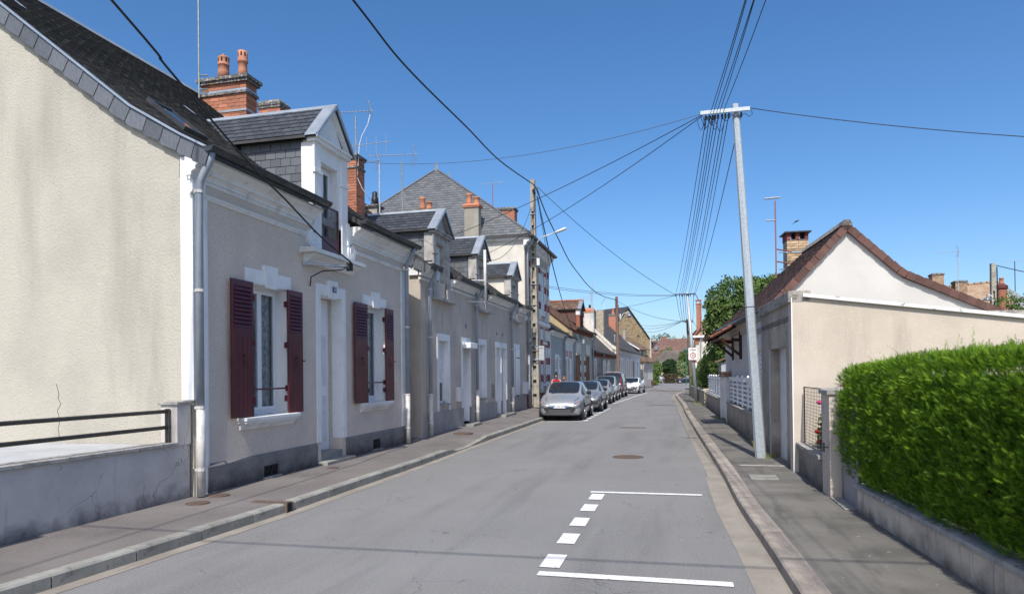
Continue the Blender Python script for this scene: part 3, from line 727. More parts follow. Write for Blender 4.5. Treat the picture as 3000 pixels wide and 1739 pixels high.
def chimney_pot(P, off, s, t, z, h, r=.1, kind=0):
    q = M(off=off, smooth=True)
    if kind == 0: pr = [(r*1.25, 0), (r*1.05, h*.25), (r*.85, h*.8), (r*1.05, h*.86), (r*1.1, h), (r*.9, h), (r*.85, h*.9)]
    elif kind == 1: pr = [(r*1.2, 0), (r*1.08, h*.3), (r*1.03, h*.52), (r*1.15, h*.53), (r*1.12, h*.56), (r*1.07, h*.57), (r*1.10, h*.8), (r*1.17, h*.83), (r*.8, h*.88), (r*.3, h*.91), (r*.15, h*.93), (r*.3, h*.96), (r*.05, h)]
    else: pr = [(r*1.15, 0), (r*.95, h*.3), (r*.88, h*.55), (r*1.15, h*.58), (r*1.08, h*.64), (r*1.02, h*.70), (r*1.02, h), (r*.86, h), (r*.84, h*.75)]
    q.lathe((s, t, z), pr, 14); pot = q.build('chimney_pot', 'terracotta', P)
    if kind:
        q = M(off=off)
        for k in range(8):
            a = k*math.pi/4+.3; rr = r*(1.085 if kind == 1 else 1.015); zz = z+h*(.64 if kind == 1 else .78); hh = h*.13
            cx, cy = s+rr*math.cos(a), t+rr*math.sin(a); ux, uy = -math.sin(a), math.cos(a); w = r*.17
            q.add([(cx-ux*w, cy-uy*w, zz), (cx+ux*w, cy+uy*w, zz), (cx+ux*w, cy+uy*w, zz+hh), (cx, cy, zz+hh*1.35), (cx-ux*w, cy-uy*w, zz+hh)], [(0, 1, 2, 3, 4)])
        q.build('vent_slot', 'dark_room', pot)
    return pot
def chimney(P, off, s0, s1, t0, t1, z0, z1, brickm='brick', joined=False, bw=.235, bh=.075, caph=.16, core='mortar', cap='cap_stone', band=True, capo=.06):
    q = M(off=off); q.box(s0+.012, s1-.012, t0+.012, t1-.012, z0, z1); c = q.build('chimney', core, P)
    if brickm:
        H = z1-z0; par = P if not joined else c
        pieces(par, 'brick', brickm, (s0+.0122, t1, z0), (0, -1, 0), (0, 0, 1), [(0, 0), (t1-t0, 0), (t1-t0, H), (0, H)], bw, bh, .012, .012, 0, .5, joined, .0015, off=off, minarea=.1)
        pieces(par, 'brick', brickm, (s0, t0+.0122, z0), (1, 0, 0), (0, 0, 1), [(0, 0), (s1-s0, 0), (s1-s0, H), (0, H)], bw, bh, .012, .012, 0, .5, joined, .0015, off=off, minarea=.1)
    q = M(off=off); o = capo
    q.box(s0-o*.6, s1+o*.6, t0-o*.6, t1+o*.6, z1, z1+caph*.35); q.box(s0-o, s1+o, t0-o, t1+o, z1+caph*.35, z1+caph*.75)
    q.add([(s0-o, t0-o, z1+caph*.75), (s1+o, t0-o, z1+caph*.75), (s1+o, t1+o, z1+caph*.75), (s0-o, t1+o, z1+caph*.75),
           (s0+o, t0+o, z1+caph*1.2), (s1-o, t0+o, z1+caph*1.2), (s1-o, t1-o, z1+caph*1.2), (s0+o, t1-o, z1+caph*1.2)], [(4, 5, 6, 7), (0, 1, 5, 4), (1, 2, 6, 5), (2, 3, 7, 6), (3, 0, 4, 7)])
    if band: q.box(s0-o*.4, s1+o*.4, t0-o*.4, t1+o*.4, z1-.28, z1-.22)
    q.build('chimney_cap', cap, c); return c

# ============================================================ house with maroon shutters
H1 = left_thing('terraced_house', 'pale roughcast corner house with maroon shutters, dormer and tall cream gable wall', 8.3)
O1 = (8.3, 0, 0)
S0, S1 = 8.2, 15.75
win1, door1, win2 = (9.5, 10.55, 1.17, 3.28), (11.67, 12.53, .13, 3.33), (13.57, 14.55, 1.22, 3.33)
q = M(off=O1); wall_open(q, 8.45, S1, .05, 4.72, 0, .35, [win1, door1, win2, (11.68, 12.43, 4.12, 9)])
H1w = q.build('facade', 'facade_render', H1)
P1 = [(-.34, 4.93), (.12, 5.165), (.95, 5.65), (5.5, 9.18)]
PB = [(5.5, 9.18), (11.3, 4.9)]
def z_of(prof, t):
    for (a, za), (b, zb) in zip(prof, prof[1:]):
        if t <= b: return za+(zb-za)*(t-a)/(b-a)
def tbf(prof):
    def f(z):
        for (a, za), (b, zb) in zip(prof, prof[1:]):
            if z <= zb: return a+(b-a)*(z-za)/(zb-za)
        return prof[-1][0]
    return f
q = M(off=O1); ws = [(0.0, 0), (0.0, 4.86), (.12, 5.06), (.95, 5.55), (5.5, 9.05), (11, 4.9), (11, 0)]
q.prism([(8.2, t, z) for t, z in ws], (.25, 0, 0)); q.build('gable_wall', 'gable_render', H1)
q = M(off=O1); q.prism([(15.5, t+.36 if t < .2 else t, z) for t, z in ws], (.25, 0, 0)); q.build('gable_wall', 'gable_render', H1)
# plinth with slightly sloping top
for a, b in ((8.45, 11.5), (12.66, 15.74)):
    q = M(off=O1); ops = [(9.80, 10.21, .16, .34)] if a < 9 else [(13.86, 14.24, .17, .385)]
    wall_open(q, a, b, .0, .50, -.035, 0, ops); q.prism([(a, -.035, .5), (a, 0, .5), (a, 0, .545)], (b-a, 0, 0)); q.build('plinth', 'plinth_render', H1)
    o = ops[0]; q = M(off=O1); q.box(o[0], o[1], -.012, -.004, o[2], o[3]); v = q.build('air_vent', 'dark_room', H1)
    q = M(off=O1); cx = (o[0]+o[1])/2; cz = (o[2]+o[3])/2
    for sg in (-1, 1):
        pts = [(cx+sg*(.02+.15*(1-k/14)*0+.0)+sg*(.095+.062*(1-k/16)*math.cos(k*.62)), -.03, cz+.01+.062*(1-k/16)*math.sin(k*.62)) for k in range(15)]
        q.tube(pts, .009, 5)
        q.tube([(cx, -.03, o[2]+.01), (cx+sg*.06, -.03, o[3]-.01)], .009, 5)
    q.tube([(o[0]+.01, -.03, o[3]-.012), (o[1]-.01, -.03, o[3]-.012)], .009, 5); q.tube([(o[0]+.01, -.03, o[2]+.012), (o[1]-.01, -.03, o[2]+.012)], .009, 5)
    q.build('vent_grille', 'iron_dark', v)
    q = M(off=O1); q.box(o[0]-.04, o[1]+.04, -.09, -.035, o[2]-.035, o[2]-.002); q.build('vent_ledge', 'kerb_concrete', v)
# white trim
q = M(off=O1); q.box(8.17, 8.45, -.03, .17, 1.47, 4.88); q.box(8.45, 8.50, -.02, 0, .1, 4.35); q.box(8.24, 8.45, -.028, .0, .1, 1.47)
q.build('corner_pilaster', 'white_paint', H1, bevel=.006)
q = M(off=O1); q.box(15.52, 15.752, -.03, 0, .545, 4.35); q.build('corner_pilaster', 'white_paint', H1, bevel=.006)
q = M(off=O1)
for a, b in ((8.12, 11.36), (12.88, 15.80)): q.profile(CORN(4.60, 1.0), a, b)
q.box(8.2, 8.45, 0, .2, 4.6, 4.86); q.box(8.45, 15.7, 0.051, .3, 4.721, 4.86); q.build('cornice', 'white_moulding', H1)
q = M(off=O1)
for a, b in ((8.13, 11.36), (12.88, 15.80)): q.profile([(0, 4.33), (-.03, 4.335), (-.03, 4.355), (-.055, 4.375), (-.055, 4.40), (0, 4.41)], a, b); q.profile([(0, 4.545), (-.03, 4.55), (-.03, 4.598), (0, 4.598)], a, b)
q.build('string_course', 'white_moulding', H1)
def surround(P, off, a, b, z0, z1, top, key=None, wd=.14, drop=0, mt='white_paint', th=.025):
    q = M(off=off); q.box(a-wd*.85, a, -th, 0, z0, z1); q.box(b, b+wd*.75, -th, 0, z0, z1)
    if key:
        k = (a+b)/2; q.box(a-wd*.85, b+wd*.75, -th, 0, z1, top)
        q.prism([(k-.15, -th-.03, z1-.04), (k+.15, -th-.03, z1-.04), (k+.2, -th-.03, top+.10), (k-.2, -th-.03, top+.10)], (0, .03, 0))
        q.box(k-.2, k+.2, -th, 0, top, top+.10) if False else q.prism([(k-.19, -th, top), (k+.19, -th, top), (k+.2, -th, top+.1), (k-.2, -th, top+.1)], (0, th, 0))
    else: q.box(a-wd*.85, b+wd*.75, -th, 0, z1, top)
    sr = q.build('window_surround' if z0 > .7 else 'door_surround', mt, P, bevel=.004)
    # reveals painted white
    q = M(off=off); d = .22
    q.box(a, a+.008, 0, d, z0, z1); q.box(b-.008, b, 0, d, z0, z1); q.box(a+.008, b-.008, 0, d, z1-.008, z1)
    q.build('reveal', mt, sr); return sr
surround(H1, O1, 9.5, 10.55, 1.17, 3.28, 3.51, True); surround(H1, O1, 13.57, 14.55, 1.22, 3.33, 3.54, True); 
surround(H1, O1, 11.67, 12.53, .55, 3.33, 3.54, True, wd=.18)
for (a, b, z0, z1) in (win1, win2):
    casement(H1, O1, a+.008, b-.008, z0+.01, z1-.009, .2)
    q = M(off=O1); q.profile([(.2, z0-.06), (-.17, z0-.06), (-.17, z0-.015), (.2, z0+.012)], a-.33, b+.16)
    q.profile([(0, z0-.10), (-.145, z0-.10), (-.145, z0-.06), (0, z0-.06)], a-.31, b+.14)
    q.profile([(0, z0-.20), (-.04, z0-.20), (-.07, z0-.155), (-.12, z0-.12), (-.12, z0-.10), (0, z0-.10)], a-.28, b+.10); q.build('window_sill', 'white_moulding', H1)
    q = M(off=O1); q.tube([(a-.0, -.02, z0+.42), (b, -.02, z0+.42)], .014, 8); q.box(b-.05, b-.0081, -.05, .01, z0+.37, z0+.47); q.build('guard_bar', 'shutter_red', H1)
louvre_me = None
def shutter(P, off, a, b, z0, z1, hinge_left):
    global louvre_me
    t = -.085; th = .032; w = b-a; sw = .05; zs = z0+(z1-z0)*.62
    q = M(off=off); q.box(a, a+sw, t, t+th, z0, z1); q.box(b-sw, b, t, t+th, z0, z1); q.box(a+sw, b-sw, t, t+th, z1-.1, z1); q.box(a+sw, b-sw, t, t+th, zs-.07, zs+.07)
    q.box(a+sw, b-sw, t+.02, t+th, zs+.07, z1-.1)
    s = q.build('shutter', 'shutter_red', P, bevel=.004)
    n = 10; pitch = (z1-.1-zs-.07)/n
    me = _pm.get(('louvre', round(w, 3)))
    if me is None:
        l = M(); l.prism([(0, -.012, .0), (0, -.004, -.008), (0, .024, pitch*.80), (0, .016, pitch*.86)], (w-2*sw, 0, 0)); me = l.mesh('louvre', 'shutter_red'); _pm[('louvre', round(w, 3))] = me
    for k in range(n): inst('louvre', me, s, Matrix.Translation((a+sw-off[0], t, zs+.078+k*pitch)))
    nb = 4; bw = (w-2*sw)/nb
    for k in range(nb):
        q = M(off=off); q.box(a+sw+k*bw+.003, a+sw+(k+1)*bw-.003, t+.003, t+th-.004, z0, zs-.07); q.build('board', 'shutter_red', s)
    q = M(off=off)
    for zz in (z0+.25, z0+(z1-z0)*.55, z1-.25):
        hx = a if hinge_left else b; q.box(hx-.01, hx+.03, t-.008, -.0, zz-.05, zz+.05)
    q.tube([(a+w*.55, t-.03, z0+.95), (a+w*.55, t+.0, z0+.95)], .018, 8); q.tube([(a+w*.55, t-.02, z0+.9), (a+w*.58, t-.02, z0+.78)], .01, 6)
    q.tube([(b-.02 if hinge_left else a+.02, t-.01, z0+.9), (b+.03 if hinge_left else a-.03, t-.02, z0+.9)], .012, 6)
    q.build('shutter_ironwork', 'shutter_red', s)
shutter(H1, O1, 8.94, 9.48, 1.165, 3.28, False)
shutter(H1, O1, 10.47, 10.93, 1.165, 3.28, True)
shutter(H1, O1, 12.96, 13.55, 1.215, 3.325, False)
shutter(H1, O1, 14.48, 14.92, 1.215, 3.325, True)
# door, step, number
q = M(off=O1); q.box(11.678, 12.522, .30, .36, .33, 3.32); dr = q.build('door', 'pvc_white', H1)
q = M(off=O1); q.box(11.80, 12.40, .285, .30, .5, 1.4); q.box(11.80, 12.40, .285, .30, 1.6, 2.6); q.build('door_panel', 'pvc_slat', dr)
q = M(off=O1); q.tube([(11.76, .30, 1.45), (11.76, .22, 1.45), (11.88, .22, 1.45)], .013, 8); q.box(11.73, 11.79, .275, .30, 1.36, 1.54); q.build('door_handle', 'iron_dark', dr)
q = M(off=O1); q.box(11.52, 12.66, -.22, .0, .1, .19); q.box(11.67, 12.53, 0.0, .30, .1, .33); q.build('door_step', 'kerb_concrete', H1, bevel=.01)
q = M(off=O1); q.box(12.07, 12.21, -.068, -.056, 3.42, 3.53); npt = q.build('number_plate', 'enamel_blue', H1)
tm = text_mesh('22', .10); tm.materials.append(MATS['plate_white']); inst('lettering', tm, npt, Matrix.Translation((12.14-8.3, -.0705, 3.475)) @ Matrix.Rotation(R(90), 4, 'X'))
# roof
G1 = [(11.42, 12.84, .22)]
roof1 = roof_gapped(H1, 'roof', 'slate_far', O1, P1, PB[1:], 8.13, 15.80, G1)
cover_gapped(roof1, 'roof_slates', 'roof_slate', O1, P1, 8.13, 15.80, G1, .18, .10, th=.006, lift=.014, gap=.004)
q = M(off=O1); q.prism([(8.1, 5.5-.12, 9.13), (8.1, 5.5, 9.26), (8.1, 5.5+.12, 9.13)], (7.72, 0, 0)); q.build('ridge_capping', 'zinc', H1)
# verge: zinc strip and hanging slates on the gable
q = M(off=O1)
for (ta, za), (tb_, zb) in zip(P1, P1[1:]): q.prism([(8.085, ta, za+.0), (8.085, tb_, zb+.0), (8.085, tb_, zb+.035), (8.085, ta, za+.035)], (.06, 0, 0))
q.build('zinc_verge', 'zinc', H1)
vs_w = .30
for (ta, za), (tb_, zb) in zip(P1, P1[1:]):
    L = math.hypot(tb_-ta, zb-za); n = max(1, round(L/.34)); u = Vector((0, tb_-ta, zb-za)).normalized(); dn = Vector((0, u.z, -u.y))
    for k in range(n):
        a = Vector((8.125-8.3, ta, za))+u*(L*k/n-.02); l = L/n+.05; x = M()
        hgt = .215
        P4 = [a+dn*.01, a+u*l+dn*.01, a+u*l+dn*hgt+u*-.06, a+u*(l-.13)+dn*(hgt+.03), a+dn*hgt-u*.03]
        lift = Vector((-.014, 0, 0)); x.add([p+Vector((.0, 0, 0)) for p in P4]+[P4[0]+lift*1.2, P4[1]+lift*.4, P4[2]+lift*.4, P4[3]+lift*.5, P4[4]+lift*1.2], [(0, 1, 2, 3, 4), (9, 8, 7, 6, 5), (0, 5, 6, 1), (1, 6, 7, 2), (2, 7, 8, 3), (3, 8, 9, 4), (4, 9, 5, 0)])
        x.build('slate', 'slate_cheek', H1)
gutter(H1, O1, 8.08, 11.40, -.36, 4.965); gutter(H1, O1, 12.80, 15.90, -.36, 4.965)
downpipe(H1, O1, 8.16+.02, -.13, .14, 4.90, -.34, split=1.35); downpipe(H1, O1, 15.62, -.13, .14, 4.90, -.34, split=1.30)
# dormer
tb1 = tbf(P1)
D1 = dormer(H1, O1, 11.52, 12.72, 4.10, 6.22, 7.03, (11.70, 12.42, 4.12, 5.88), tb1, sw=.205, sh=.155, cheek='slate_cheek', cheek_sh=.155)
casement(D1, O1, 11.70, 12.42, 4.13, 5.87, .17)
q = M(off=O1); q.profile([(.0, 4.02), (-.30, 4.03), (-.30, 4.10), (0, 4.13)], 10.98, 13.05); q.profile([(0, 3.86), (-.06, 3.86), (-.12, 3.94), (-.24, 4.0), (-.24, 4.02), (0, 4.02)], 11.10, 12.95); q.build('dormer_sill', 'white_moulding', D1)
for sg, c in ((-1, 11.34), (1, 12.90)):      # scroll brackets either side of the dormer foot
    q = M(off=O1); q.disc((c, -.06, 4.33), .165, 24, (0, 1, 0), .1)
    pts = [(c+(.14-.0085*k)*math.cos(k*.55*sg), -.065, 4.33+(.14-.0085*k)*math.sin(k*.55*sg)) for k in range(16)]
    q.tube(pts, .012, 5)
    q.prism([(c-sg*.02, -.06, 4.45), (c-sg*.16, -.06, 4.45), (c-sg*.20, -.06, 4.9), (c-sg*.10, -.06, 4.9)], (0, .1, 0)); q.build('scroll_bracket', 'white_paint', D1)
q = M(off=O1); f = .028
z0, z1, a, b = 4.22, 5.06, 11.72, 12.41
for zz in (z0, z1): q.box(a, b, -.02, .01, zz-f/2, zz+f/2)
for ss in (a, b-f): q.box(ss, ss+f, -.02, .01, z0+f/2, z1-f/2)
q.box(a+f, b-f, -.012, -.002, z0, z0+.26)
gb = q.build('guard_panel', 'shutter_red', D1)
q = M(off=O1)
for k in range(1, 16): ss = a+(b-a)*k/16; q.box(ss-.003, ss+.003, -.012, -.006, z0+.2, z1)
for k in range(1, 15): zz = z0+.24+(z1-z0-.24)*k/15; q.box(a+f, b-f, -.011, -.007, zz-.003, zz+.003)
q.build('wire_mesh', 'mesh_brown', gb)
# roof window
L = Vector((0, 5.5-.95, 9.18-5.65)).normalized(); base = Vector((9.28, 1.02, z_of(P1, 1.02)+.02)); nn = Vector((0, -L.z, L.y))
q = M(off=O1)
def onroof(s, l, h): p = base+Vector((s, 0, 0))+L*l+nn*h; return tuple(p)
def rbox(q, s0, s1, l0, l1, h0, h1):
    q.add([onroof(s0, l0, h0), onroof(s1, l0, h0), onroof(s1, l1, h0), onroof(s0, l1, h0), onroof(s0, l0, h1), onroof(s1, l0, h1), onroof(s1, l1, h1), onroof(s0, l1, h1)], [(0,3,2,1),(4,5,6,7),(0,1,5,4),(1,2,6,5),(2,3,7,6),(3,0,4,7)])
rbox(q, 0, .55, 0, .06, 0, .07); rbox(q, 0, .55, .84, .9, 0, .07); rbox(q, 0, .05, .06, .84, 0, .07); rbox(q, .50, .55, .06, .84, 0, .07)
rw = q.build('roof_window', 'gutter_zinc', H1); q = M(off=O1); rbox(q, .05, .5, .06, .84, .03, .05); q.build('pane', 'dark_glass', rw)
for (s_, t_) in ((9.0, 3.9), (11.6, 2.7)):
    q = M(off=O1); zz = z_of(P1, t_); q.prism([(s_, t_, zz+.03), (s_+.10, t_, zz+.03), (s_+.10, t_+.22, z_of(P1, t_+.22)+.03), (s_, t_+.22, z_of(P1, t_+.22)+.03)], (0, 0, .006)); q.build('slate_patch', 'zinc', roof1)
# chimneys on the far gable
c1 = chimney(H1, O1, 14.70, 15.14, 3.66, 4.92, 7.6, 9.07, bw=.24, bh=.088, caph=.2, capo=.10)
q = M(off=O1)
for zz in (8.86, 8.35): q.box(14.685, 15.155, 3.645, 4.935, zz, zz+.05)
q.build('steel_strap', 'zinc', c1)
chimney_pot(H1, O1, 14.92, 4.45, 9.28, .66, .125, 1); chimney_pot(H1, O1, 14.92, 3.9, 9.26, .66, .115, 2)
for pts in ([(-6.98, .35), (-7.0, .9)],): pass
q = M(off=O1)
for line in ([(2.36, 1.72), (2.33, 1.64), (2.31, 1.56), (2.325, 1.5), (2.28, 1.43), (2.30, 1.38), (2.34, 1.33), (2.325, 1.27), (2.30, 1.2), (2.31, 1.12), (2.33, 1.05), (2.31, .97), (2.31, .88)],):
    for (ta, za), (tb_, zb) in zip(line, line[1:]):
        w = .0045; q.prism([(8.199, ta, za-w), (8.199, tb_, zb-w), (8.199, tb_, zb+w), (8.199, ta, za+w)], (-.0015, 0, 0)) if abs(tb_-ta) > abs(zb-za) else q.prism([(8.199, ta-w, za), (8.199, tb_-w, zb), (8.199, tb_+w, zb), (8.199, ta+w, za)], (-.0015, 0, 0))
q.build('crack', 'render_dark', H1)
q = M(off=O1); q.prism([(14.66, 3.3, 7.42), (14.66, 3.9, 8.16), (14.66, 4.35, 8.28), (14.66, 4.2, 8.0), (14.66, 3.5, 7.3)], (.06, 0, 0)); q.build('mortar_fillet', 'cap_concrete', c1)

# ============================================================ three joined cottages beyond the alley
def cot_wall(off, s0, s1, ops, P, ztop=4.42, mt='facade_beige'):
    q = M(off=off); wall_open(q, s0, s1, 0.0, ztop, 0, .35, ops); return q.build('facade', mt, P)
mat('facade_beige', (.57, .50, .42), (.47, .41, .35), s=1.0, rough=.95, bump=.5, bs=60, streak=((.30, .27, .245), (5, 5, .5), .55, .8))
mat('plinth_light', (.36, .35, .335), (.29, .28, .27), s=2, rough=.9, bump=.4, bs=50)
PC = [(-.34, 4.66), (.1, 4.86), (3.9, 7.75)]
tbc = tbf(PC)
CB = [(3.9, 7.75), (8, 4.7)]
def cottage(s0, s1, label, ops, plz, gable=True, gaps=()):
    P = left_thing('terraced_house', label, s0); off = (s0, 0, 0)
    cot_wall(off, s0+(.21 if gable else 0), s1, ops, P)
    rf = roof_gapped(P, 'roof', 'slate_far', off, PC, CB[1:], s0-(.12 if gable else 0), s1, gaps)
    cover_gapped(rf, 'roof_slates', 'roof_slate', off, PC, s0-(.12 if gable else 0), s1, gaps, .2, .12, th=.006, lift=.014, gap=.004)
    q = M(off=off)
    q.prism([(s0-.01, .0, 0), (s0-.01, .0, 4.62), (s0-.01, 3.9, 7.6), (s0-.01, 8, 4.6), (s0-.01, 8, 0)], (.22, 0, 0)) if gable else q.prism([(s0+.01, .36, 0), (s0+.01, .36, 4.8), (s0+.01, 3.9, 7.6), (s0+.01, 8, 4.6), (s0+.01, 8, 0)], (.2, 0, 0))
    q.build('gable_wall', 'render_beige', P)
    dz = [o for o in ops if o[2] < .5]; a = s0+(.0 if not gable else .1)
    for d in dz+[None]:
        b = d[0] if d else s1
        if b-a > .05: q = M(off=off); q.box(a, b, -.03, 0, .0, plz); q.build('plinth', 'plinth_light', P)
        if d: a = d[1]
    return P, off
C1, OC1 = cottage(16.87, 21.5, 'beige house beyond the alley with slate dormer and white canopy over the door', [(18.2, 19.02, .97, 2.77), (20.38, 21.08, .3, 2.77)], .76, gaps=[(17.70, 19.27, .25)])
C2, OC2 = cottage(21.5, 26.4, 'beige cottage with second dormer from the alley and white pole bracket at its eaves', [(22.17, 22.95, .98, 2.81), (24.42, 25.10, .3, 2.80), (25.25, 25.92, .3, 2.80)], .80, False, gaps=[(21.80, 23.30, .25)])
C3, OC3 = cottage(26.4, 29.4, 'beige cottage with cream sided dormer next to the tall brick-quoined house', [(27.35, 28.05, .95, 2.85), ], .86, False, gaps=[(26.6, 28.1, .25)])
for P, off, wn_, dn in ((C1, OC1, (18.2, 19.02, .97, 2.77), (20.38, 21.08, .3, 2.77)), (C2, OC2, (22.17, 22.95, .98, 2.81), (24.42, 25.10, .3, 2.80)), (C3, OC3, (27.35, 28.05, .95, 2.85), None)):
    surround(P, off, wn_[0], wn_[1], wn_[2]-.2, wn_[3], wn_[3]+.2, None, wd=.17)
    q = M(off=off); q.box(wn_[0]-.02, wn_[1]+.02, -.06, .1, wn_[2]-.05, wn_[2]); q.build('window_sill', 'grey_stone', P)
    if P is not C3: roller(P, off, wn_[0]+.01, wn_[1]-.01, wn_[2], wn_[3]-.01, .15, zlow=wn_[2]+(.62 if P is C1 else 0))
    if dn:
        surround(P, off, dn[0], dn[1], .3, dn[3], dn[3]+.2, None, wd=.17)
        q = M(off=off); q.box(dn[0]+.01, dn[1]-.01, .2, .26, .3, dn[3]-.01); dd = q.build('door', 'pvc_white', P)
        q = M(off=off); q.box(dn[0]+.12, dn[1]-.12, .185, .2, 1.3, 2.6); q.build('door_pane', 'dark_glass', dd)
        q = M(off=off); q.box(dn[0]-.1, dn[1]+(.1 if P is C1 else .95), -.38, -.03, .1, .26+ (0.05 if P is C2 else 0)); q.box(dn[0], dn[1], 0, .2, .1, .3); q.build('door_step', 'kerb_concrete', P)
surround(C2, OC2, 25.25, 25.92, .3, 2.80, 3.0, None, wd=.1)
q = M(off=OC2); q.box(25.26, 25.91, .2, .26, .3, 2.79); dd = q.build('door', 'gate_white', C2)
q = M(off=OC2); q.box(25.36, 25.81, .185, .2, 1.3, 2.5); q.build('door_panel', 'white_paint', dd)
# cottage 3 shutters over the window
for a in (27.36, 27.71):
    q = M(off=OC3); q.box(a, a+.33, -.06, -.03, .95, 2.84); sh = q.build('shutter', 'pvc_white', C3)
    q = M(off=OC3); q.box(a+.06, a+.27, -.066, -.06, 2.45, 2.5); q.build('shutter_slot', 'dark_room', sh)
# canopy lamp box, meter box, vents
q = M(off=OC1); q.box(20.30, 21.05, -.30, -.03, 2.62, 2.80); q.build('door_canopy', 'pvc_white', C1, bevel=.02)
q = M(off=OC1); q.box(19.72, 20.10, -.14, 0, .98, 1.42); q.build('meter_box', 'lamp_plastic', C1, bevel=.01)
q = M(off=OC2); q.box(23.75, 24.05, -.03, 0, .95, 1.45); q.build('meter_box', 'parapet_stone', C2)
q = M(off=OC3); q.box(28.75, 29.2, -.16, 0, .95, 1.45); q.build('meter_box', 'pvc_slat', C3)
for P, off, s, z in ((C1, OC1, 20.7, 3.28), (C2, OC2, 24.5, 3.25), (C2, OC2, 25.35, 3.25)):
    q = M(off=off); q.box(s, s+.12, -.01, 0, z, z+.12); q.build('number_plate', 'enamel_blue', P)
q = M(off=OC1); q.box(19.6, 19.72, -.02, 0, 2.86, 3.1); q.build('wall_vent', 'sign_grey', C1)
q = M(off=OC1); q.tube([(18.7, -.005, .42), (18.7, .02, .42)], .10, 12); q.build('cellar_hole', 'dark_room', C1)
CORN2 = lambda z: [(0.03, z), (-.06, z), (-.06, z+.05), (-.12, z+.1), (-.19, z+.13), (-.25, z+.16), (-.25, z+.22), (0.03, z+.22)]
for P, off, segs in ((C1, OC1, [(16.78, 17.55), (19.32, 21.42)]), (C2, OC2, [(21.42, 21.65), (23.4, 26.35)]), (C3, OC3, [(26.35, 26.6), (28.2, 29.35)])):
    q = M(off=off)
    for a, b in segs: q.profile(CORN2(4.42), a, b); q.profile([(0.02, 4.30), (-.04, 4.31), (-.04, 4.36), (0.02, 4.37)], a, b); q.box(a, b, .0, .3, 4.421, 4.635)
    q.build('cornice', 'white_moulding', P)
    for a, b in segs: gutter(P, off, a-.03, b+.05, -.33, 4.70, r=.065)
for P, off, s in ((C1, OC1, 17.25), (C2, OC2, 21.6), (C3, OC3, 26.5)): downpipe(P, off, s, -.12, zbackL(s)-.02, 4.62, -.32, split=1.25, m1='gutter_zinc' if False else 'pipe_blue')
# hanging slates on the alley gable of the first cottage
for (ta, za), (tb_, zb) in zip(PC, PC[1:]):
    Lg = math.hypot(tb_-ta, zb-za); n = max(1, round(Lg/.36)); u = Vector((0, tb_-ta, zb-za)).normalized(); dn = Vector((0, u.z, -u.y))
    for k in range(n):
        a = Vector((-.13, ta, za-.02))+u*(Lg*k/n-.02); l = Lg/n+.04; x = M(); P4 = [a, a+u*l, a+u*(l-.06)+dn*.22, a+dn*.22-u*.03]
        x.prism(P4, (-.012, 0, 0)); x.build('slate', 'slate_cheek', C1)
DD = [(C1, OC1, 17.85, 19.12, 3.97, 5.78, 6.48, (18.12, 18.85, 3.99, 5.52), 'slate_cheek', 'grey_stone', True),
      (C2, OC2, 21.95, 23.15, 4.02, 5.78, 6.50, (22.22, 22.92, 4.04, 5.52), 'slate_cheek', 'grey_stone', True),
      (C3, OC3, 26.75, 27.95, 4.02, 5.72, 6.38, (27.02, 27.70, 4.04, 5.45), 'render_cream', 'grey_stone', True)]
for P, off, a, b, zs, ze, za, wn_, ck, wm, ind in DD:
    d = dormer(P, off, a, b, zs, ze, za, wn_, tbc, cheek=ck, wallm=wm, sw=.21, sh=.15, cheek_sh=.165, indiv=ind)
    roller(d, off, wn_[0]+.01, wn_[1]-.01, wn_[2]+.01, wn_[3]-.01, .16, zlow=wn_[2]+(.55 if P is C1 else .02))
    q = M(off=off); q.profile([(.0, zs-.10), (-.22, zs-.10), (-.22, zs-.03), (0, zs)], a-.2, b+.2); q.build('dormer_sill', 'grey_stone', d)
# chimneys
chimney(C1, OC1, 16.95, 17.45, 1.85, 2.25, 5.9, 7.72, bw=.22, bh=.075, caph=.12, band=True)
chimney(C1, OC1, 17.3, 17.75, 4.38, 5.08, 7.2, 9.5, 'brick', caph=.2, band=True, cap='cap_stone', capo=.04)
c = chimney(C1, OC1, 20.2, 20.6, 2.75, 3.1, 6.6, 7.2, None, caph=.1, band=False); q = M(off=OC1, smooth=True); q.lathe((20.4, 2.92, 7.3), [(.12, 0), (.11, .25), (.085, .27), (.085, .42), (.06, .45)], 12); q.build('chimney_pot', 'iron_dark', c)
c = chimney(C1, OC1, 21.1, 21.45, 1.15, 2.2, 5.6, 7.1, brickm='brick_dark', joined=True, caph=.14, band=False)
for t_, h_ in ((1.62, .42), (1.38, .26)): chimney_pot(C1, OC1, 21.28, t_, 7.26, h_, .10, 0)
c = chimney(C3, OC3, 28.85, 29.32, 1.92, 2.60, 6.0, 9.2, None, core='render_stone_grey', caph=.16, band=False, cap='brick')

chimney_pot(C3, OC3, 29.1, 2.42, 9.38, .48, .125, 0); chimney_pot(C3, OC3, 29.1, 2.08, 9.36, .33, .125, 0)
# alley fill wall between the corner house and the first cottage
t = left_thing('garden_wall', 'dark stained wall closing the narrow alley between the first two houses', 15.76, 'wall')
q = M(); q.box(0, 1.1, .9, 1.05, 0, 2.1); q.build('wall', 'render_dark', t)

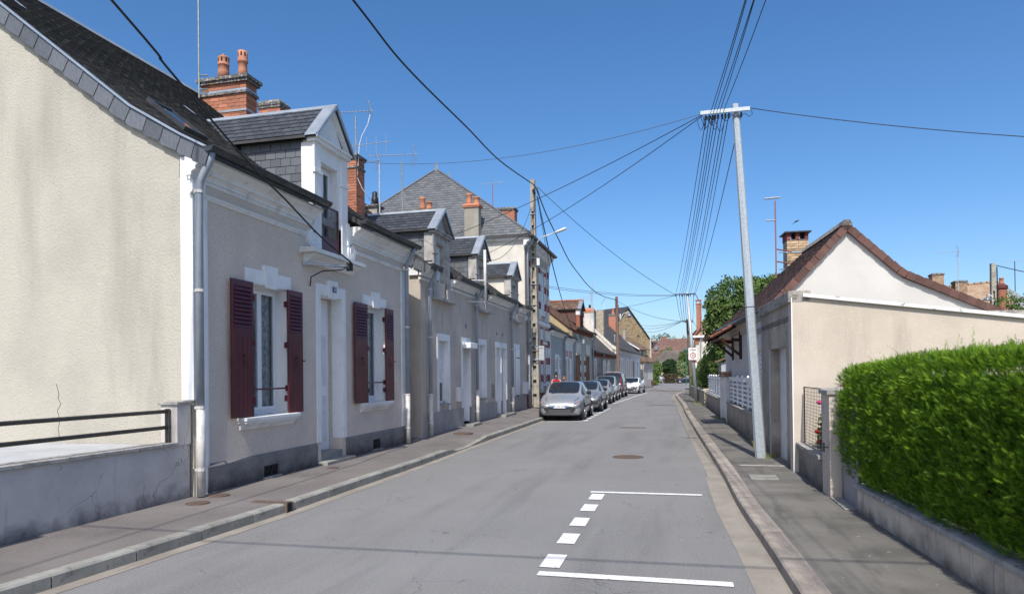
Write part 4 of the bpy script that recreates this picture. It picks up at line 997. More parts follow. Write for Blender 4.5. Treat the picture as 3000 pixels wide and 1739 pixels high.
# ============================================================ tall house with red and white quoins
T = left_thing('tall_house', 'tall cream house with steep hipped slate roof and red and white quoins', 29.4); OT = (29.4, 0, 0)
q = M(off=OT); q.box(29.4, 35.0, 0, 9.6, 0, 7.72); q.build('wall', 'render_cream', T)
q = M(off=OT); q.box(29.39, 35.0, -.012, 0, .0, 7.5); q.build('street_wall', 'render_beige', T)
ax, az = 4.87, 11.87
e = -.35; ez = 7.93
A = (29.15, e, ez); B = (35.3, e, ez); Cc = (35.3, 10.1, ez); Dv = (29.15, 10.1, ez); R1 = (31.6, ax, az); R2 = (33.4, ax, az)
q = M(off=OT); lo = lambda p: (p[0], p[1], p[2]-.1)
q.add([A, B, Cc, Dv, R1, R2, lo(A), lo(B), lo(Cc), lo(Dv)], [(0, 1, 5, 4), (1, 2, 5), (2, 3, 4, 5), (3, 0, 4), (0, 6, 7, 1), (1, 7, 8, 2), (2, 8, 9, 3), (3, 9, 6, 0), (6, 9, 8, 7)])
rf = q.build('roof', 'slate_far', T)
def hipface(P, nm, mt, off, a, b, top, w, h, **kw):
    a, b = Vector(a), Vector(b); u = (b-a).normalized(); tops = [Vector(x) for x in top]
    n = u.cross(tops[0]-a); v = n.cross(u).normalized()
    poly = [(0, 0), ((b-a).length, 0)]+[((x-a).dot(u), (x-a).dot(v)) for x in tops]
    return pieces(P, nm, mt, a, u, v, poly, w, h, off=off, joined=True, **kw)
hipface(rf, 'roof_slates', 'slate_mid', OT, Dv, A, [R1], .26, .155, gap=.008, th=.008, lift=.012, jit=.003)
hipface(rf, 'roof_slates', 'slate_mid', OT, A, B, [R2, R1], .26, .155, gap=.008, th=.008, lift=.012, jit=.003)
q = M(off=OT)
for X, Y in ((A, R1), (Dv, R1)): q.tube([(X[0], X[1], X[2]+.04), (Y[0], Y[1], Y[2]+.04)], .045, 5)
q.build('hip_flashing', 'slate_mid', T)
for s in (31.6, 33.4): q = M(off=OT); q.lathe((s, ax, az-.1), [(.12, 0), (.09, .12), (.085, .42), (.0, .46)], 4); q.build('roof_finial', 'zinc', T)
q = M(off=OT); q.profile([(0, 7.45), (-.10, 7.5), (-.14, 7.6), (-.26, 7.68), (-.28, 7.82), (0, 7.83)], 29.25, 35.2)
q.prism([(29.4, 0, 7.70), (29.26, 0, 7.74), (29.22, 0, 7.83), (29.4, 0, 7.83)], (0, 9.7, 0)); q.build('cornice', 'white_moulding', T)
gutter(T, OT, 29.1, 35.3, -.38, 7.90, r=.07); downpipe(T, OT, 29.62, -.10, .3, 7.85, -.36, split=2.6, m2='pipe_blue')
q = M(off=OT); q.profile([(0, 4.15), (-.08, 4.2), (-.08, 4.36), (0, 4.4)], 29.3, 35.05); q.build('string_course', 'white_moulding', T)
def quoins(P, off, cols, z0, z1, pitch=.86, th=-.05):
    for a, b in cols:
        z = z0; k = 0
        while z < z1-.1:
            hw = pitch*.60; q = M(off=off); q.box(a, b, th, 0, z, min(z+hw, z1)); q.build('quoin', 'quoin_white', P, label=None)
            zr = z+hw
            if zr < z1:
                q = M(off=off)
                n = 4; hh = (pitch-hw)/n
                for i in range(n):
                    if zr+(i+1)*hh > z1: break
                    q.box(a+(.03 if i % 2 else -.03), b+(-.03 if i % 2 else .03), th+.008, 0, zr+i*hh+.008, zr+(i+1)*hh-.006)
                if q.v: q.build('quoin', 'quoin_red', P)
            z += pitch; k += 1
quoins(T, OT, [(30.1, 30.6), (31.5, 32.0), (32.4, 32.85), (33.75, 34.25)], 4.45, 6.95); quoins(T, OT, [(29.75, 30.15), (30.9, 31.35), (32.75, 33.2), (34.0, 34.3), (34.55, 34.99)], .9, 4.1); quoins(T, OT, [(34.65, 34.99)], 4.45, 7.4)
for a, b, z0, z1 in ((30.6, 31.5, 4.75, 6.8), (32.85, 33.75, 4.75, 6.8), (30.15, 30.9, 1.3, 3.2), (33.2, 34.0, 1.3, 3.2)):
    q = M(off=OT); q.box(a, b, -.016, -.0125, z0, z1); w = q.build('window', 'dark_glass', T); q = M(off=OT)
    for k in (a, (a+b)/2-.03, b-.06): q.box(k, k+.06, -.03, -.016, z0, z1)
    q.build('window_frame', 'pvc_white', w)
    q = M(off=OT); q.box(a-.1, b+.1, -.1, -.016, z1+.05, z1+.2); q.box(a-.05, b+.05, -.12, -.016, z0-.1, z0); q.build('lintel', 'quoin_white', w)
q = M(off=OT); q.box(29.42, 34.9, -.09, -.0, 0.0, .85); q.build('plinth', 'wood_door' if False else 'brick_dark', T)
chimney(T, OT, 33.9, 34.5, 1.5, 2.65, 8.8, 10.2, bw=.24, bh=.085, joined=True, caph=.16, band=False)
q = M(off=OT); q.tube([(33.2, -.01, 7.2), (33.2, -.42, 7.2)], .02, 6); q.tube([(33.2, -.42, 7.05), (33.2, -.42, 7.3)], .03, 6); q.build('cable_bracket', 'galv', T)
# ============================================================ far left houses (each in its own street-aligned frame)
def street_house(name, label, p0, p1, eave, prof, wallm, roofm, depth=8, gablem=None, w=.3, h=.2, cover=True, lip=.0, ztop=None, roofname='roof_tiles'):
    p0 = Vector((*p0, 0)); p1 = Vector((*p1, 0)); L = (p1-p0).length; rz = math.atan2(p1.y-p0.y, p1.x-p0.x)
    P = thing(name, label, 'house', p0, rz)
    q = M(); q.box(0, L, 0, .3, 0, eave); P['L'] = L; P.pop('L') if False else None
    del P['L']
    fw = q.build('facade', wallm, P)
    back = prof[-1][0]*2
    for s in (0, L-.2):
        q = M(); q.prism([(s, .3 if s > 0 else .001, 0), (s, .3 if s > 0 else .001, eave-.05)]+[(s, t, z-.12) for t, z in prof if t > .4]+[(s, back, eave-.1), (s, back, 0)], (.2, 0, 0)); q.build('gable_wall', gablem or wallm, P)
    rf = roof_profile(P, 'roof', 'slate_far' if 'slate' in roofm else roofm, (0, 0, 0), prof+[(back, eave)], -lip, L+lip)
    if cover: roof_cover(rf, roofname, roofm, (0, 0, 0), prof, -lip, L+lip, w, h, th=.012, lift=.02, gap=.01)
    return P, L
def simple_window(P, a, b, z0, z1, fr='pvc_white', pan='dark_glass', sur=None, nm='window', sw=.12, t=-.02):
    q = M(); q.box(a, b, t+.004, t+.012, z0, z1); w = q.build(nm, pan, P)
    q = M(); f = .05
    q.box(a, b, t-.01, t+.004, z0, z0+f); q.box(a, b, t-.01, t+.004, z1-f, z1); q.box(a, a+f, t-.01, t+.004, z0+f, z1-f); q.box(b-f, b, t-.01, t+.004, z0+f, z1-f); q.box((a+b)/2-.03, (a+b)/2+.03, t-.01, t+.004, z0+f, z1-f)
    q.build('window_frame', fr, w)
    if sur:
        q = M(); q.box(a-sw, a, t-.04, 0, z0, z1+sw); q.box(b, b+sw, t-.04, 0, z0, z1+sw); q.box(a, b, t-.04, 0, z1, z1+sw); q.box(a-sw-.03, b+sw+.03, t-.09, 0, z0-.1, z0); q.build('window_surround', sur, w)
    return w
def panel_shutter(P, a, b, z0, z1, mt, t=-.07):
    q = M(); q.box(a, b, t, t+.035, z0, z1); s = q.build('shutter', mt, P)
    q = M(); n = 6; c = (a+b)/2
    for k in range(n): zz = z1-.15-k*.09; q.box(a+.06, b-.06, t-.004, t, zz-.02, zz+.02)
    q.build('shutter_slot', 'dark_room', s); return s
# grey and pink cottage pair
G, GL = street_house('terraced_house', 'small blue-grey cottage with white shutters next to the tall house', (-6.6, 35.25), (-6.6, 39.5), 4.05, [(-.3, 4.15), (.1, 4.3), (3.3, 6.5)], 'render_blue_grey', 'roof_slate', gablem='render_dark', w=.25, h=.18, roofname='roof_slates')
q = M(); q.profile(CORN2(3.86), 0, GL); q.box(0, .12, -.03, 0, 0, 3.8); q.build('cornice', 'white_moulding', G); gutter(G, (0, 0, 0), 0, GL, -.32, 4.14, r=.06); downpipe(G, (0, 0, 0), GL-.1, -.1, .3, 4.1, -.3, split=1.0)
simple_window(G, 1.6, 2.4, .9, 2.75, sur='white_paint'); panel_shutter(G, 1.15, 1.55, .9, 2.7, 'white_paint'); panel_shutter(G, 2.45, 2.85, .9, 2.7, 'white_paint')
K, KLn = street_house('terraced_house', 'narrow pink rendered cottage between the blue-grey and the brown roofed house', (-6.6, 39.5), (-6.6, 43.0), 3.95, [(-.3, 4.05), (.1, 4.2), (3.3, 6.4)], 'render_pink', 'roof_slate', w=.25, h=.18, roofname='roof_slates')
q = M(); q.profile(CORN2(3.70), 0, KLn); q.box(0, KLn, -.03, 0, 3.2, 3.70); q.box(1.9, 2.0, -.03, 0, 0, 3.2); q.box(KLn-.15, KLn, -.03, 0, 0, 3.2); q.build('cornice', 'white_moulding', K); gutter(K, (0, 0, 0), 0, KLn, -.32, 4.03, r=.06, mt='gutter_zinc'); downpipe(K, (0, 0, 0), KLn-.05, -.15, .3, 4.0, -.3, split=1.0)
simple_window(K, .65, 1.35, .9, 2.7, sur='white_paint'); panel_shutter(K, .2, .6, .9, 2.7, 'pipe_blue'); panel_shutter(K, 1.4, 1.75, .9, 2.7, 'pipe_blue')
q = M(); q.box(2.25, 3.05, -.02, 0, .3, 2.75); q.build('door', 'pvc_white', K)
# brown roofed house
PBn = [(-.35, 4.72), (.2, 4.98), (4.7, 8.65)]
B_, BL = street_house('terraced_house', 'pale green rendered house with brown tiled roof and brick dormer', (-6.6, 43.05), (-6.35, 51.0), 4.75, PBn, 'render_yellow_grey', 'tile_old', gablem='render_ochre', w=.26, h=.22, lip=.1)
q = M(); q.box(0, BL, -.06, 0, 4.45, 4.55); q.box(0, BL, -.14, 0, 4.55, 4.68); q.box(0, BL, -.22, 0, 4.68, 4.74); q.build('cornice', 'brick_dark', B_); gutter(B_, (0, 0, 0), 0, BL, -.34, 4.76, r=.06); downpipe(B_, (0, 0, 0), BL-.15, -.12, .3, 4.7, -.3, split=.6)
n = 18
for k in range(n):       # verge tiles
    u = (k+.02)/n; ta = -.3+u*4.9; tb_ = -.3+(k+1.1)/n*4.9; x = M(); za, zb = z_of(PBn, ta), z_of(PBn, min(tb_, 4.7))
    x.prism([(-.14, ta, za+.02), (-.14, tb_, zb+.02), (-.14, tb_, zb-.22), (-.14, ta, za-.22)], (.03, 0, 0)); x.build('verge_tile', 'tile_brown', B_)
tbb = tbf(PBn)
dB = dormer(B_, (0, 0, 0), 2.6, 4.15, 4.25, 6.1, 6.75, (3.0, 3.75, 4.3, 5.85), tbb, cheek='tile_brown', wallm='brick_dark', capz='zinc', roofm='tile_old', indiv=False, sw=.25, sh=.2, mould=False)
q = M(); q.box(2.58, 2.95, -.03, .2, 4.9, 5.75); q.build('brick_jamb', 'brick', dB); q = M(); q.box(2.55, 2.98, -.05, .22, 5.75, 6.1); q.box(2.55, 2.98, -.05, .22, 4.6, 4.9); q.build('jamb_stone', 'quoin_white', dB)
q = M(); q.box(3.0, 3.75, .1, .12, 4.3, 5.85); q.build('window', 'dark_glass', dB); q = M(); q.box(2.75, 4.0, -.12, .1, 4.14, 4.25); q.build('dormer_sill', 'grey_stone', dB)
for k in range(9): x = M(); x.tube([(3.37, -.2+k*.33, 6.80), (3.37, .16+k*.33, 6.82)], .075, 6); x.build('ridge_tile', 'tile_orange', dB)
for a, b in ((1.0, 2.5), (4.9, 6.4)):
    q = M(); q.box(a, b, -.012, -.008, .1, 3.0); dd = q.build('garage_door', 'wood_door', B_)
    for k in range(4):
        q = M(); x0 = a+(b-a)*k/4; q.box(x0+.01, x0+(b-a)/4-.01, -.05 if k in (0, 3) else -.03, -.012, .1, 3.0); q.build('door_leaf', 'wood_door', dd)
    q = M(); q.box(a-.1, b+.1, -.12, 0, 3.0, 3.15); q.build('lintel', 'grey_stone', dd)
    for c in (a+.4, b-.4): q = M(); q.prism([(c-.1, -.14, 3.1), (c+.1, -.14, 3.1), (c+.1, -.14, 3.75), (c, -.14, 3.85), (c-.1, -.14, 3.75)], (0, .14, 0)); q.build('keystone', 'quoin_white', dd)
quoins(B_, (0, 0, 0), [(2.6, 3.0), (4.4, 4.8)], .3, 3.0, pitch=.8, th=-.04)
q = M(); q.tube([(1.9, -.01, 4.0), (1.9, -.35, 3.98)], .02, 5); q.box(1.86, 1.94, -.45, -.3, 3.8, 4.05); q.build('cable_bracket', 'galv', B_)
chimney(B_, (0, 0, 0), 7.1, 7.6, .55, .95, 4.9, 6.15, None, caph=.1, band=False, core='stone_rubble')
# slate house with arched openings
PA = [(-.3, 3.42), (.3, 3.75), (4.2, 7.5)]
A_, AL = street_house('terraced_house', 'low grey house with arched white surrounds and large dark slate roof', (-6.35, 51.05), (-5.7, 63.0), 3.4, PA, 'render_stone_grey', 'roof_slate', w=.3, h=.2, roofname='roof_slates')
q = M(); q.box(0, AL, -.05, 0, 3.1, 3.2); q.box(0, AL, -.12, 0, 3.2, 3.38); q.build('cornice', 'brick_dark', A_); gutter(A_, (0, 0, 0), 0, AL, -.3, 3.44, r=.06); downpipe(A_, (0, 0, 0), 4.0, -.1, .2, 3.4, -.3, split=.6)
def arch(P, a, b, z0, z1, mt='white_paint', door=False):
    c = (a+b)/2; r = (b-a)/2; q = M(); pts = [(a-.18, -.05, z0), (b+.18, -.05, z0), (b+.18, -.05, z1)]+[(c+(r+.18)*math.cos(x), -.05, z1+.28*math.sin(x)+.12*math.sin(x)) for x in (math.pi*k/8 for k in range(9))][1:]
    q.prism(pts, (0, .05, 0)); s = q.build('door_surround' if door else 'window_surround', mt, P)
    q = M(); q.prism([(a, -.06, z0+.02), (b, -.06, z0+.02), (b, -.06, z1)]+[(c+r*math.cos(x), -.06, z1+.22*math.sin(x)) for x in (math.pi*k/8 for k in range(1, 8))]+[(a, -.06, z1)], (0, .008, 0)); q.build('door' if door else 'pane', 'dark_glass', s)
    q = M(); q.box(a, a+.08, -.075, -.0601, z0, z1); q.box(b-.08, b, -.075, -.0601, z0, z1); q.box(c-.03, c+.03, -.075, -.0601, z0, z1); q.box(a+.08, b-.08, -.075, -.0601, z1-.05, z1); q.build('window_frame', 'pvc_white', s)
arch(A_, .7, 1.6, .25, 2.6, door=True); arch(A_, 5.0, 6.0, .8, 2.55); arch(A_, 7.1, 8.1, .8, 2.55)
q = M(); q.box(9.2, 11.0, -.02, 0, .2, 1.95); q.build('cellar_door', 'wood_door', A_)
Lv = Vector((0, 3.9, 3.75)).normalized(); q = M()
for s_, t_, w_, l_ in ((3.6, 1.6, .8, 1.1), (2.4, 1.2, .25, .4), (6.8, 1.2, .25, .4)):
    z_ = z_of(PA, t_)+.04; q.prism([(s_, t_, z_), (s_+w_, t_, z_), (s_+w_, t_+l_*.7, z_+l_*.67), (s_, t_+l_*.7, z_+l_*.67)], (0, -.03, .05))
q.build('roof_window', 'zinc', A_)
chimney(A_, (0, 0, 0), AL-.6, AL-.1, 1.85, 2.75, 5.0, 7.4, None, core='render_cream', cap='brick', caph=.35, band=False, capo=.04)
q = M(smooth=True); q.lathe((AL-.35, 2.25, 7.75), [(.11, 0), (.10, .35), (.07, .4)], 10); q.build('chimney_pot', 'iron_dark', A_)
# long slate house
PL_ = [(-.3, 4.05), (.3, 4.4), (4.3, 8.3)]
L_, LL = street_house('terraced_house', 'long white rendered house with steep dark slate roof and brick chimney beyond the red van', (-5.7, 63.05), (-4.65, 84.5), 4.05, PL_, 'render_far_white', 'roof_slate', gablem='render_cream', w=.4, h=.25, roofname='roof_slates')
q = M(); q.box(0, LL, -.06, 0, 3.7, 3.9); q.box(0, LL, -.14, 0, 3.9, 4.02); q.build('cornice', 'white_moulding', L_); gutter(L_, (0, 0, 0), 0, LL, -.3, 4.06, r=.06)
q = M(); 
for (ta, za), (tb_, zb) in zip(PL_, PL_[1:]): q.prism([(-.06, ta, za-.3), (-.06, tb_, zb-.3), (-.06, tb_, zb+.05), (-.06, ta, za+.05)], (.12, 0, 0))
q.build('verge_band', 'render_cream', L_)
for a, b in ((2.2, 3.2), (4.6, 5.6), (8.2, 9.2), (11.4, 12.4), (17.2, 18.6)): simple_window(L_, a, b, 1.3, 3.15, sur='white_paint', sw=.2)
q = M(); q.box(13.6, 14.6, -.03, 0, .2, 3.1); q.build('door', 'wood_clad', L_); q = M(); q.box(16.6, 17.0, -.03, 0, 0, 3.4); q.box(18.8, 19.2, -.03, 0, 0, 3.4); q.box(0.0, .8, -.06, 0, 0, 3.7); q.build('corner_pilaster', 'white_paint', L_)
chimney(L_, (0, 0, 0), .6, 1.3, 1.15, 1.85, 5.2, 7.6, None, core='stone_rubble', caph=.08, band=False, capo=.0, cap='stone_rubble')
c = chimney(L_, (0, 0, 0), 20.2, 20.9, 2.7, 3.6, 6.4, 8.75, joined=True, caph=.2, band=False); chimney_pot(L_, (0, 0, 0), 20.5, 3.1, 8.9, .85, .17, 0)
chimney(L_, (0, 0, 0), 20.6, 21.1, 1.6, 2.0, 5.2, 7.1, None, core='render_stone_grey', caph=.08, band=False, capo=0.02)
q = M(); q.lathe((5.3, .8, 4.8), [(.06, 0), (.06, .7), (.13, .72), (.02, .85)], 8); q.box(9.2, 9.6, 1.0, 1.3, 5.08, 5.2); q.build('flue', 'zinc', L_)
# end house with timber-clad upper floor
E_ = thing('corner_house', 'last low house on the left with timber clad gable and attic windows', 'house', (-4.5, 86.0, 0), math.atan2(4, 1.1))
q = M(); q.box(0, 4.3, 0, 6, 0, 3.1); q.build('wall', 'render_beige', E_)
q = M(); q.prism([(-.2, -.35, 3.15), (-.2, -.35, 3.22), (-.2, 1.6, 4.75), (-.2, 1.6, 3.1)], (4.7, 0, 0)); rf = q.build('lower_roof', 'tile_old', E_)
q = M(); q.prism([(.15, .75, 3.4), (.15, .75, 4.65), (.15, 3.4, 6.3), (.15, 5.5, 6.0), (.15, 5.5, 3.0)], (3.9, 0, 0)); q.build('clad_wall', 'wood_clad', E_)
pieces(E_, 'board', 'wood_clad', (.13, 5.5, 3.2), (0, -1, 0), (0, 0, 1), [(0, 0), (4.75, 0), (4.75, 1.4), (2.1, 3.05), (0, 2.8)], 2.5, .22, .02, .02, .01, .4)
q = M(); q.prism([(-.1, .35, 4.68), (-.1, .35, 4.78), (-.1, 3.6, 6.75), (-.1, 3.6, 6.62)], (4.5, 0, 0)); q.build('roof', 'tile_old', E_)
q = M(); q.prism([(-.14, .3, 4.68), (-.14, .3, 4.84), (-.14, 3.6, 6.84), (-.14, 3.6, 6.66)], (.05, 0, 0)); q.build('verge_board', 'pvc_white', E_)
simple_window(E_, 1.0, 1.9, 3.75, 4.6, t=.70); simple_window(E_, 2.6, 3.5, 3.75, 4.6, t=.70)
q = M(); q.box(1.0, 1.7, -.02, 0, .1, 2.1); q.build('door', 'sign_grey', E_); q = M(); q.box(3.4, 4.31, -.03, 0, 0, .8); q.build('plinth', 'brick_dark', E_)
simple_window(E_, 2.3, 2.8, 1.0, 2.2); simple_window(E_, 3.2, 3.7, 1.0, 2.2)
downpipe(E_, (0, 0, 0), .05, -.1, .1, 3.1, -.3, split=1.0, m1='pipe_white')
# golden stone gable house
tv = Vector((.66, .75, 0)).normalized(); S_ = thing('stone_house', 'tall golden rubble stone gable with steep dark slate roof behind the white house', 'house', (-7.26, 100, 0), math.atan2(tv.y, tv.x))
q = M(); q.prism([(-4.7, 0, 0), (4.7, 0, 0), (4.7, 0, 6.4), (0, 0, 11.1), (-4.7, 0, 6.4)], (0, .5, 0)); q.build('gable_wall', 'stone_gold', S_)
pieces(S_, 'stone', 'stone_gold', (-4.7, 0, 3.5), (1, 0, 0), (0, 0, 1), [(0, 0), (9.4, 0), (9.4, 2.9), (4.7, 7.55), (0, 2.9)], .42, .24, .03, .03, .0, .5, True, .02)
for sg in (-1, 1):
    q = M(); q.prism([(0, -.18, 11.2), (sg*5.1, -.18, 6.1), (sg*5.1, -.18, 6.3), (0, -.18, 11.45)], (0, 12.5, 0)); rf = q.build('roof', 'slate_far', S_)
q = M(); q.box(-4.7, 4.7, .5, 12, 0, 6.2); q.build('wall', 'stone_gold', S_)
q = M(); q.box(2.0, 2.35, -.03, 0, 7.0, 7.6); q.build('window', 'dark_room', S_); q = M(); q.box(4.4, 4.52, -.3, -.1, 3, 7); q.build('downpipe', 'pipe_white', S_)

# ============================================================ near left garden wall with railing
W = thing('garden_wall', 'cracked lavender grey rendered low wall with pipe railing at the left edge', 'wall', (-6.7, 2.0, 0)); OW = tuple(W.location)
q = M(off=OW); q.box(-6.85, -6.62, -6, 8.14, 0, .87); q.build('wall', 'wall_lavender', W)
q = M(off=OW); q.box(-6.88, -6.58, -6, 7.88, .87, .915); q.build('coping', 'cap_concrete', W, bevel=.006)
q = M(off=OW); q.box(-6.86, -6.60, 7.88, 8.14, .872, 1.42); q.build('pillar', 'wall_lavender', W)
q = M(off=OW); q.box(-6.89, -6.57, 7.85, 8.165, 1.42, 1.46); q.build('pillar_cap', 'cap_concrete', W, bevel=.006)
for z in (1.12, 1.335): q = M(off=OW, smooth=True); q.tube([(-6.72, -6, z), (-6.72, 7.9, z)], .026, 8); q.build('rail', 'rail_paint', W)
for y in (7.84, 3.9, 0): q = M(off=OW); q.box(-6.75, -6.69, y-.015, y+.015, .9, 1.37); q.build('railing_post', 'rail_paint', W)
t = M(); t.box(-14, -6.851, -6, 8.19, 0, .845); t.build('terrace', 'terrace_concrete', kind='structure')
q = M(); q.box(-6.8, -6.62, 8.145, 8.198, 0, .46); q.build('stone_stub', 'white_paint', label='short chipped white stone stub beside the foot of the downpipe', category=None) if False else None
Ob = thing('shadow_block', 'plain unseen block added outside the left edge so that its shadow falls on the pavement', 'shed', (-6.7, -1, 0))  # unseen block with roof slab, added and sized to shade the near pavement
q = M(off=tuple(Ob.location)); q.box(-8.2, -6.65, -4, 2.0, .85, 4.6); q.build('wall', 'render_beige', Ob)
q = M(off=tuple(Ob.location)); q.box(-8.4, -6.3, -4.2, 2.1, 4.6, 4.75); q.build('roof', 'slate_far', Ob)
# cable bracket on the corner house
br = M(smooth=True); br.tube([(-6.55, 11.1, 3.83), (-6.12, 11.95, 3.87)], .026, 8); br.tube([(-6.6, 11.1, 3.83), (-6.55, 11.1, 3.83)], .05, 8)
t = thing('cable_bracket', 'galvanised tube bracket under the dormer sill of the maroon shuttered house', 'bracket', (-6.55, 11.1, 3.8))
br.off = (0, 0, 0); br.v = [(a+6.55, b-11.1, c-3.8) for a, b, c in [tuple(v) for v in br.v]]; br.build('bracket_tube', 'galv', t)
q = M(off=(-6.55, 11.1, 3.8)); q.box(-6.17, -6.07, 11.92, 12.0, 3.80, 3.95); q.tube([(-6.12, 11.96, 4.0), (-6.08, 11.9, 3.9), (-6.14, 11.7, 3.78), (-6.35, 11.35, 3.72), (-6.5, 11.2, 3.6), (-6.58, 11.3, 3.45)], .012, 6); q.build('cable_loop', 'cable_black', t)

# ============================================================ right side
GR = thing('garage', 'beige rendered garage with sloping parapet and recessed white door', 'garage', (1.79, 11.95, 0), .045)
q = M(); q.prism([(0, 0, 0), (0, 0, 3.08), (.17, 0, 3.08), (.17, 0, 2.99), (9, 0, 1.78), (9, 0, 0)], (0, .25, 0)); q.build('side_wall', 'garage_render', GR)
q = M(); q.prism([(.17, -.06, 2.985), (9, -.06, 1.775), (9, -.06, 1.83), (.17, -.06, 3.04)], (0, .34, 0)); q.build('coping', 'flashing_white', GR)
q = M(); 
q.box(0, .3, .25, .5, 0, 2.98); q.box(0, .3, 2.05, 3.05, 0, 2.98); q.box(0, .3, .5, 2.05, 2.2, 2.98); q.build('front_wall', 'garage_front', GR)
q = M(); q.box(-.05, .3, -.003, 3.05, 2.90, 3.09); q.build('lintel_band', 'parapet_stone', GR, bevel=.01)
q = M(); q.box(.3, .62, 2.05, 2.15, 0, 2.2); q.box(.3, .6, .5, 2.05, 2.2, 2.3); q.box(.3, .6, .42, .5, 0, 2.2); q.build('reveal_wall', 'garage_front', GR)
q = M(); 
for k in range(14): y = .5+k*.11; q.box(.17, .20 if k % 2 else .185, y, y+.105, .12, 2.2)
q.build('garage_door', 'pvc_slat', GR)
q = M(); q.box(-.004, .012, -.004, .0, .12, 2.98); q.build('corner_bead', 'pvc_white', GR)
q = M(); q.box(-.02, .0, 2.05, 2.09, .12, 2.2); q.build('door_frame', 'zinc', GR)
q = M(); q.box(0, 7, .25, 4.6, 2.6, 2.7); q.build('flat_roof', 'parapet_stone', GR)
q = M(); q.box(.05, .3, 3.05, 3.3, 0, 2.9); q.box(.05, .3, 4.35, 4.75, 0, 2.9); q.box(.05, .3, 3.3, 4.35, 2.25, 2.9); q.build('annex_wall', 'house_white', GR)
q = M(); q.box(.0, .3, 3.051, 4.75, 2.86, 3.02); q.build('annex_parapet', 'parapet_stone', GR)
for k in range(20): q = M(); z = .15+k*.105; q.prism([(.17, 3.3, z), (.12, 3.3, z+.01), (.14, 3.3, z+.10), (.17, 3.3, z+.10)], (0, 1.05, 0)); q.build('shutter_slat', 'pvc_white', GR)
# white gable house
WH = thing('white_house', 'white house with bare gable and brown tiled roof behind the garage', 'house', (2.15, 16.1, 0), .075)
PW = [(-.22, 3.22), (1.42, 4.98)]; PR = [(1.42, 4.98), (2.55, 3.90), (4.75, 2.86), (5.3, 2.6)]
q = M(); q.prism([(0, 0, 0), (0, 0, 3.3), (1.42, 0, 4.85), (2.55, 0, 3.76), (4.75, 0, 2.74), (5.2, 0, 2.5), (5.2, 0, 0)], (0, .25, 0)); q.build('gable_wall', 'white_wall', WH)
q = M(); q.box(0, .25, .25, 8.3, 0, 3.25); q.box(0.25, 5.2, 8.05, 8.3, 0, 3.2); q.build('side_wall', 'house_white', WH)
q = M(); e1 = (-.22, -.05, 3.22); e2 = (-.22, 8.5, 3.22); r1 = (1.42, -.05, 4.98); r2 = (1.42, 3.3, 4.98)
q.add([e1, e2, r2, r1]+[(p[0], p[1], p[2]-.08) for p in (e1, e2, r2, r1)], [(3, 2, 1, 0), (4, 5, 6, 7), (0, 1, 5, 4), (1, 2, 6, 5)])
for (xa, za), (xb, zb) in zip(PR, PR[1:]): q.add([(xa, -.05, za), (xb, -.05, zb), (xb, 8.5, zb), (xa, 3.3 if xa < 2 else 5.5, za)], [(0, 1, 2, 3)])
q.add([(-.22, 8.5, 3.22), (2.5, 8.5, 3.22), (1.42, 3.3, 4.98)], [(0, 1, 2)])
rf = q.build('roof', 'tile_brown_roof', WH)
hipface(rf, 'roof_tiles', 'tile_brown_roof', (0, 0, 0), e2, e1, [r1, r2], .22, .115, gap=.004, th=.01, lift=.018, jit=.003)
def verge(prof, n, y0=-.09):
    tot = sum(math.hypot(b[0]-a[0], b[1]-a[1]) for a, b in zip(prof, prof[1:]))
    def at(d):
        for a, b in zip(prof, prof[1:]):
            l = math.hypot(b[0]-a[0], b[1]-a[1])
            if d <= l+1e-6: return a[0]+(b[0]-a[0])*d/l, a[1]+(b[1]-a[1])*d/l
            d -= l
        return prof[-1]
    for k in range(n):
        A = at(tot*k/n); Bb = at(min(tot*(k+1.0)/n, tot)); dx, dz = Bb[0]-A[0], Bb[1]-A[1]; l = math.hypot(dx, dz); dx /= l; dz /= l
        nx, nz = (dz, -dx) if dx > 0 else (-dz, dx)
        if nz > 0: nx, nz = -nx, -nz
        x = M(); w = .125; lf = .012*(k % 2)
        x.prism([(A[0]-nx*.035, y0-lf, A[1]-nz*.035), (Bb[0]-nx*.02, y0-lf, Bb[1]-nz*.02), (Bb[0]+nx*w, y0-lf, Bb[1]+nz*w), (A[0]+nx*(w+.0), y0-lf, A[1]+nz*(w+.0))], (0, .07, 0)); x.build('verge_tile', 'tile_brown', WH)
verge(PW[::-1], 15); verge(PR, 25)
for k in range(10):
    x = M(); y = -.1+k*.35; x.prism([(1.30, y, 4.93), (1.36, y, 5.05), (1.48, y, 5.05), (1.54, y, 4.93)], (0, .34, 0)); x.build('ridge_tile', 'parapet_stone' if k else 'cap_stone', WH)
q = M(); q.profile([(0, 2.85), (-.05, 2.87), (-.05, 2.95), (-.10, 2.97), (-.10, 3.05), (-.16, 3.07), (-.16, 3.15), (0, 3.17)], .26, 8.4, axis=1); q.build('cornice', 'tile_buff' if False else 'render_beige', WH)
q = M(smooth=True); q.tube([(-.25, 0, 3.18), (-.25, 8.5, 3.18)], .06, 8); q.build('gutter', 'gutter_zinc', WH)
for a, b, z in ((.42, 1.03, 3.17), (2.95, 3.95, 2.90)):
    q = M(); q.box(a, b, -.09, 0, z, z+.07); q.box(a+.12, b-.12, -.02, 0, z-.25, z); w = q.build('window_hood', 'white_wall', WH); q = M(); q.box(a+.2, b-.2, -.024, -.0201, z-.3, z-.02); q.build('window', 'dark_glass', w)
cw = thing('x', 'y', 'z'); bpy.data.objects.remove(cw)
chR = chimney(WH, (0, 0, 0), 1.35, 1.95, 5.2, 5.75, 3.9, 5.62, None, band=False, caph=.02, capo=.0, core='mortar')
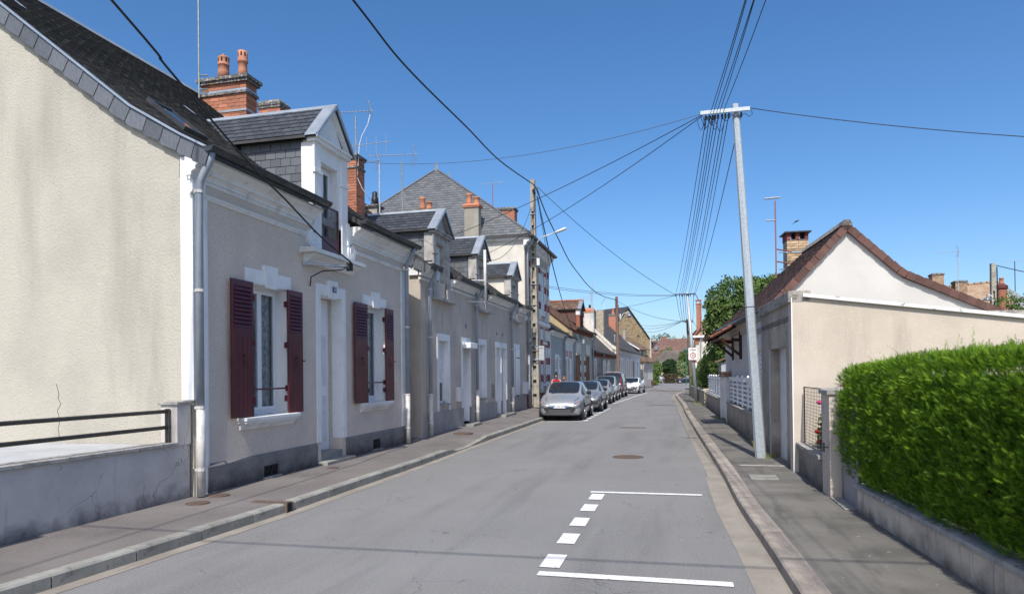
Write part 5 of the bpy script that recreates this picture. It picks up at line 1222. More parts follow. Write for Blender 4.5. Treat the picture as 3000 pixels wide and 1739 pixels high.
for fo, fu, fw in (((1.35, 5.2, 4.0), (1, 0, 0), .6),): pieces(WH, 'brick', 'brick_buff', fo, fu, (0, 0, 1), [(0, 0), (fw, 0), (fw, 1.6), (0, 1.6)], .215, .072, .012, .012, 0, .5, False, .002, minarea=.1)
q = M(); 
for a in (1.35, 1.60, 1.85): q.box(a, a+.10, 5.19, 5.76, 5.63, 5.83)
q.build('chimney_pier', 'brick_dark', chR); q = M(); q.box(1.28, 2.02, 5.1, 5.85, 5.83, 5.87); q.build('chimney_slab', 'gutter_zinc', chR)
q = M()
for z in (4.75, 5.25): q.box(1.33, 1.97, 5.18, 5.2-.001, z, z+.04); q.tube([(1.33, 5.19, z+.02), (1.12, 5.15, z+.02)], .018, 5)
q.build('steel_strap', 'zinc', chR)
# timber canopy over the door
CN = thing('door_canopy', 'brown timber canopy with orange tiles over the side door of the white house', 'canopy', (1.75, 21.0, 2.7), .06)
def cb(a, b, w, nm='beam'):
    a, b = Vector(a), Vector(b); q = M(); q.tube([a, b], w, 4); return q.build(nm, 'wood_canopy', CN)
for y in (.05, 1.6):
    cb((.0, y, -.55), (.0, y, .50), .05, 'wall_post'); cb((.0, y, .02), (-.62, y, .02), .045); cb((.0, y, -.45), (-.55, y, .02), .04, 'brace'); cb((.02, y, .52), (-.78, y, .06), .045, 'rafter')
cb((-.60, -.1, .07), (-.60, 1.75, .07), .05)
q = M(); q.prism([(.03, -.15, .54), (-.86, -.15, .06), (-.86, -.15, .09), (.03, -.15, .58)], (0, 1.95, 0)); q.build('canopy_deck', 'wood_canopy', CN)
pieces(CN, 'tile', 'tile_orange', (-.88, 1.8, .095), (0, -1, 0), (.9, 0, .49), [(0, 0), (1.96, 0), (1.96, 1.0), (0, 1.0)], .245, .2, .006, .02, .025, 0, False, .002)
# fence walls, panels and gate
def fence_seg(label, y0, y1, xa, xb, npan, zt=.82, zp=1.66, group=None):
    rz = math.atan2(-(xb-xa), y1-y0); F = thing('fence', label, 'fence', (xa, y0, 0), rz, group); L = math.hypot(y1-y0, xb-xa)
    q = M(); q.box(0, .18, 0, L, 0, zt-.05); q.build('low_wall', 'garage_front', F); q = M(); q.box(-.03, .21, 0, L, zt-.05, zt); q.build('coping', 'cap_concrete', F, bevel=.008)
    pw = L/npan; sl = None
    for k in range(npan):
        y = k*pw; q = M(); q.box(.07, .115, y, y+.15, zt+.01, zp-.06); q.prism([(.07, y, zp-.06), (.07, y+.15, zp-.06), (.07, y+.075, zp+.02)], (.045, 0, 0)); q.build('fence_post', 'pvc_white', F)
        if sl is None: l = M(); l.add([(0, 0, 0), (0, pw-.17, 0), (-.045, (pw-.17)/2, .045), (0, 0, .075), (0, pw-.17, .075), (.012, 0, 0), (.012, pw-.17, 0), (.012, 0, .075), (.012, pw-.17, .075)], [(0, 2, 3), (0, 1, 2), (1, 4, 2), (3, 2, 4), (5, 7, 8, 6)]); sl = l.mesh('slat', 'pvc_white')
        for j in range(6): inst('slat', sl, F, Matrix.Translation((.09, y+.165, zt+.06+j*.122)))
        q = M(); q.box(.07, .11, y+.16, y+pw, zp-.16, zp-.03); q.build('top_panel', 'pvc_white', F)
    return F
fence_seg('white louvred fence on a low wall between the garage and the garden gate', 16.75, 23.1, 1.60, 1.47, 5)
fence_seg('white louvred fence on a low wall beyond the garden gate', 26.1, 34.0, 1.40, 1.22, 6)
for i, (y, x, lb) in enumerate(((23.15, 1.46, 'white gate pillar with brick cap on the near side of the garden gate'), (25.75, 1.42, 'white gate pillar with brick cap on the far side of the garden gate'))):
    t = thing('gate_pillar', lb, 'pillar', (x, y, .1)); q = M(); q.box(0, .26, 0, .3, 0, 1.52); q.build('shaft', 'gate_white', t)
    for r in range(3):
        for c in range(2): q = M(); o = .05 if r != 1 else .02; q.box(-o, .26+o, c*.17-o, c*.17+.16-o+(.05 if c else 0), 1.52+r*.06, 1.575+r*.06); q.build('brick', 'brick_buff', t)
t = thing('garden_gate', 'tall white garden gate between the two brick capped pillars', 'gate', (1.55, 23.5, .1), .02)
for k in range(8): q = M(); q.box(0, .03, k*.28, k*.28+.25, .05, 1.35+.15*math.sin(k/7*math.pi)); q.build('board', 'pvc_white', t)
q = M(); q.box(-.03, .0, 0, 2.2, .3, .38); q.box(-.03, 0, 0, 2.2, 1.1, 1.18); q.build('gate_rail', 'pvc_white', t); q = M(); q.box(-.06, -.03, .1, .16, .9, 1.05); q.build('handle', 'iron_dark', t)
# rubble wall
t = thing('stone_wall', 'low rubble stone wall with flat coping beyond the white fence', 'wall', (1.2, 36.4, 0)); o = tuple(t.location)
for (xa, ya), (xb, yb) in (((1.20, 34.4), (1.10, 38.0)), ((1.10, 38), (.80, 48)), ((.80, 48), (.72, 54))):
    q = M(off=o); d = Vector((xb-xa, yb-ya, 0)).normalized(); nn = Vector((d.y, -d.x, 0))
    q.prism([(xa+nn.x*.02, ya, 0), (xb+nn.x*.02, yb, 0), (xb+nn.x*.35, yb, 0), (xa+nn.x*.35, ya, 0)], (0, 0, .78)); q.build('core', 'stone_rubble', t)
    q = M(off=o); q.prism([(xa-.05, ya, .781), (xb-.05, yb, .781), (xb+.42, yb, .781), (xa+.42, ya, .781)], (0, 0, .08)); q.build('coping', 'cap_concrete', t)
    L = math.hypot(xb-xa, yb-ya)
    pieces(t, 'stone', 'stone_rubble', (xb, yb, .12), (-d.x, -d.y, 0), (0, 0, 1), [(0, 0), (L, 0), (L, .66), (0, .66)], .34, .165, .025, .04, 0, .5, False, .015, off=o)
q = M(off=o); q.box(1.15, 1.6, 36.0, 36.45, 0, .95); q.build('pier', 'stone_rubble', t)
pieces(t, 'stone', 'stone_rubble', (1.13, 35.99, .1), (1, 0, 0), (0, 0, 1), [(0, 0), (.48, 0), (.48, .85), (0, .85)], .24, .16, .02, .04, 0, .5, False, .01, off=o)
# shed, wooden post
t = thing('garden_shed', 'small grey boarded shed with tiled lean-to roof behind the white fence', 'shed', (1.9, 31, 0)); o = tuple(t.location)
q = M(off=o); q.box(1.75, 2.9, 31, 33, 0, 2.2); q.build('wall', 'sign_grey', t); q = M(off=o); q.prism([(1.5, 30.8, 2.18), (1.5, 30.8, 2.24), (2.6, 30.8, 2.7), (2.6, 30.8, 2.6)], (0, 2.3, 0)); q.build('roof', 'tile_old', t)
pieces(t, 'board', 'sign_grey', (1.75, 30.985, 0.3), (1, 0, 0), (0, 0, 1), [(0, 0), (1.1, 0), (1.1, 1.85), (0, 1.85)], .16, 2.0, .012, .012, 0, 0, False, 0, off=o)
t = M(); t.box(1.82, 1.92, 20.6, 20.7, 0, 2.42); post = t.build('timber_post', 'wood_clad', label='slim brown timber post with white cap beside the door canopy', cat='post'); q = M(off=tuple(post.location)); q.box(1.80, 1.94, 20.58, 20.72, 2.42, 2.48); q.build('post_cap', 'pvc_white', post)
# near wall with mesh, pillar, gate
def xw(y): return 1.99+.055*(8.7-y)
t = thing('boundary_wall', 'short low ribbed wall with brown mesh panel between garage corner and gate pillar', 'wall', (1.86, 10.9, 0)); o = tuple(t.location)
q = M(off=o)
for k in range(9): y = 10.08+k*.204; q.box(1.86, 2.05, y, y+.196, 0, .56); q.box(1.87, 2.05, y+.196, y+.204, 0, .56)
q.build('wall', 'garage_front', t)
q = M(off=o); q.box(1.82, 2.1, 10.06, 11.93, .56, .62); q.build('coping', 'cap_concrete', t, bevel=.01)
q = M(off=o); q.tube([(1.95, 11.85, .6), (1.95, 11.85, 1.52)], .012, 6); q.tube([(1.95, 10.1, 1.52), (1.95, 11.85, 1.52)], .008, 6)
for k in range(15): y = 10.12+k*.12; q.box(1.948, 1.952, y, y+.008, .63, 1.52)
for k in range(18): z = .65+k*.05; q.box(1.948, 1.952, 10.1, 11.85, z, z+.004)

q.build('mesh_panel', 'mesh_brown', t)
t = thing('gate_pillar', 'square roughcast pillar with pale cap beside the hedge', 'pillar', (2.0, 9.8, 0)); o = tuple(t.location)
q = M(off=o); q.box(1.87, 2.16, 9.56, 10.05, 0, 1.47); q.build('shaft', 'garage_render', t, bevel=.01); q = M(off=o); q.box(1.84, 2.19, 9.53, 10.08, 1.47, 1.52); q.add([(1.84, 9.53, 1.52), (2.19, 9.53, 1.52), (2.19, 10.08, 1.52), (1.84, 10.08, 1.52), (2.015, 9.8, 1.57)], [(0, 1, 4), (1, 2, 4), (2, 3, 4), (3, 0, 4)]); q.build('pillar_cap', 'cap_concrete', t)
q = M(off=o); q.box(1.862, 1.87, 9.9, 10.0, 1.2, 1.33); q.build('number_plate', 'sign_grey', t)
t = thing('letter_box', 'letter box under a small dark red gabled roof behind the pillar', 'letter box', (2.32, 10.3, 0)); o = tuple(t.location)
q = M(off=o); q.box(2.22, 2.58, 10.2, 10.5, 1.2, 1.5); q.box(2.38, 2.42, 10.33, 10.37, .1, 1.2); q.build('box', 'wood_canopy', t)
q = M(off=o); q.prism([(2.1, 10.1, 1.52), (2.4, 10.1, 1.64), (2.7, 10.1, 1.52), (2.7, 10.1, 1.5), (2.4, 10.1, 1.61), (2.1, 10.1, 1.5)], (0, .5, 0)); q.build('roof', 'roof_red_small', t)
t = thing('garden_gate', 'half hidden metal gate between pillar and hedge', 'gate', (2.0, 9.2, 0)); o = tuple(t.location)
q = M(off=o, smooth=True); q.tube([(2.02, 9.5, .15), (2.02, 9.5, 1.38), (2.02, 9.44, 1.45), (2.02, 8.8, 1.47), (2.02, 8.74, 1.4), (2.02, 8.74, .15), (2.02, 9.5, .15)], .022, 6); q.build('gate_frame', 'gate_metal', t)
q = M(off=o); q.box(2.01, 2.03, 8.76, 9.48, .16, .62); q.build('lower_panel', 'gate_metal', t)
q = M(off=o)
for k in range(14): y = 8.78+k*.052; q.box(2.016, 2.024, y, y+.008, .62, 1.44)
for k in range(14): z = .65+k*.058; q.box(2.014, 2.026, 8.76, 9.48, z, z+.008)
q.build('mesh', 'gate_white', t); q = M(off=o); q.tube([(2.0, 9.46, .98), (1.9, 9.46, .98), (1.9, 9.40, .98)], .012, 6); q.box(1.99, 2.05, 9.43, 9.5, .9, 1.1); q.tube([(1.86, 9.62, .78), (1.80, 9.62, .78)], .01, 5); q.box(1.80, 1.82, 9.60, 9.64, .72, .84); q.build('handle', 'iron_dark', t)
q = M(off=o)
for i in range(4):
    for j in range(3): pass
q = thing('paving_tiles', 'small row of pale floor tiles in front of the metal gate', 'tiles', (1.9, 9.1, .13))
pieces(q, 'tile', 'kerb_concrete', (1.86, 8.75, .136), (1, 0, 0), (0, 1, 0), [(0, 0), (.36, 0), (.36, .8), (0, .8)], .12, .16, .008, .012, 0, 0, False, .002, off=tuple(q.location))
# hedge wall and hedge
HW = thing('boundary_wall', 'long low ribbed wall with pale coping under the thuja hedge', 'wall', (2.1, 6, 0)); o = tuple(HW.location)
q = M(off=o); yy = -3.0
while yy < 8.7:
    w = random.uniform(.38, .46); ye = min(yy+w, 8.7); xa, xb = xw(yy), xw(ye)
    q.prism([(xa, yy, 0), (xb, ye-.012, 0), (xb+.2, ye-.012, 0), (xa+.2, yy, 0)], (0, 0, .40)); q.prism([(xb+.008, ye-.012, 0), (xb+.008, ye, 0), (xb+.2, ye, 0), (xb+.2, ye-.012, 0)], (0, 0, .40)); yy = ye
q.build('wall', 'garage_front2', HW) if 'garage_front2' in MATS else q.build('wall', mat('wall_beige_low', (.70, .60, .48), (.60, .51, .41), s=2, rough=.95, bump=.6, bs=70, base_dirt=((.07, .065, .06), .0, .34), streak=((.2, .18, .16), (9, 9, .8), .60, .75)) and 'wall_beige_low', HW)
q = M(off=o); q.prism([(xw(-3)-.03, -3, .40), (xw(8.7)-.03, 8.72, .40), (xw(8.7)+.24, 8.72, .40), (xw(-3)+.24, -3, .40)], (0, 0, .05)); q.build('coping', 'cap_concrete', HW, bevel=.006)
HG = thing('thuja_hedge', 'dense clipped bright green thuja hedge at the right edge', 'hedge', (3.0, 6, .45)); o = tuple(HG.location)
def hx(y): return xw(y)+.06
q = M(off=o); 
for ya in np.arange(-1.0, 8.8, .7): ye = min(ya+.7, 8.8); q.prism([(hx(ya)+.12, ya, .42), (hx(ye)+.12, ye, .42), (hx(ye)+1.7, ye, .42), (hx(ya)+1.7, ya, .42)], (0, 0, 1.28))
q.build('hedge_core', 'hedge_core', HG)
def field(a, b): return np.array([noise.noise(Vector((x*1.4, y*1.4, 3.1)))*.15+noise.noise(Vector((x*4.5, y*4.5, 7.7)))*.35+noise.noise(Vector((x*11, y*11, 1.7)))*.35 for x, y in zip(a, b)])
n = 56000
ztop = lambda y: 1.90-.11*np.clip((y-7.0)/2.4, 0, 1)
Y = rng.uniform(2.6, 9.35, n); Z = .46+(ztop(Y)-.48)*rng.random(n)**.95; fl = field(Y, Z)
X = np.array([hx(y) for y in Y])+.03-.15*fl-.08*np.sin(np.clip((Z-.42)/1.45, 0, 1)*np.pi)+rng.uniform(-.05, .09, n)
P3 = np.stack([X, Y, Z], 1); Nn = np.tile([-.7, -.45, .75], (n, 1))
n2 = 24000; Y2 = rng.uniform(2.2, 9.3, n2); X2 = np.array([hx(y) for y in Y2])+rng.uniform(.0, 1.5, n2); Z2 = ztop(Y2)-.05+.06*rng.random(n2)+.05*field(X2, Y2)
P3 = np.concatenate([P3, np.stack([X2, Y2, Z2], 1)]); Nn = np.concatenate([Nn, np.tile([-.05, 0, 1.0], (n2, 1))])
n3 = 11000; X3 = hx(9.3)+rng.uniform(.0, 1.5, n3); Z3 = .46+1.27*rng.random(n3); Y3 = 9.2+.10*np.sin((Z3-.4)/1.4*3.1)+rng.uniform(-.05, .06, n3)
P3 = np.concatenate([P3, np.stack([X3, Y3, Z3], 1)]); Nn = np.concatenate([Nn, np.tile([0, .8, .6], (n3, 1))])
# spray grows along its local y: build frames whose y follows the outward-up direction
N_ = len(P3); d = Nn+rng.normal(size=(N_, 3))*.42; d /= np.linalg.norm(d, axis=1, keepdims=True); a_ = rng.normal(size=(N_, 3)); xx_ = np.cross(d, a_); xx_ /= np.linalg.norm(xx_, axis=1, keepdims=True); zz_ = np.cross(xx_, d)
RM = np.stack([xx_, d, zz_], axis=2)
tint = np.clip(.30+.35*np.concatenate([fl, np.full(n2+n3, .35)])+rng.normal(size=N_)*.22+np.where(rng.random(N_) > .93, .5, 0), 0, 1)
cloud('foliage', 'hedge_leaf', HG, P3, RM, rng.uniform(.035, .085, N_), SPRAY, tint, off=o)
ns = 460; Ys = rng.uniform(2.5, 8.9, ns); Xs = np.array([hx(y) for y in Ys])+rng.uniform(.02, 1.4, ns); Zs = ztop(Ys)-.06
pts = []; rr = []; nm = []; sz = []
for i in range(ns):
    h = abs(rng.normal())*.06+.05
    if rng.random() > .95: h += .12
    lean = rng.normal(size=2)*.06
    for k in range(int(h/.016)+1): pts.append((Xs[i]+lean[0]*k*.12, Ys[i]+lean[1]*k*.12, Zs[i]+k*.016)); nm.append((rng.normal()*.5, rng.normal()*.5, 1.0)); sz.append(.062*(1-k*.022/(h+.03)*.45))
pts = np.array(pts); nm = np.array(nm); d = nm/np.linalg.norm(nm, axis=1, keepdims=True); a_ = rng.normal(size=d.shape); xx_ = np.cross(d, a_); xx_ /= np.linalg.norm(xx_, axis=1, keepdims=True)
cloud('leader_shoots', 'hedge_leaf', HG, pts, np.stack([xx_, d, np.cross(xx_, d)], axis=2), np.array(sz), SPRAY, np.clip(.6+rng.normal(size=len(pts))*.2, 0, 1), off=o)

# ------------------------------------------------------------------ trees and shrubs
def SC(b, k): return [tuple(v*k for v in x) for x in b]
def tree(name, label, cat, base, blobs, leaf, mt, dens=260, tilt=1.0, trunk=None, group=None, kindpart='crown', core=True):
    t = thing(name, label, cat, base, 0, group); o = Vector(base)
    PP = []; NN = []; TT = []
    for (cx, cy, cz, rx, ry, rz) in blobs:
        A = 4*math.pi*((rx*ry)**1.6/3+(rx*rz)**1.6/3+(ry*rz)**1.6/3)**(1/1.6); n = int(A*dens)
        u = rng.normal(size=(n, 3)); u /= np.linalg.norm(u, axis=1, keepdims=True)
        nz = np.array([noise.noise(Vector((a*2.3+cx, b*2.3+cy, c*2.3+cz))) for a, b, c in u]); nz2 = np.array([noise.noise(Vector((a*6+cx, b*6, c*6+cz))) for a, b, c in u])
        keep = nz2 > -.32
        r = (1+.38*nz+.18*nz2)*(1-.22*rng.random(n)**2)
        p = u*r[:, None]*np.array([rx, ry, rz])+np.array([cx, cy, cz])
        PP.append(p[keep]); NN.append(u[keep]); TT.append(np.clip(.35+.5*nz[keep]+.25*u[keep, 2]*0+rng.normal(size=keep.sum())*.25, 0, 1))
    PP = np.concatenate(PP); NN = np.concatenate(NN); TT = np.concatenate(TT)
    cloud(kindpart, mt, t, PP+np.array(o), rotmats(len(PP), NN*.9+np.array([0, 0, .35]), tilt*.7), rng.uniform(.7, 1.3, len(PP))*leaf, LEAF, TT, off=tuple(o))
    if trunk:
        q = M(smooth=True); h, r = trunk; q.tube([(0, 0, -.1), (.05*h, .02*h, h*.5), (0, 0, h)], [r*1.25, r, r*.75], 8)
        for k in range(6):
            b = blobs[k % len(blobs)]; q.tube([(0, 0, h*.8), ((b[0])*.5, b[1]*.5, (h+b[2])/2), (b[0]+rng.normal()*.3*b[3], b[1]+rng.normal()*.3*b[4], b[2]+b[5]*.5)], [r*.5, r*.3, r*.08], 6)
        q.build('trunk', 'bark', t)
    return t
tree('tree', 'large leafy tree rising behind the white house', 'tree', (3.6, 37, 0), [(-.6, 0, 5.0, 1.5, 1.6, 1.6), (-1.6, -.3, 4.2, .8, 1.2, 1.1), (.8, .3, 5.4, 1.7, 1.7, 1.2), (1.9, 0, 4.6, 1.6, 1.6, 1.6), (-1.7, 0.5, 5.3, .55, .8, .7), (.2, 0, 3.6, 1.9, 1.4, 1.3), (.1, 0, 6.1, .9, .9, .55), (1.3, 0, 6.2, .7, .9, .5)], .15, 'leaf_mid', dens=190, trunk=(3.6, .2))
tree('shrub', 'broad green shrub mass behind the white fence and rubble wall', 'shrub', (2.2, 40, 0), [(-.2, 0, 1.6, .85, 1.6, 1.5), (.6, -1, 2.2, .9, 1.5, 1.4), (.1, -3, 1.8, .8, 1.2, 1.3), (-.2, 2, 2.7, .6, 1.0, .8), (-.5, 4.5, 1.5, .7, 1.8, 1.2), (.9, 1, 3.0, .9, 1.3, 1.0)], .13, 'leaf_mid', dens=210, trunk=(1.4, .07))
tree('shrub', 'yellow-green hedge shrub over the far end of the rubble wall', 'shrub', (1.7, 49, 0), [(-.1, 0, 1.3, .75, 2.6, 1.3), (.3, -2, 1.6, .6, 1.4, 1.2), (0, 3, 1.0, .6, 1.5, 1.0)], .13, 'leaf_bright', dens=150, trunk=(.8, .05))
tree('rose_bush', 'rose bush with red and pink blooms behind the brown mesh', 'shrub', (2.2, 10.65, .1), [(0, 0, .75, .2, .5, .5), (0, -.3, .95, .16, .3, .4), (0, .55, .55, .15, .45, .4)], .06, 'leaf_mid', dens=700, trunk=(.5, .02))
t = bpy.data.objects['rose_bush']
for p_ in ((2.02, 10.55, 1.30), (2.03, 10.72, 1.34), (2.02, 11.0, 1.30), (2.03, 10.35, 1.34), (2.02, 11.0, .72), (2.02, 11.2, .85)):
    q = M(off=(2.2, 10.65, .1)); q.lathe(p_, [(.01, -.03), (.035, -.015), (.045, .01), (.03, .03), (.01, .03)], 7); q.build('bloom', 'petal_pink' if p_[2] > 1 else 'cloth_red', t)
tree('shrub', 'rounded glossy light green bush at the corner of the last house', 'shrub', (-3.35, 101, 0), [(.1, 0, 2.3, .75, .8, 1.1), (-.1, 0, 1.3, .5, .6, .9), (0, 0, .5, .45, .5, .5)], .2, 'leaf_bright', dens=150, trunk=(1, .06))
tree('conifer', 'dark green spreading conifer between the two far parked cars', 'tree', (-1.75, 124, 0), SC([(0, 0, 2.6, 1.3, 1.3, 1.2), (.2, 0, 1.6, 1.1, 1.1, 1.2), (.5, 0, 3.1, .6, .6, .5)], 1.09), .22, 'leaf_dark', dens=150, trunk=(1.4, .1))
tree('shrub', 'low reddish brown bush under the dark conifer', 'shrub', (-1.5, 121.5, 0), [(0, 0, .8, 1.3, .8, .85)], .18, 'leaf_red', dens=150, trunk=(.4, .04))
tree('shrub', 'pale variegated bush in front of the thatched barn', 'shrub', (.0, 124, 0), SC([(0, 0, 2.2, .95, .9, 1.1), (.4, 0, 1.6, .7, .8, .7)], 1.16), .22, 'leaf_variegated', dens=150, trunk=(.9, .06))
tree('tree', 'drooping olive green tree between the barn and the leaning pole', 'tree', (1.15, 126, 0), SC([(-.1, 0, 3.9, 1.0, 1.0, 1.3), (.5, 0, 2.8, 1.0, 1.0, 1.6), (-.4, 0, 3.1, .7, .8, 1.0)], 1.13), .2, 'leaf_mid', dens=150, trunk=(2.4, .12))
tree('shrub', 'bright light green shrub growing over the barn roof line', 'shrub', (-2.9, 138, 3.7), [(0, 0, 2.3, .9, .7, .5), (.9, 0, 2.6, .6, .6, .6)], .2, 'leaf_bright', dens=50, trunk=(1.5, .06))
for i, (x, y, h, w, lb) in enumerate(((-7.2, 200, 12.2, 1.1, 'leftmost far tree above the slate roof on the skyline'), (-5.6, 203, 13.0, 1.0, 'dark far conifer second from the left on the skyline'), (-3.9, 200, 13.2, 1.6, 'tallest broad far tree on the skyline above the barns'), (-1.5, 205, 12.2, .8, 'small far conifer standing alone on the skyline'), (1.3, 202, 12.2, .8, 'far tree on the skyline just left of the leaning pole'))):
    tree('distant_tree', lb, 'tree', (x, y, 0), [(0, 0, h-1.8, w, w, 1.9), (0, 0, h-4.2, w*1.3, w*1.3, 2.2)], .34, 'leaf_far', dens=14, trunk=(h-3, .2), group='distant trees above the far roofs')
tree('shrub', 'feathery green conifer top at the right edge behind the white gable', 'shrub', (14.2, 34, 0), [(-.4, 0, 4.2, .55, .8, .8), (.5, 0, 4.2, .8, 1, .75), (1.5, 0, 4.3, .9, 1, .9)], .12, 'leaf_mid', dens=120, trunk=(3, .1))
# weeds and grass tufts along the right pavement
def tuft(label, x, y, z, n, h, mt='grass', spread=.08):
    P = np.stack([x+rng.normal(size=n)*spread, y+rng.normal(size=n)*spread*1.6, np.full(n, z)], 1); d = rng.normal(size=(n, 3))*.4+np.array([0, 0, 1.]); d /= np.linalg.norm(d, axis=1, keepdims=True)
    a = rng.normal(size=(n, 3)); xx = np.cross(d, a); xx /= np.linalg.norm(xx, axis=1, keepdims=True)
    T = np.array([[[-.05, 0, 0], [.05, 0, 0], [0, 1, .15]]], float)
    t = thing('weed', label, 'weed', (x, y, z)); cloud('blades', mt, t, P, np.stack([xx, d, np.cross(xx, d)], axis=2), rng.uniform(.4, 1.1, n)*h, T, rng.random(n), off=(x, y, z))
tuft('dry grass tuft at the base of the tall steel pole', 1.66, 13.9, .13, 90, .12); tuft('tall thin weed between steel pole and fence wall', 1.62, 14.9, .13, 40, .4, spread=.04)
tuft('green weed in the shadow of the garage recess', 2.0, 13.2, .13, 50, .10); tuft('green grass clump at the base of the sign pole', 1.0, 38.6, .13, 90, .18, spread=.14)
tuft('grass clump beside the rubble wall pier', 1.0, 35.6, .13, 80, .15, spread=.12); tuft('weed on the kerb edge near the sign pole', .33, 31.5, .12, 50, .14); tuft('weed at the kerb halfway to the sign pole', .62, 24.5, .13, 40, .12)
tuft('grass at the foot of the white fence wall', 1.40, 25.0, .13, 70, .14, spread=.12); tuft('sprout at the foot of the pillar by the hedge', 2.0, 4.9, .13, 30, .2, spread=.03)
# pavement joint strips right
q = M(); q.box(1.0, 1.75, 12.62, 12.72, .128, .138); s_ = q.build('pavement_joint', 'cap_concrete', None, kind='structure')
q = M(); q.box(.62, 1.42, 24.1, 24.3, .122, .140); s_ = q.build('pavement_joint', 'cap_concrete', None, kind='structure')
# ============================================================ poles, lamps, signs
P1 = thing('utility_pole', 'tall leaning galvanised octagonal pole beside the garage', 'pole', (1.49, 13.88, .1))
base = Vector((1.49, 13.88, .1)); top = Vector((1.115, 13.84, 6.95))
q = M(off=base); q.tube([base, top], [.104, .064], 8); sh = q.build('shaft', 'galv', P1)
q = M(off=base); a = base.lerp(top, .425); b = base.lerp(top, .427); q.tube([a, b], .090, 8); q.build('strap', 'cable_black', P1)
q = M(off=base); q.box(.46, 1.37, 13.70, 13.745, 6.765, 6.835); q.build('crossarm', 'galv', P1)
def insul(P, off, pts, r=.022, l=.10):
    for (x, y, z) in pts: q = M(off=off, smooth=True); q.lathe((x, y, z), [(r*.5, 0), (r, -.02), (r, -l*.7), (r*.4, -l)], 8); q.build('insulator', 'cable_black', P)
insul(P1, base, [(x, 13.76, 6.76) for x in (.56, .63, .69, .735, .79, .865, .925, .985, 1.215)])
q = M(off=base)
for i in range(9):
    x0 = .48+rng.random()*.5; x1 = x0+rng.uniform(-.25, .3); dz = rng.uniform(.08, .32)
    q.tube([(x0+(x1-x0)*k/8, 13.76+rng.normal()*.004, 6.74-dz*math.sin(math.pi*k/8)) for k in range(9)], .006, 4)
q.tube([(1.0, 13.76, 6.76), (1.1, 13.78, 6.69), (1.215, 13.76, 6.70), (1.28, 13.76, 6.73), (1.36, 13.76, 6.66), (1.42, 13.76, 6.70), (1.40, 13.76, 6.78)], .006, 4)
q.build('jumper_wires', 'cable_black', P1)
P2 = thing('utility_pole', 'leaning round steel pole carrying the zone sign further along the pavement', 'pole', (.89, 38.9, .05)); b2 = Vector((.89, 38.9, .05)); t2 = Vector((.465, 38.9, 6.2))
q = M(off=b2, smooth=True); q.tube([b2, t2], [.115, .075], 12); q.build('shaft', 'galv', P2)
q = M(off=b2); q.box(-.2, .9, 38.78, 38.83, 6.07, 6.13); q.build('crossarm', 'gutter_zinc', P2); insul(P2, b2, [(x, 38.8, 6.07) for x in (-.16, .04, .15, .23, .32, .54, .63, .82)])
SG = thing('road_sign', 'white ZONE 30 speed limit sign with red ring on the leaning pole', 'sign', (.72, 38.72, 2.46), R(2))
def rrect(w, h, r, n=5):
    P = []
    for cx, cz, a0 in ((w/2-r, h/2-r, 0), (-w/2+r, h/2-r, 90), (-w/2+r, -h/2+r, 180), (w/2-r, -h/2+r, 270)):
        for k in range(n+1): a = R(a0+90*k/n); P.append((cx+r*math.cos(a), 0, cz+r*math.sin(a)))
    return P
q = M(); q.prism([(x, 0, z+.35) for x, _, z in rrect(.52, .70, .05)], (0, .02, 0)); pl = q.build('sign_plate', 'sign_red', SG)
q = M(); q.prism([(x, -.004, z+.35) for x, _, z in rrect(.49, .67, .045)], (0, .004, 0)); q.build('sign_face', 'sign_white', SG)
q = M(); q.disc((0, -.0045, .26), .155, 32, (0, -1, 0), .003); q.build('sign_ring', 'sign_red', SG); q = M(); q.disc((0, -.0080, .26), .115, 32, (0, -1, 0), .002); q.build('sign_centre', 'sign_white', SG)
for s_, z_, w_ in (('ZONE', .56, .115), ('30', .26, .165)):
    tm = text_mesh(s_, w_, .001); tm.materials.append(MATS['sign_black']); inst('lettering', tm, SG, Matrix.Translation((0, -.0115, z_)) @ Matrix.Rotation(R(90), 4, 'X'))
P3_ = thing('utility_pole', 'short weathered wooden pole standing behind the zone sign pole', 'pole', (.86, 51, .1)); b3 = Vector((.86, 51, .1))
q = M(off=b3); q.tube([(.86, 51, .1), (.60, 51, 5.65)], [.15, .11], 8); q.build('shaft', 'pole_wood', P3_); q = M(off=b3); q.box(.22, .98, 50.85, 50.9, 5.5, 5.55); q.build('crossarm', 'iron_dark', P3_)
insul(P3_, b3, [(x, 50.9, 5.5) for x in (.3, .45, .55, .66, .8, .95)]); q = M(off=b3); q.tube([(.62, 50.85, 5.4), (.55, 50.8, 4.9), (.66, 50.85, 4.6)], .05, 5); q.build('cable_bundle', 'cable_black', P3_)
PD = thing('utility_pole', 'tall slotted concrete pole with lichen carrying the street lamp', 'pole', (-6.35, 30.2, .3)); bd = Vector((-6.35, 30.2, .3))
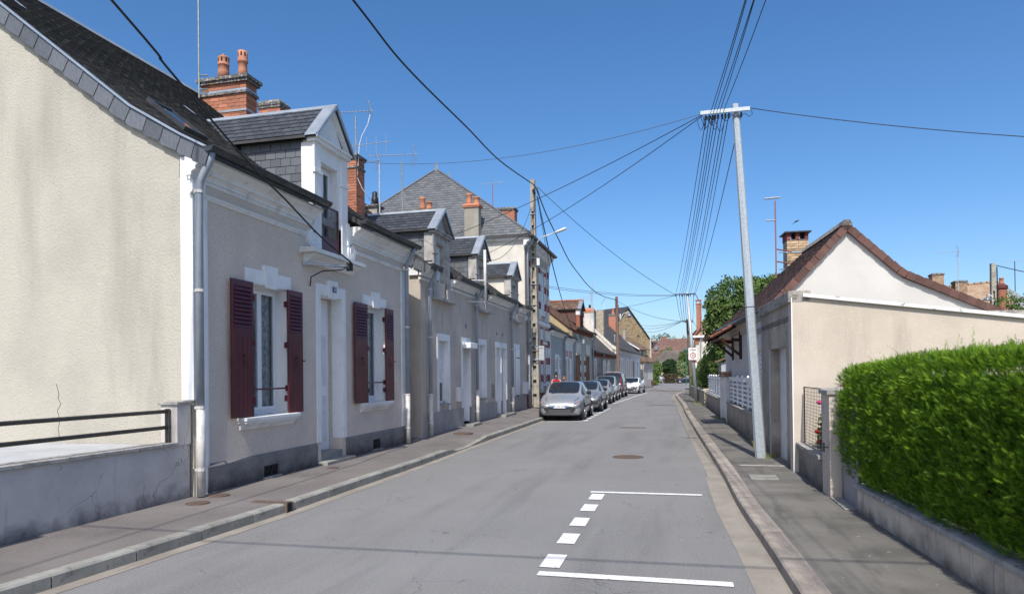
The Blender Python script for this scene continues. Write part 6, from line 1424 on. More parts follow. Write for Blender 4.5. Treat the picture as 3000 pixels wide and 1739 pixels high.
def cpole(P, off, x, y, z0, z1, w0, w1, nslot, mt='pole_concrete'):
    q = M(off=off); H = z1-z0
    def W(z): return w0+(w1-w0)*(z-z0)/H
    def fr(z0_, z1_, a0, a1, y0, y1): # tapered slab between fractions of width
        wa, wb = W(z0_), W(z1_)
        q.add([(x+a0*wa, y+y0, z0_), (x+a1*wa, y+y0, z0_), (x+a1*wa, y+y1, z0_), (x+a0*wa, y+y1, z0_), (x+a0*wb, y+y0, z1_), (x+a1*wb, y+y0, z1_), (x+a1*wb, y+y1, z1_), (x+a0*wb, y+y1, z1_)], [(0,3,2,1),(4,5,6,7),(0,1,5,4),(1,2,6,5),(2,3,7,6),(3,0,4,7)])
    fr(z0, z1, -.5, -.22, -.1, .12); fr(z0, z1, .22, .5, -.1, .12); fr(z0, z1, -.22, .22, .02, .12)
    zz = z0+.1; p = (z1-1.4-z0)/nslot
    for k in range(nslot): fr(zz+k*p+p*.80, zz+(k+1)*p, -.22, .22, -.1, .02)
    fr(z1-1.4, z1, -.22, .22, -.098, .02)
    s = q.build('shaft', mt, P)
    q = M(off=off)
    for k in range(nslot): wz = W(zz+k*p)*.2; q.box(x-wz, x+wz, y+.0, y+.019, zz+k*p+p*.70, zz+k*p+p*.80)
    q.build('slot_hollow', 'dark_room', s); return s
cpole(PD, bd, -6.35, 30.2, .3, 10.57, .40, .19, 14)
q = M(off=bd)
for z in (2.42, 3.06, 4.9, 5.83, 7.0, 7.6, 9.0): w = .2*(1-z/18); q.box(-6.35-w-.01, -6.35+w+.01, 30.06, 30.33, z, z+.03)
q.build('pole_band', 'galv', PD)
q = M(off=bd); q.tube([(-6.35+.1, 30.15, 10.3), (-6.15, 30.1, 10.15), (-6.05, 30.1, 9.85)], .045, 5); q.tube([(-6.3, 30.08, 10.1), (-6.22, 30.0, 9.9)], .06, 6); q.build('cable_clamps', 'cable_black', PD)
q = M(off=bd); q.tube([(-6.28, 30.08, 9.9), (-6.21, 30.08, 8), (-6.2, 30.08, 6), (-6.16, 30.07, 3)], .012, 4); q.build('pole_cable', 'cable_grey', PD)
LP = thing('street_lamp', 'white street lamp on a curved arm fixed to the concrete pole', 'lamp', (-6.2, 30.1, 7.0)); ol = Vector((-6.2, 30.1, 7.0))
q = M(off=ol, smooth=True); q.tube([(-6.2, 30.1, 6.6), (-6.2, 30.1, 7.55), (-6.13, 30.1, 7.75), (-5.95, 30.1, 7.93), (-5.3, 30.05, 8.10)], .028, 8); q.build('lamp_arm', 'galv', LP)
q = M(off=ol, smooth=True); secs = [(-5.36, .03, 8.085), (-5.28, .08, 8.10), (-5.05, .11, 8.17), (-4.86, .10, 8.24), (-4.80, .04, 8.26)]
vs = []
for x, r, z in secs: vs += [(x-.3*r*math.sin(a)*.3, 30.02+r*math.cos(a), z+.6*r*math.sin(a)) for a in (2*math.pi*k/10 for k in range(10))]
fs = [(i*10+k, i*10+(k+1) % 10, (i+1)*10+(k+1) % 10, (i+1)*10+k) for i in range(4) for k in range(10)]+[tuple(range(10))[::-1], tuple(range(40, 50))]
q.add(vs, fs); q.build('lamp_head', 'lamp_plastic', LP); q = M(off=ol); q.box(-6.18, -6.05, 30.05, 30.13, 6.68, 7.0); q.build('ballast_box', 'lamp_plastic', LP)
t = thing('road_sign', 'grey back of a small rounded sign on the concrete pole', 'sign', (-6.0, 30.0, 2.4), R(10)); q = M(); q.prism([(x, 0, z+.33) for x, _, z in rrect(.24, .66, .05)], (0, .015, 0)); q.build('sign_plate', 'sign_grey', t); q = M(); q.box(-.3, .06, -.02, 0, .05, .08); q.box(-.3, .06, -.02, 0, .58, .61); q.build('sign_bracket', 'galv', t)
P5 = thing('utility_pole', 'pinkish wooden pole behind the red van on the left side', 'pole', (-4.98, 57, .1)); b5 = Vector((-4.98, 57, .1))
q = M(off=b5); q.tube([(-4.93, 57, .1), (-5.0, 57, 8.15)], [.15, .11], 8); q.build('shaft', 'pole_pink', P5)
q = M(off=b5); 
for k in range(10): q.tube([(-4.86, 56.9, .5+k*.75), (-4.86, 56.9, .7+k*.75)], .05, 5)
q.tube([(-5.08, 56.9, 8), (-5.02, 56.88, 5), (-5.0, 56.88, 1)], .05, 5); q.build('cable_duct', 'pole_wood', P5)
LG = thing('street_lamp', 'globe street lamp on a white bracket of the pinkish wooden pole', 'lamp', (-4.6, 57, 6.4)); og = Vector((-4.6, 57, 6.4))
q = M(off=og, smooth=True); q.tube([(-4.72, 56.9, 6.05), (-4.72, 56.9, 6.7)], .04, 6); q.tube([(-4.66, 56.9, 6.1), (-4.64, 56.9, 6.45), (-4.45, 56.9, 6.72), (-4.2, 56.9, 6.80), (-4.0, 56.9, 6.80)], .03, 6); q.build('lamp_arm', 'lamp_plastic', LG)
q = M(off=og, smooth=True); q.lathe((-3.98, 56.9, 6.35), [(.02, 0), (.16, .04), (.22, .12), (.21, .2), (.14, .32), (.05, .42), (.03, .5)], 14); q.build('lamp_globe', 'lens', LG)
# green lantern lamps near the junction
for i, (x, y, z, lb) in enumerate(((-4.25, 104, 5.6, 'green lantern on the corner by the stone gable'), (.95, 104, 4.75, 'green lantern half hidden by the sign pole'))):
    t = thing('lantern', lb, 'lamp', (x, y, 0)); q = M(); q.lathe((0, 0, z), [(.03, 0), (.16, .12), (.25, .40), (.28, .42), (.12, .58), (.03, .66), (.02, .8)], 6); q.build('lantern_head', mat('lantern_green', (.03, .16, .12), None, rough=.4) and 'lantern_green', t); q = M(); q.tube([(0, 0, 0), (0, 0, z)], .05, 6); q.build('post', 'lantern_green', t)
# warning triangle sign behind
t = thing('road_sign', 'white triangular warning sign with red border mostly hidden behind the leaning pole', 'sign', (1.02, 45, 2.0)); q = M(); q.prism([(-.32, 0, 0), (.32, 0, 0), (0, 0, .55)], (0, .015, 0)); q.build('sign_plate', 'sign_red', t); q = M(); q.prism([(-.23, -.004, .05), (.23, -.004, .05), (0, -.004, .45)], (0, .004, 0)); q.build('sign_face', 'sign_white', t); q = M(); q.tube([(0, .04, -1.9), (0, .04, .5)], .025, 6); q.build('post', 'galv', t)

# ============================================================ antennas
def yagi(q, c, d, length, n, el, vert=False, refl=True, r=.008):
    d = Vector(d).normalized(); side = Vector((0, 0, 1)) if vert else d.cross(Vector((0, 0, 1))).normalized(); c = Vector(c)
    q.tube([c-d*length*.5, c+d*length*.5], r*1.3, 5)
    for k in range(n):
        p = c+d*(-length*.48+length*.86*k/max(1, n-1)); e = el*(1-.35*(1-k/max(1, n-1))); q.tube([p-side*e/2, p+side*e/2], r*.7, 4)
    if refl:
        p = c+d*length*.45
        for sg in (-1, 1):
            for j in range(4): z = sg*(.05+j*.075); bk = d*(.02+abs(z)*-.35)+d*abs(z)*.0; q.tube([p+Vector((0, 0, z))-d*abs(z)*.35-side*.22, p+Vector((0, 0, z))-d*abs(z)*.35+side*.22], r*.5, 4)
            q.tube([p, p+Vector((0, 0, sg*.32))-d*.11], r, 4)
def antenna(label, x, y, z0, z1, parts, mastm='mast_green', clamp=None, wire=None):
    t = thing('antenna', label, 'antenna', (x, y, z0)); o = (x, y, z0)
    q = M(off=o); q.tube([(x, y, z0), (x, y, z1)], .022, 6)
    if clamp: q.tube([(x, y, clamp[2]), (clamp[0], clamp[1], clamp[2])], .02, 4); q.tube([(x, y, clamp[2]-.35), (clamp[0], clamp[1], clamp[2]-.35)], .02, 4)
    q.build('mast', mastm, t)
    for pp in parts: q = M(off=o); yagi(q, **pp); q.build('aerial', 'antenna_metal', t)
    if wire: q = M(off=o, smooth=True); q.tube(wire, .010, 5); q.build('aerial_cable', 'pvc_white', t)
    return t
antenna('very tall aerial mast beside the two pot brick chimney leaving the top of the picture', -11.52, 14.6, 8.7, 13.5, [dict(c=(-11.7, 14.6, 11.98), d=(-1, -.2, .0), length=1.0, n=6, el=.3, refl=False)], 'mast_green', (-11.3, 14.65, 9.3))
antenna('aerial with two stacked arrays on the red brick chimney behind the first dormer', -8.48, 17.0, 7.2, 8.85, [dict(c=(-8.5, 17.0, 8.98), d=(.98, .12, .0), length=1.05, n=10, el=.22), dict(c=(-8.1, 17.0, 8.06), d=(.99, -.05, 0), length=1.35, n=5, el=.5, vert=True, refl=False)], 'mast_green', (-8.55, 17.1, 8.0),
        [(-8.05, 17.0, 8.85), (-8.12, 17, 8.6), (-8.3, 17, 8.3), (-8.38, 17.02, 8.1), (-8.46, 17.02, 7.2), (-8.35, 17.1, 6.9), (-8.1, 17.4, 6.45)])
antenna('slim aerial mast with short array left of the hipped roof', -9.17, 20, 6.6, 8.6, [dict(c=(-9.5, 20, 8.6), d=(.97, -.1, .03), length=.75, n=9, el=.16)], 'galv')
antenna('long horizontal aerial array on a green mast in front of the hipped roof', -7.77, 18.5, 6.3, 8.02, [dict(c=(-8.05, 18.5, 8.22), d=(.99, .05, -.04), length=1.55, n=14, el=.2)], 'mast_green')
antenna('small aerial on a thin mast next to the brick chimney of the tall house', -9.0, 33.0, 9.2, 11.35, [dict(c=(-9.0, 33.0, 11.4), d=(.9, .1, .05), length=1.1, n=7, el=.35, vert=True, refl=False)], 'mast_red', (-8.6, 33.9, 9.75))
antenna('white grid aerial above the brown roofed house', -6.45, 52, 6.0, 8.2, [dict(c=(-6.85, 52, 7.6), d=(1, .1, 0), length=.9, n=9, el=.35, vert=True, refl=True)], 'galv')
antenna('thin aerial mast behind the brick dormer', -6.0, 49, 5.5, 8.4, [], 'galv')
antenna('white three bar aerial beside the far brick chimney', -8.8, 83, 7.0, 10.4, [dict(c=(-8.9, 83, 10.6), d=(.5, 0, .8), length=.9, n=4, el=1.0, refl=False, r=.02)], 'lamp_plastic')
antenna('reddish mast with two weathered flat aerials beside the white house chimney', 2.70, 20.6, 4.4, 6.62, [dict(c=(2.62, 20.6, 6.70), d=(1, .1, .04), length=.42, n=12, el=.12, refl=False, r=.022), dict(c=(2.58, 20.6, 6.07), d=(1, .1, .03), length=.28, n=8, el=.09, refl=False, r=.016)], 'mast_red', (3.2, 21.2, 5.25))
antenna('pale aerial mast behind the tree near the red brick chimney', 1.84, 59, 3.5, 9.3, [dict(c=(1.7, 59, 8.9), d=(1, .1, 0), length=1.2, n=8, el=.3, refl=False)], 'galv')
antenna('slightly tilted aerial above the far roofs right of the white gable', 14.85, 42, 6.0, 8.25, [dict(c=(14.4, 42, 8.2), d=(1, 0, .05), length=1.1, n=9, el=.2)], 'galv')
antenna('dark thin aerial on the round brick chimney at the right edge', 20.05, 48, 6.5, 8.35, [dict(c=(20.0, 48, 8.36), d=(1, 0, .02), length=.95, n=10, el=.1, refl=False)], 'iron_dark')

# ============================================================ right-hand background
t = thing('house', 'pale house with tall thin red brick chimney behind the tree', 'house', (3, 60, 0)); o = (3, 60, 0)
q = M(off=o); q.box(1.35, 6, 60.3, 68, 0, 4.75); q.build('wall', 'render_cream', t)
q = M(off=o); q.box(1.1, 6.2, 60.0, 60.4, 4.75, 4.92); q.build('eaves', 'pvc_white', t); q = M(off=o); q.box(1.3, 1.62, 60.24, 60.3, 4.2, 4.72); q.box(1.62, 6, 60.25, 60.3, 4.45, 4.7); q.build('brick_frieze', 'brick', t)
q = M(off=o); q.prism([(1.45, 60.3, 4.93), (6, 60.3, 4.93), (3.7, 60.3, 7.9)], (0, .2, 0)); q.build('gable_wall', 'brick_buff', t)
pieces(t, 'stone', 'brick_buff', (1.45, 60.3, 4.93), (1, 0, 0), (0, 0, 1), [(0, 0), (4.55, 0), (2.25, 2.97)], .35, .16, .02, .03, 0, .5, True, .008, off=o)
for sg, e0 in ((-1, (1.2, 4.75)), (1, (6.3, 4.75))): q = M(off=o); q.prism([(3.7, 60.1, 8.05), (e0[0], 60.1, e0[1]), (e0[0], 60.1, e0[1]+.15), (3.7, 60.1, 8.2)], (0, 8, 0)); q.build('roof', 'slate_far' if sg < 0 else 'tile_old', t)
q = M(off=o); q.prism([(1.2, 60.05, 4.78), (3.7, 60.05, 8.1), (3.7, 60.05, 8.25), (1.15, 60.05, 4.9)], (0, .1, 0)); q.build('verge_tiles', 'tile_orange', t)
q = M(off=o); q.box(1.45, 1.86, 60.31, 60.8, 4.9, 7.6); c_ = q.build('chimney', 'mortar', t)
pieces(c_, 'brick', 'brick', (1.44, 60.31, 4.9), (1, 0, 0), (0, 0, 1), [(0, 0), (.43, 0), (.43, 2.7), (0, 2.7)], .215, .08, .015, .012, 0, .5, True, .002, off=o)
q = M(off=o); q.box(1.40, 1.90, 60.26, 60.85, 7.6, 7.68); q.box(1.44, 1.5, 60.3, 60.8, 7.68, 7.92); q.box(1.8, 1.86, 60.3, 60.8, 7.68, 7.92); q.box(1.38, 1.92, 60.24, 60.86, 7.92, 8.0); q.build('chimney_cap', 'brick', t)
q = M(off=o); q.tube([(1.75, 60.2, 4.7), (1.75, 60.2, 0)], .06, 6); q.build('downpipe', 'galv', t)
t = thing('house', 'low white shuttered house side behind the sign pole with a slate roof', 'house', (1.2, 70, 0)); q = M(); q.box(-.2, .6, 0, 6, 0, 5); q.build('wall', 'render_far_white', t); q = M(); q.box(.1, .4, -.02, 0, 3.3, 4.1); q.build('window', 'dark_glass', t); q = M(); q.prism([(-.4, -.2, 5), (-.4, 6, 5), (1.2, 6, 6.8), (1.2, -.2, 6.8)], (0, 0, .1)); q.build('roof', 'slate_far', t)
for lb, x0, x1, z0, z1, mt_ in (('plain buff stone chimney peeping over the white gable roof', 13.58, 14.15, 5.6, 6.95, 'brick_buff'), ('darker brick chimney with lichen top right of the white gable', 14.7, 15.28, 5.3, 6.5, 'brick_buff')):
    t = thing('chimney', lb, 'chimney', ((x0+x1)/2, 42.2, 5)); c = chimney(t, ((x0+x1)/2, 42.2, 5), x0, x1, 42, 42.6, z0-1.5, z1, mt_, joined=True, caph=.12, band=False, capo=.03, cap='cap_stone')
t = thing('chimney', 'small buff chimney on the slope behind the white gable', 'chimney', (9.2, 36, 5)); chimney(t, (9.2, 36, 5), 8.95, 9.4, 36, 36.5, 4.2, 6.95, 'brick_buff', joined=True, caph=.1, band=False, capo=.04)
t = thing('house', 'house with buff tiled roof and round brick chimney at the far right', 'house', (20, 52, 0)); o = (20, 52, 0)
q = M(off=o); q.box(15.5, 21.3, 50.5, 57, 0, 5.6); q.build('wall', 'render_far_white', t)
q = M(off=o); q.prism([(15.6, 50, 5.4), (21.2, 50, 5.4), (21.2, 53.5, 7.7), (15.6, 53.5, 7.3)], (0, 0, .05)); rf = q.build('roof', 'tile_buff', t)
pieces(rf, 'roof_tiles', 'tile_buff', (15.6, 50, 5.46), (1, .0, 0), (0, 3.5, 2.1), [(0, 0), (5.6, 0), (5.6, 4.05), (0, 4.0)], .5, .28, .03, .03, .03, .5, True, .008, off=o)
for k in range(15): q = M(off=o); q.tube([(15.7+k*.38, 53.5, 7.36+k*.027), (15.98+k*.38, 53.5, 7.38+k*.027)], .13, 6); q.build('ridge_tile', 'tile_buff', t)
q = M(off=o); q.prism([(21.0, 49.9, 5.2), (21.0, 53.5, 7.75), (21.3, 53.5, 7.75), (22.6, 49.9, 5.2)], (.1, 0, 0)); q.build('gable_wall', 'terrace_concrete', t)
q = M(off=o); q.lathe((19.78, 49.2, 4.8), [(.30, 0), (.30, 1.95), (.36, 2.05), (.36, 2.2), (.2, 2.32)], 14); c_ = q.build('chimney', 'brick_dark', t); 
q = M(off=o)
for j in range(25):
    for k in range(8):
        a0 = 2*math.pi*(k+.5*(j % 2))/8+.04; a1 = a0+2*math.pi/8-.08; z = 4.82+j*.077; rr = .315
        pa, pb = (19.78+rr*math.cos(a0), 49.2+rr*math.sin(a0)), (19.78+rr*math.cos(a1), 49.2+rr*math.sin(a1)); q.poly([(*pa, z), (*pb, z), (*pb, z+.062), (*pa, z+.062)])
b_ = q.build('brick_courses', 'brick', c_); b_['kind'] = 'stuff'
chimney_pot(c_, o, 19.8, 49.2, 7.1, .42, .13, 0)
PRt = thing('utility_pole', 'short lichened concrete pole beyond the white gable at the right', 'pole', (15.72, 40, 0)); cpole(PRt, (15.72, 40, 0), 15.72, 40, 0, 7.2, .3, .19, 10)
q = M(off=(15.72, 40, 0)); q.tube([(15.86, 39.9, 7.0), (15.88, 39.88, 5), (15.9, 39.88, 3)], .03, 5); q.build('pole_cable', 'cable_black', PRt)
t = thing('street_lamp', 'small domed lamp on the concrete pole at the right background', 'lamp', (15.4, 39.9, 5.3)); q = M(smooth=True); q.lathe((0, 0, 0), [(.19, 0), (.18, .06), (.1, .15), (.03, .2), (.03, .3)], 12); q.build('lamp_head', 'lens', t); q = M(smooth=True); q.tube([(0, 0, .28), (.1, 0, .30), (.22, 0, .2), (.26, 0, .0), (.26, 0, -.4)], .025, 6); q.build('lamp_arm', 'lamp_plastic', t)

# ============================================================ far background beyond the junction
def barn(label, pts_front, eave, ridge, depth, roofm, wallm, x0, x1, y, w=.5, h=.35, hipl=0, hipr=0, cat='barn', name='barn'):
    t = thing(name, label, cat, ((x0+x1)/2, y, 0)); o = ((x0+x1)/2, y, 0)
    q = M(off=o); q.box(x0+.2, x1-.2, y+.4, y+2*depth-.4, 0, eave); q.build('wall', wallm, t)
    a, b, c, d = (x0, y, eave-.1), (x1, y, eave-.1), (x1-hipr, y+depth, ridge), (x0+hipl, y+depth, ridge)
    q = M(off=o); e, f = (x1, y+2*depth, eave-.1), (x0, y+2*depth, eave-.1); q.add([a, b, c, d, e, f], [(0, 1, 2, 3), (4, 5, 3, 2), (1, 4, 2), (5, 0, 3)]); rf = q.build('roof', roofm, t)
    hipface(rf, 'roof_tiles', roofm, o, a, b, [c, d], w, h, gap=.03, th=.02, lift=.03, jit=.012); return t
barn('brown tiled barn with hipped roof on the skyline behind the junction', 0, 5.97, 9.25, 3.7, 'tile_mauve', 'brick_dark', -6.8, 4.9, 150, hipl=2.8)
barn('low grey-brown lichen covered barn roof behind the bushes', 0, 3.37, 6.1, 3.7, 'tile_lichen', 'render_ochre', -5.15, 4.7, 131, hipl=2.1, w=.45, h=.3)
barn('low building with reddish plain tiled roof left of the lichen covered barn', 0, 4.05, 5.65, 2.2, 'tile_old', 'render_ochre', -7.8, -3.0, 134)
barn('small slate roofed house far beyond the left corner', 0, 8.2, 9.3, 2, 'slate_far', 'brick_dark', -8.8, -4.3, 166, name='house', cat='house')
for x, y, z, lb in ((-5.7, 168, 8.8, 'small far chimney above the slate roof'), (-3.2, 154.4, 8.95, 'low far brick chimney on the hipped barn ridge')): t = thing('chimney', lb, 'chimney', (x, y, z)); q = M(); q.box(-.5, .5, 0, .6, 0, .75); q.box(-.55, .55, -.05, .65, .75, .85); q.build('stack', 'brick', t)
q = M(); q.prism([(-5.3, 150.5, 6.75), (-4.6, 150.5, 6.75), (-4.35, 151.4, 7.6), (-4.95, 151.4, 7.6)], (0, -.1, .06)); q.build('roof_window', 'lens', label='pale roof window on the left slope of the hipped barn', cat='roof window')
t = thing('garden_wall', 'ochre rendered wall stretch behind the far silver car', 'wall', (-3.2, 130.3, 0)); q = M(); q.box(-2.5, 7, 0, .2, 0, 2.5); q.build('wall', 'render_ochre', t); q = M(); q.box(.9, 1.25, -.04, 0, .3, 2.5); q.build('brick_pier', 'brick', t)

# ============================================================ overhead cables
def cable(label, pts, r=.012, sag=0.0, mt='cable_black', group=None, n=16, cat='cable'):
    if len(pts) == 2:
        a, b = Vector(pts[0]), Vector(pts[1]); P = [a.lerp(b, k/n)-Vector((0, 0, sag*4*(k/n)*(1-k/n))) for k in range(n+1)]
    else:
        P = []; pp = [Vector(p) for p in pts]; pp = [pp[0]*2-pp[1]]+pp+[pp[-1]*2-pp[-2]]
        for i in range(1, len(pp)-2):
            for k in range(6):
                t = k/6; a, b, c, d = pp[i-1:i+3]; P.append(.5*((2*b)+(c-a)*t+(2*a-5*b+4*c-d)*t*t+(-a+3*b-3*c+d)*t**3))
        P.append(pp[-2])
    q = M(smooth=True); q.tube(P, r, 5); return q.build('overhead_cable', mt, label=label, cat=cat, group=group)
cable('thick black cable from the upper left down to the bracket under the near dormer', [(-4.9, -8, 10.5), (-5.3, -1, 8.0), (-5.6, 5.78, 5.66), (-5.66, 6.63, 5.34), (-5.74, 8.26, 4.74), (-5.86, 9.35, 4.51), (-5.97, 10.6, 4.19), (-6.08, 11.95, 3.95)], .015)
cable('thick twisted black cable from the top of the picture to the concrete pole top', [(-6.2, -2, 11.0), (-6.2, 6, 9.6), (-6.2, 12.36, 9.25), (-6.2, 15.1, 9.1), (-6.2, 19.9, 9.33), (-6.2, 23.8, 9.5), (-6.25, 30.1, 10.3)], .024)
cable('dark cable crossing high above the street just behind the camera, seen by its shadow', [(-9, .55, 7.3), (4.5, .75, 7.3)], .017, .1)
cable('thick black cable sagging from the concrete pole to the pinkish wooden pole', [(-6.1, 30.05, 10.0), (-6.06, 31, 9.6), (-6.01, 32.2, 9.2), (-5.92, 34.5, 8.65), (-5.82, 37.05, 8.02), (-5.69, 40.05, 7.65), (-5.55, 43.6, 7.36), (-5.34, 48.7, 7.34), (-5.0, 57, 7.85)], .026)
cable('cable from the concrete pole top across the street to the sign pole crossarm', [(-6.1, 30.1, 10.2), (-.18, 38.8, 6.08)], .012, .35)
for i, lb in enumerate(('upper of two cables from the concrete pole down to the green rendered house bracket', 'lower of two cables from the concrete pole down to the green rendered house bracket')):
    cable(lb, [(-6.15+.04*i, 30.1, 9.8), (-6.55+.03*i, 44.95, 4.05-.05*i)], .014, .9+.05*i)
cable('cable from the concrete pole top to the wall bracket of the tall house', [(-6.12, 30.1, 9.75), (-6.18, 33.2, 7.15)], .012, .1, 'cable_grey')
cable('cable dropping from the tall house bracket towards the pavement', [(-6.18, 33.2, 7.1), (-6.5, 33.6, 4.5)], .010, .05, 'cable_grey')
cable('thin grey cable from the steel pole to the aerial chimney behind the near dormer', [(.5, 13.75, 6.80), (-8.4, 17.05, 7.62)], .006, .38, 'cable_grey')
cable('cable from the steel pole to the eaves of the first alley dormer', [(.5, 13.75, 6.78), (-6.6, 19.3, 5.91)], .008, .12)
cable('cable from the steel pole to the eaves of the second alley dormer', [(.5, 13.75, 6.76), (-6.62, 23.1, 6.0)], .008, .18)
cable('cable looping from the concrete pole to the white pole bracket on the cottages', [(-6.42, 30.1, 9.3), (-6.3, 21.75, 5.6)], .010, .75)
cable('cable from the steel pole crossarm out over the hedge to the right edge', [(1.36, 13.75, 6.82), (12.5, 12.0, 4.6)], .008, .35)
for i, (x, xe) in enumerate(((.647, .889), (.70, .904), (.761, .996), (.821, 1.006), (.886, 1.153))):
    d = (xe-x)/(13.8-9.22)
    cable('black line %s of the bundle running from the steel pole over the camera' % ('leftmost', 'second from left', 'middle', 'second from right', 'rightmost')[i], [(x, 13.78, 6.80), (xe, 9.23, 6.57), (xe+d*9.2, 0, 6.35), (xe+d*20, -11, 6.5)], .0065, group='lines from the steel pole towards the camera')
xs2 = (-.16, .04, .15, .23, .32, .54, .63, .82)
for i, x in enumerate((.564, .63, .685, .734, .793, .864, .924, .983)):
    cable('black line number %s from the left between the steel pole and the sign pole' % ('one', 'two', 'three', 'four', 'five', 'six', 'seven', 'eight')[i], [(x, 13.78, 6.72), (xs2[i], 38.8, 6.1)], .0080, .22+.02*(i % 3), group='lines between the steel pole and the sign pole')
cable('single line right of the bundle passing behind the steel pole to the sign pole', [(1.215, 13.78, 6.74), (.88, 38.8, 6.12)], .009, .35)
xs3 = (.26, .38, .48, .58, .72, .9)
for i, x in enumerate((-.12, .05, .2, .32, .55, .8)):
    cable('slack line number %s from the left between the sign pole and the short wooden pole' % ('one', 'two', 'three', 'four', 'five', 'six')[i], [(x, 38.85, 6.05), (xs3[i], 50.87, 5.48)], .012, .45+.09*(i % 3), group='slack lines behind the sign pole')
for i in range(2): cable('%s of two parallel lines from the concrete pole to the sign pole crossarm' % ('upper', 'lower')[i], [(-6.1, 30.1, 5.80-.07*i), (-.18, 38.8, 6.07-.03*i)], .010, .14+.03*i, 'cable_grey')
cable('line sagging from the pinkish wooden pole across the street to the short wooden pole', [(-4.9, 56.9, 7.75), (.25, 50.9, 5.5)], .014, .35)
cable('line from the far left roofs to the sign pole crossarm', [(-7.0, 60, 7.35), (-.18, 38.8, 6.05)], .011, .15, 'cable_grey')
for i, (x, y, z) in enumerate(((-6.0, 100, 8.9), (-5.7, 100, 8.5), (-5.4, 100, 8.0))): cable('%s of three faint far lines from the stone gable to the short wooden pole' % ('top', 'middle', 'bottom')[i], [(x, y, z), (.22, 50.9, 5.5)], .016, .3+.1*i, 'cable_grey')
for i, (z, zz) in enumerate(((6.13, 5.7), (6.10, 5.25))): cable('%s line from the sign pole crossarm towards the tall brick chimney' % ('upper', 'lower')[i], [(.88, 38.8, z), (2.4, 52, zz)], .010, .12)
cable('line from the short wooden pole to the house with the thin brick chimney', [(.96, 50.9, 5.5), (1.9, 59.5, 5.2)], .011, .1)
cable('pair of lines leaving the right background concrete pole', [(15.85, 40, 7.1), (22, 40, 5.5)], .022, .1)
q = M(); # bird
b0 = (4.75, 25, 9.1); bt = thing('bird', 'small dark swift flying above the white house roof', 'bird', (3.15, 20, 5.86)); q.add([(-.03, 0, .02), (.0, .0, .035), (.10, 0, .06), (.03, 0, .0), (-.1, 0, -.07), (-.02, 0, -.01), (0, .02, .01), (.02, -.02, .02)], [(0, 1, 2, 3, 5), (5, 4, 0), (0, 6, 3), (1, 7, 3)]); q.build('body', 'bird_black', bt)
# white pole bracket on the cottages
t = thing('pole_bracket', 'white painted steel pole held off the cottage wall by two arms', 'bracket', (-6.2, 21.66, 4.1)); q = M(off=tuple(t.location), smooth=True); q.tube([(-6.2, 21.66, 4.15), (-6.2, 21.66, 5.9)], .05, 8); q.build('pole', 'pipe_white', t)
q = M(off=tuple(t.location)); q.box(-6.2, -6.15, 19.95, 21.66, 4.12, 4.17) if False else q.tube([(-6.59, 20.95, 4.14), (-6.2, 21.66, 4.18)], .03, 4); q.tube([(-6.59, 21.2, 4.85), (-6.2, 21.66, 4.88)], .03, 4); q.build('arm', 'pipe_white', t)

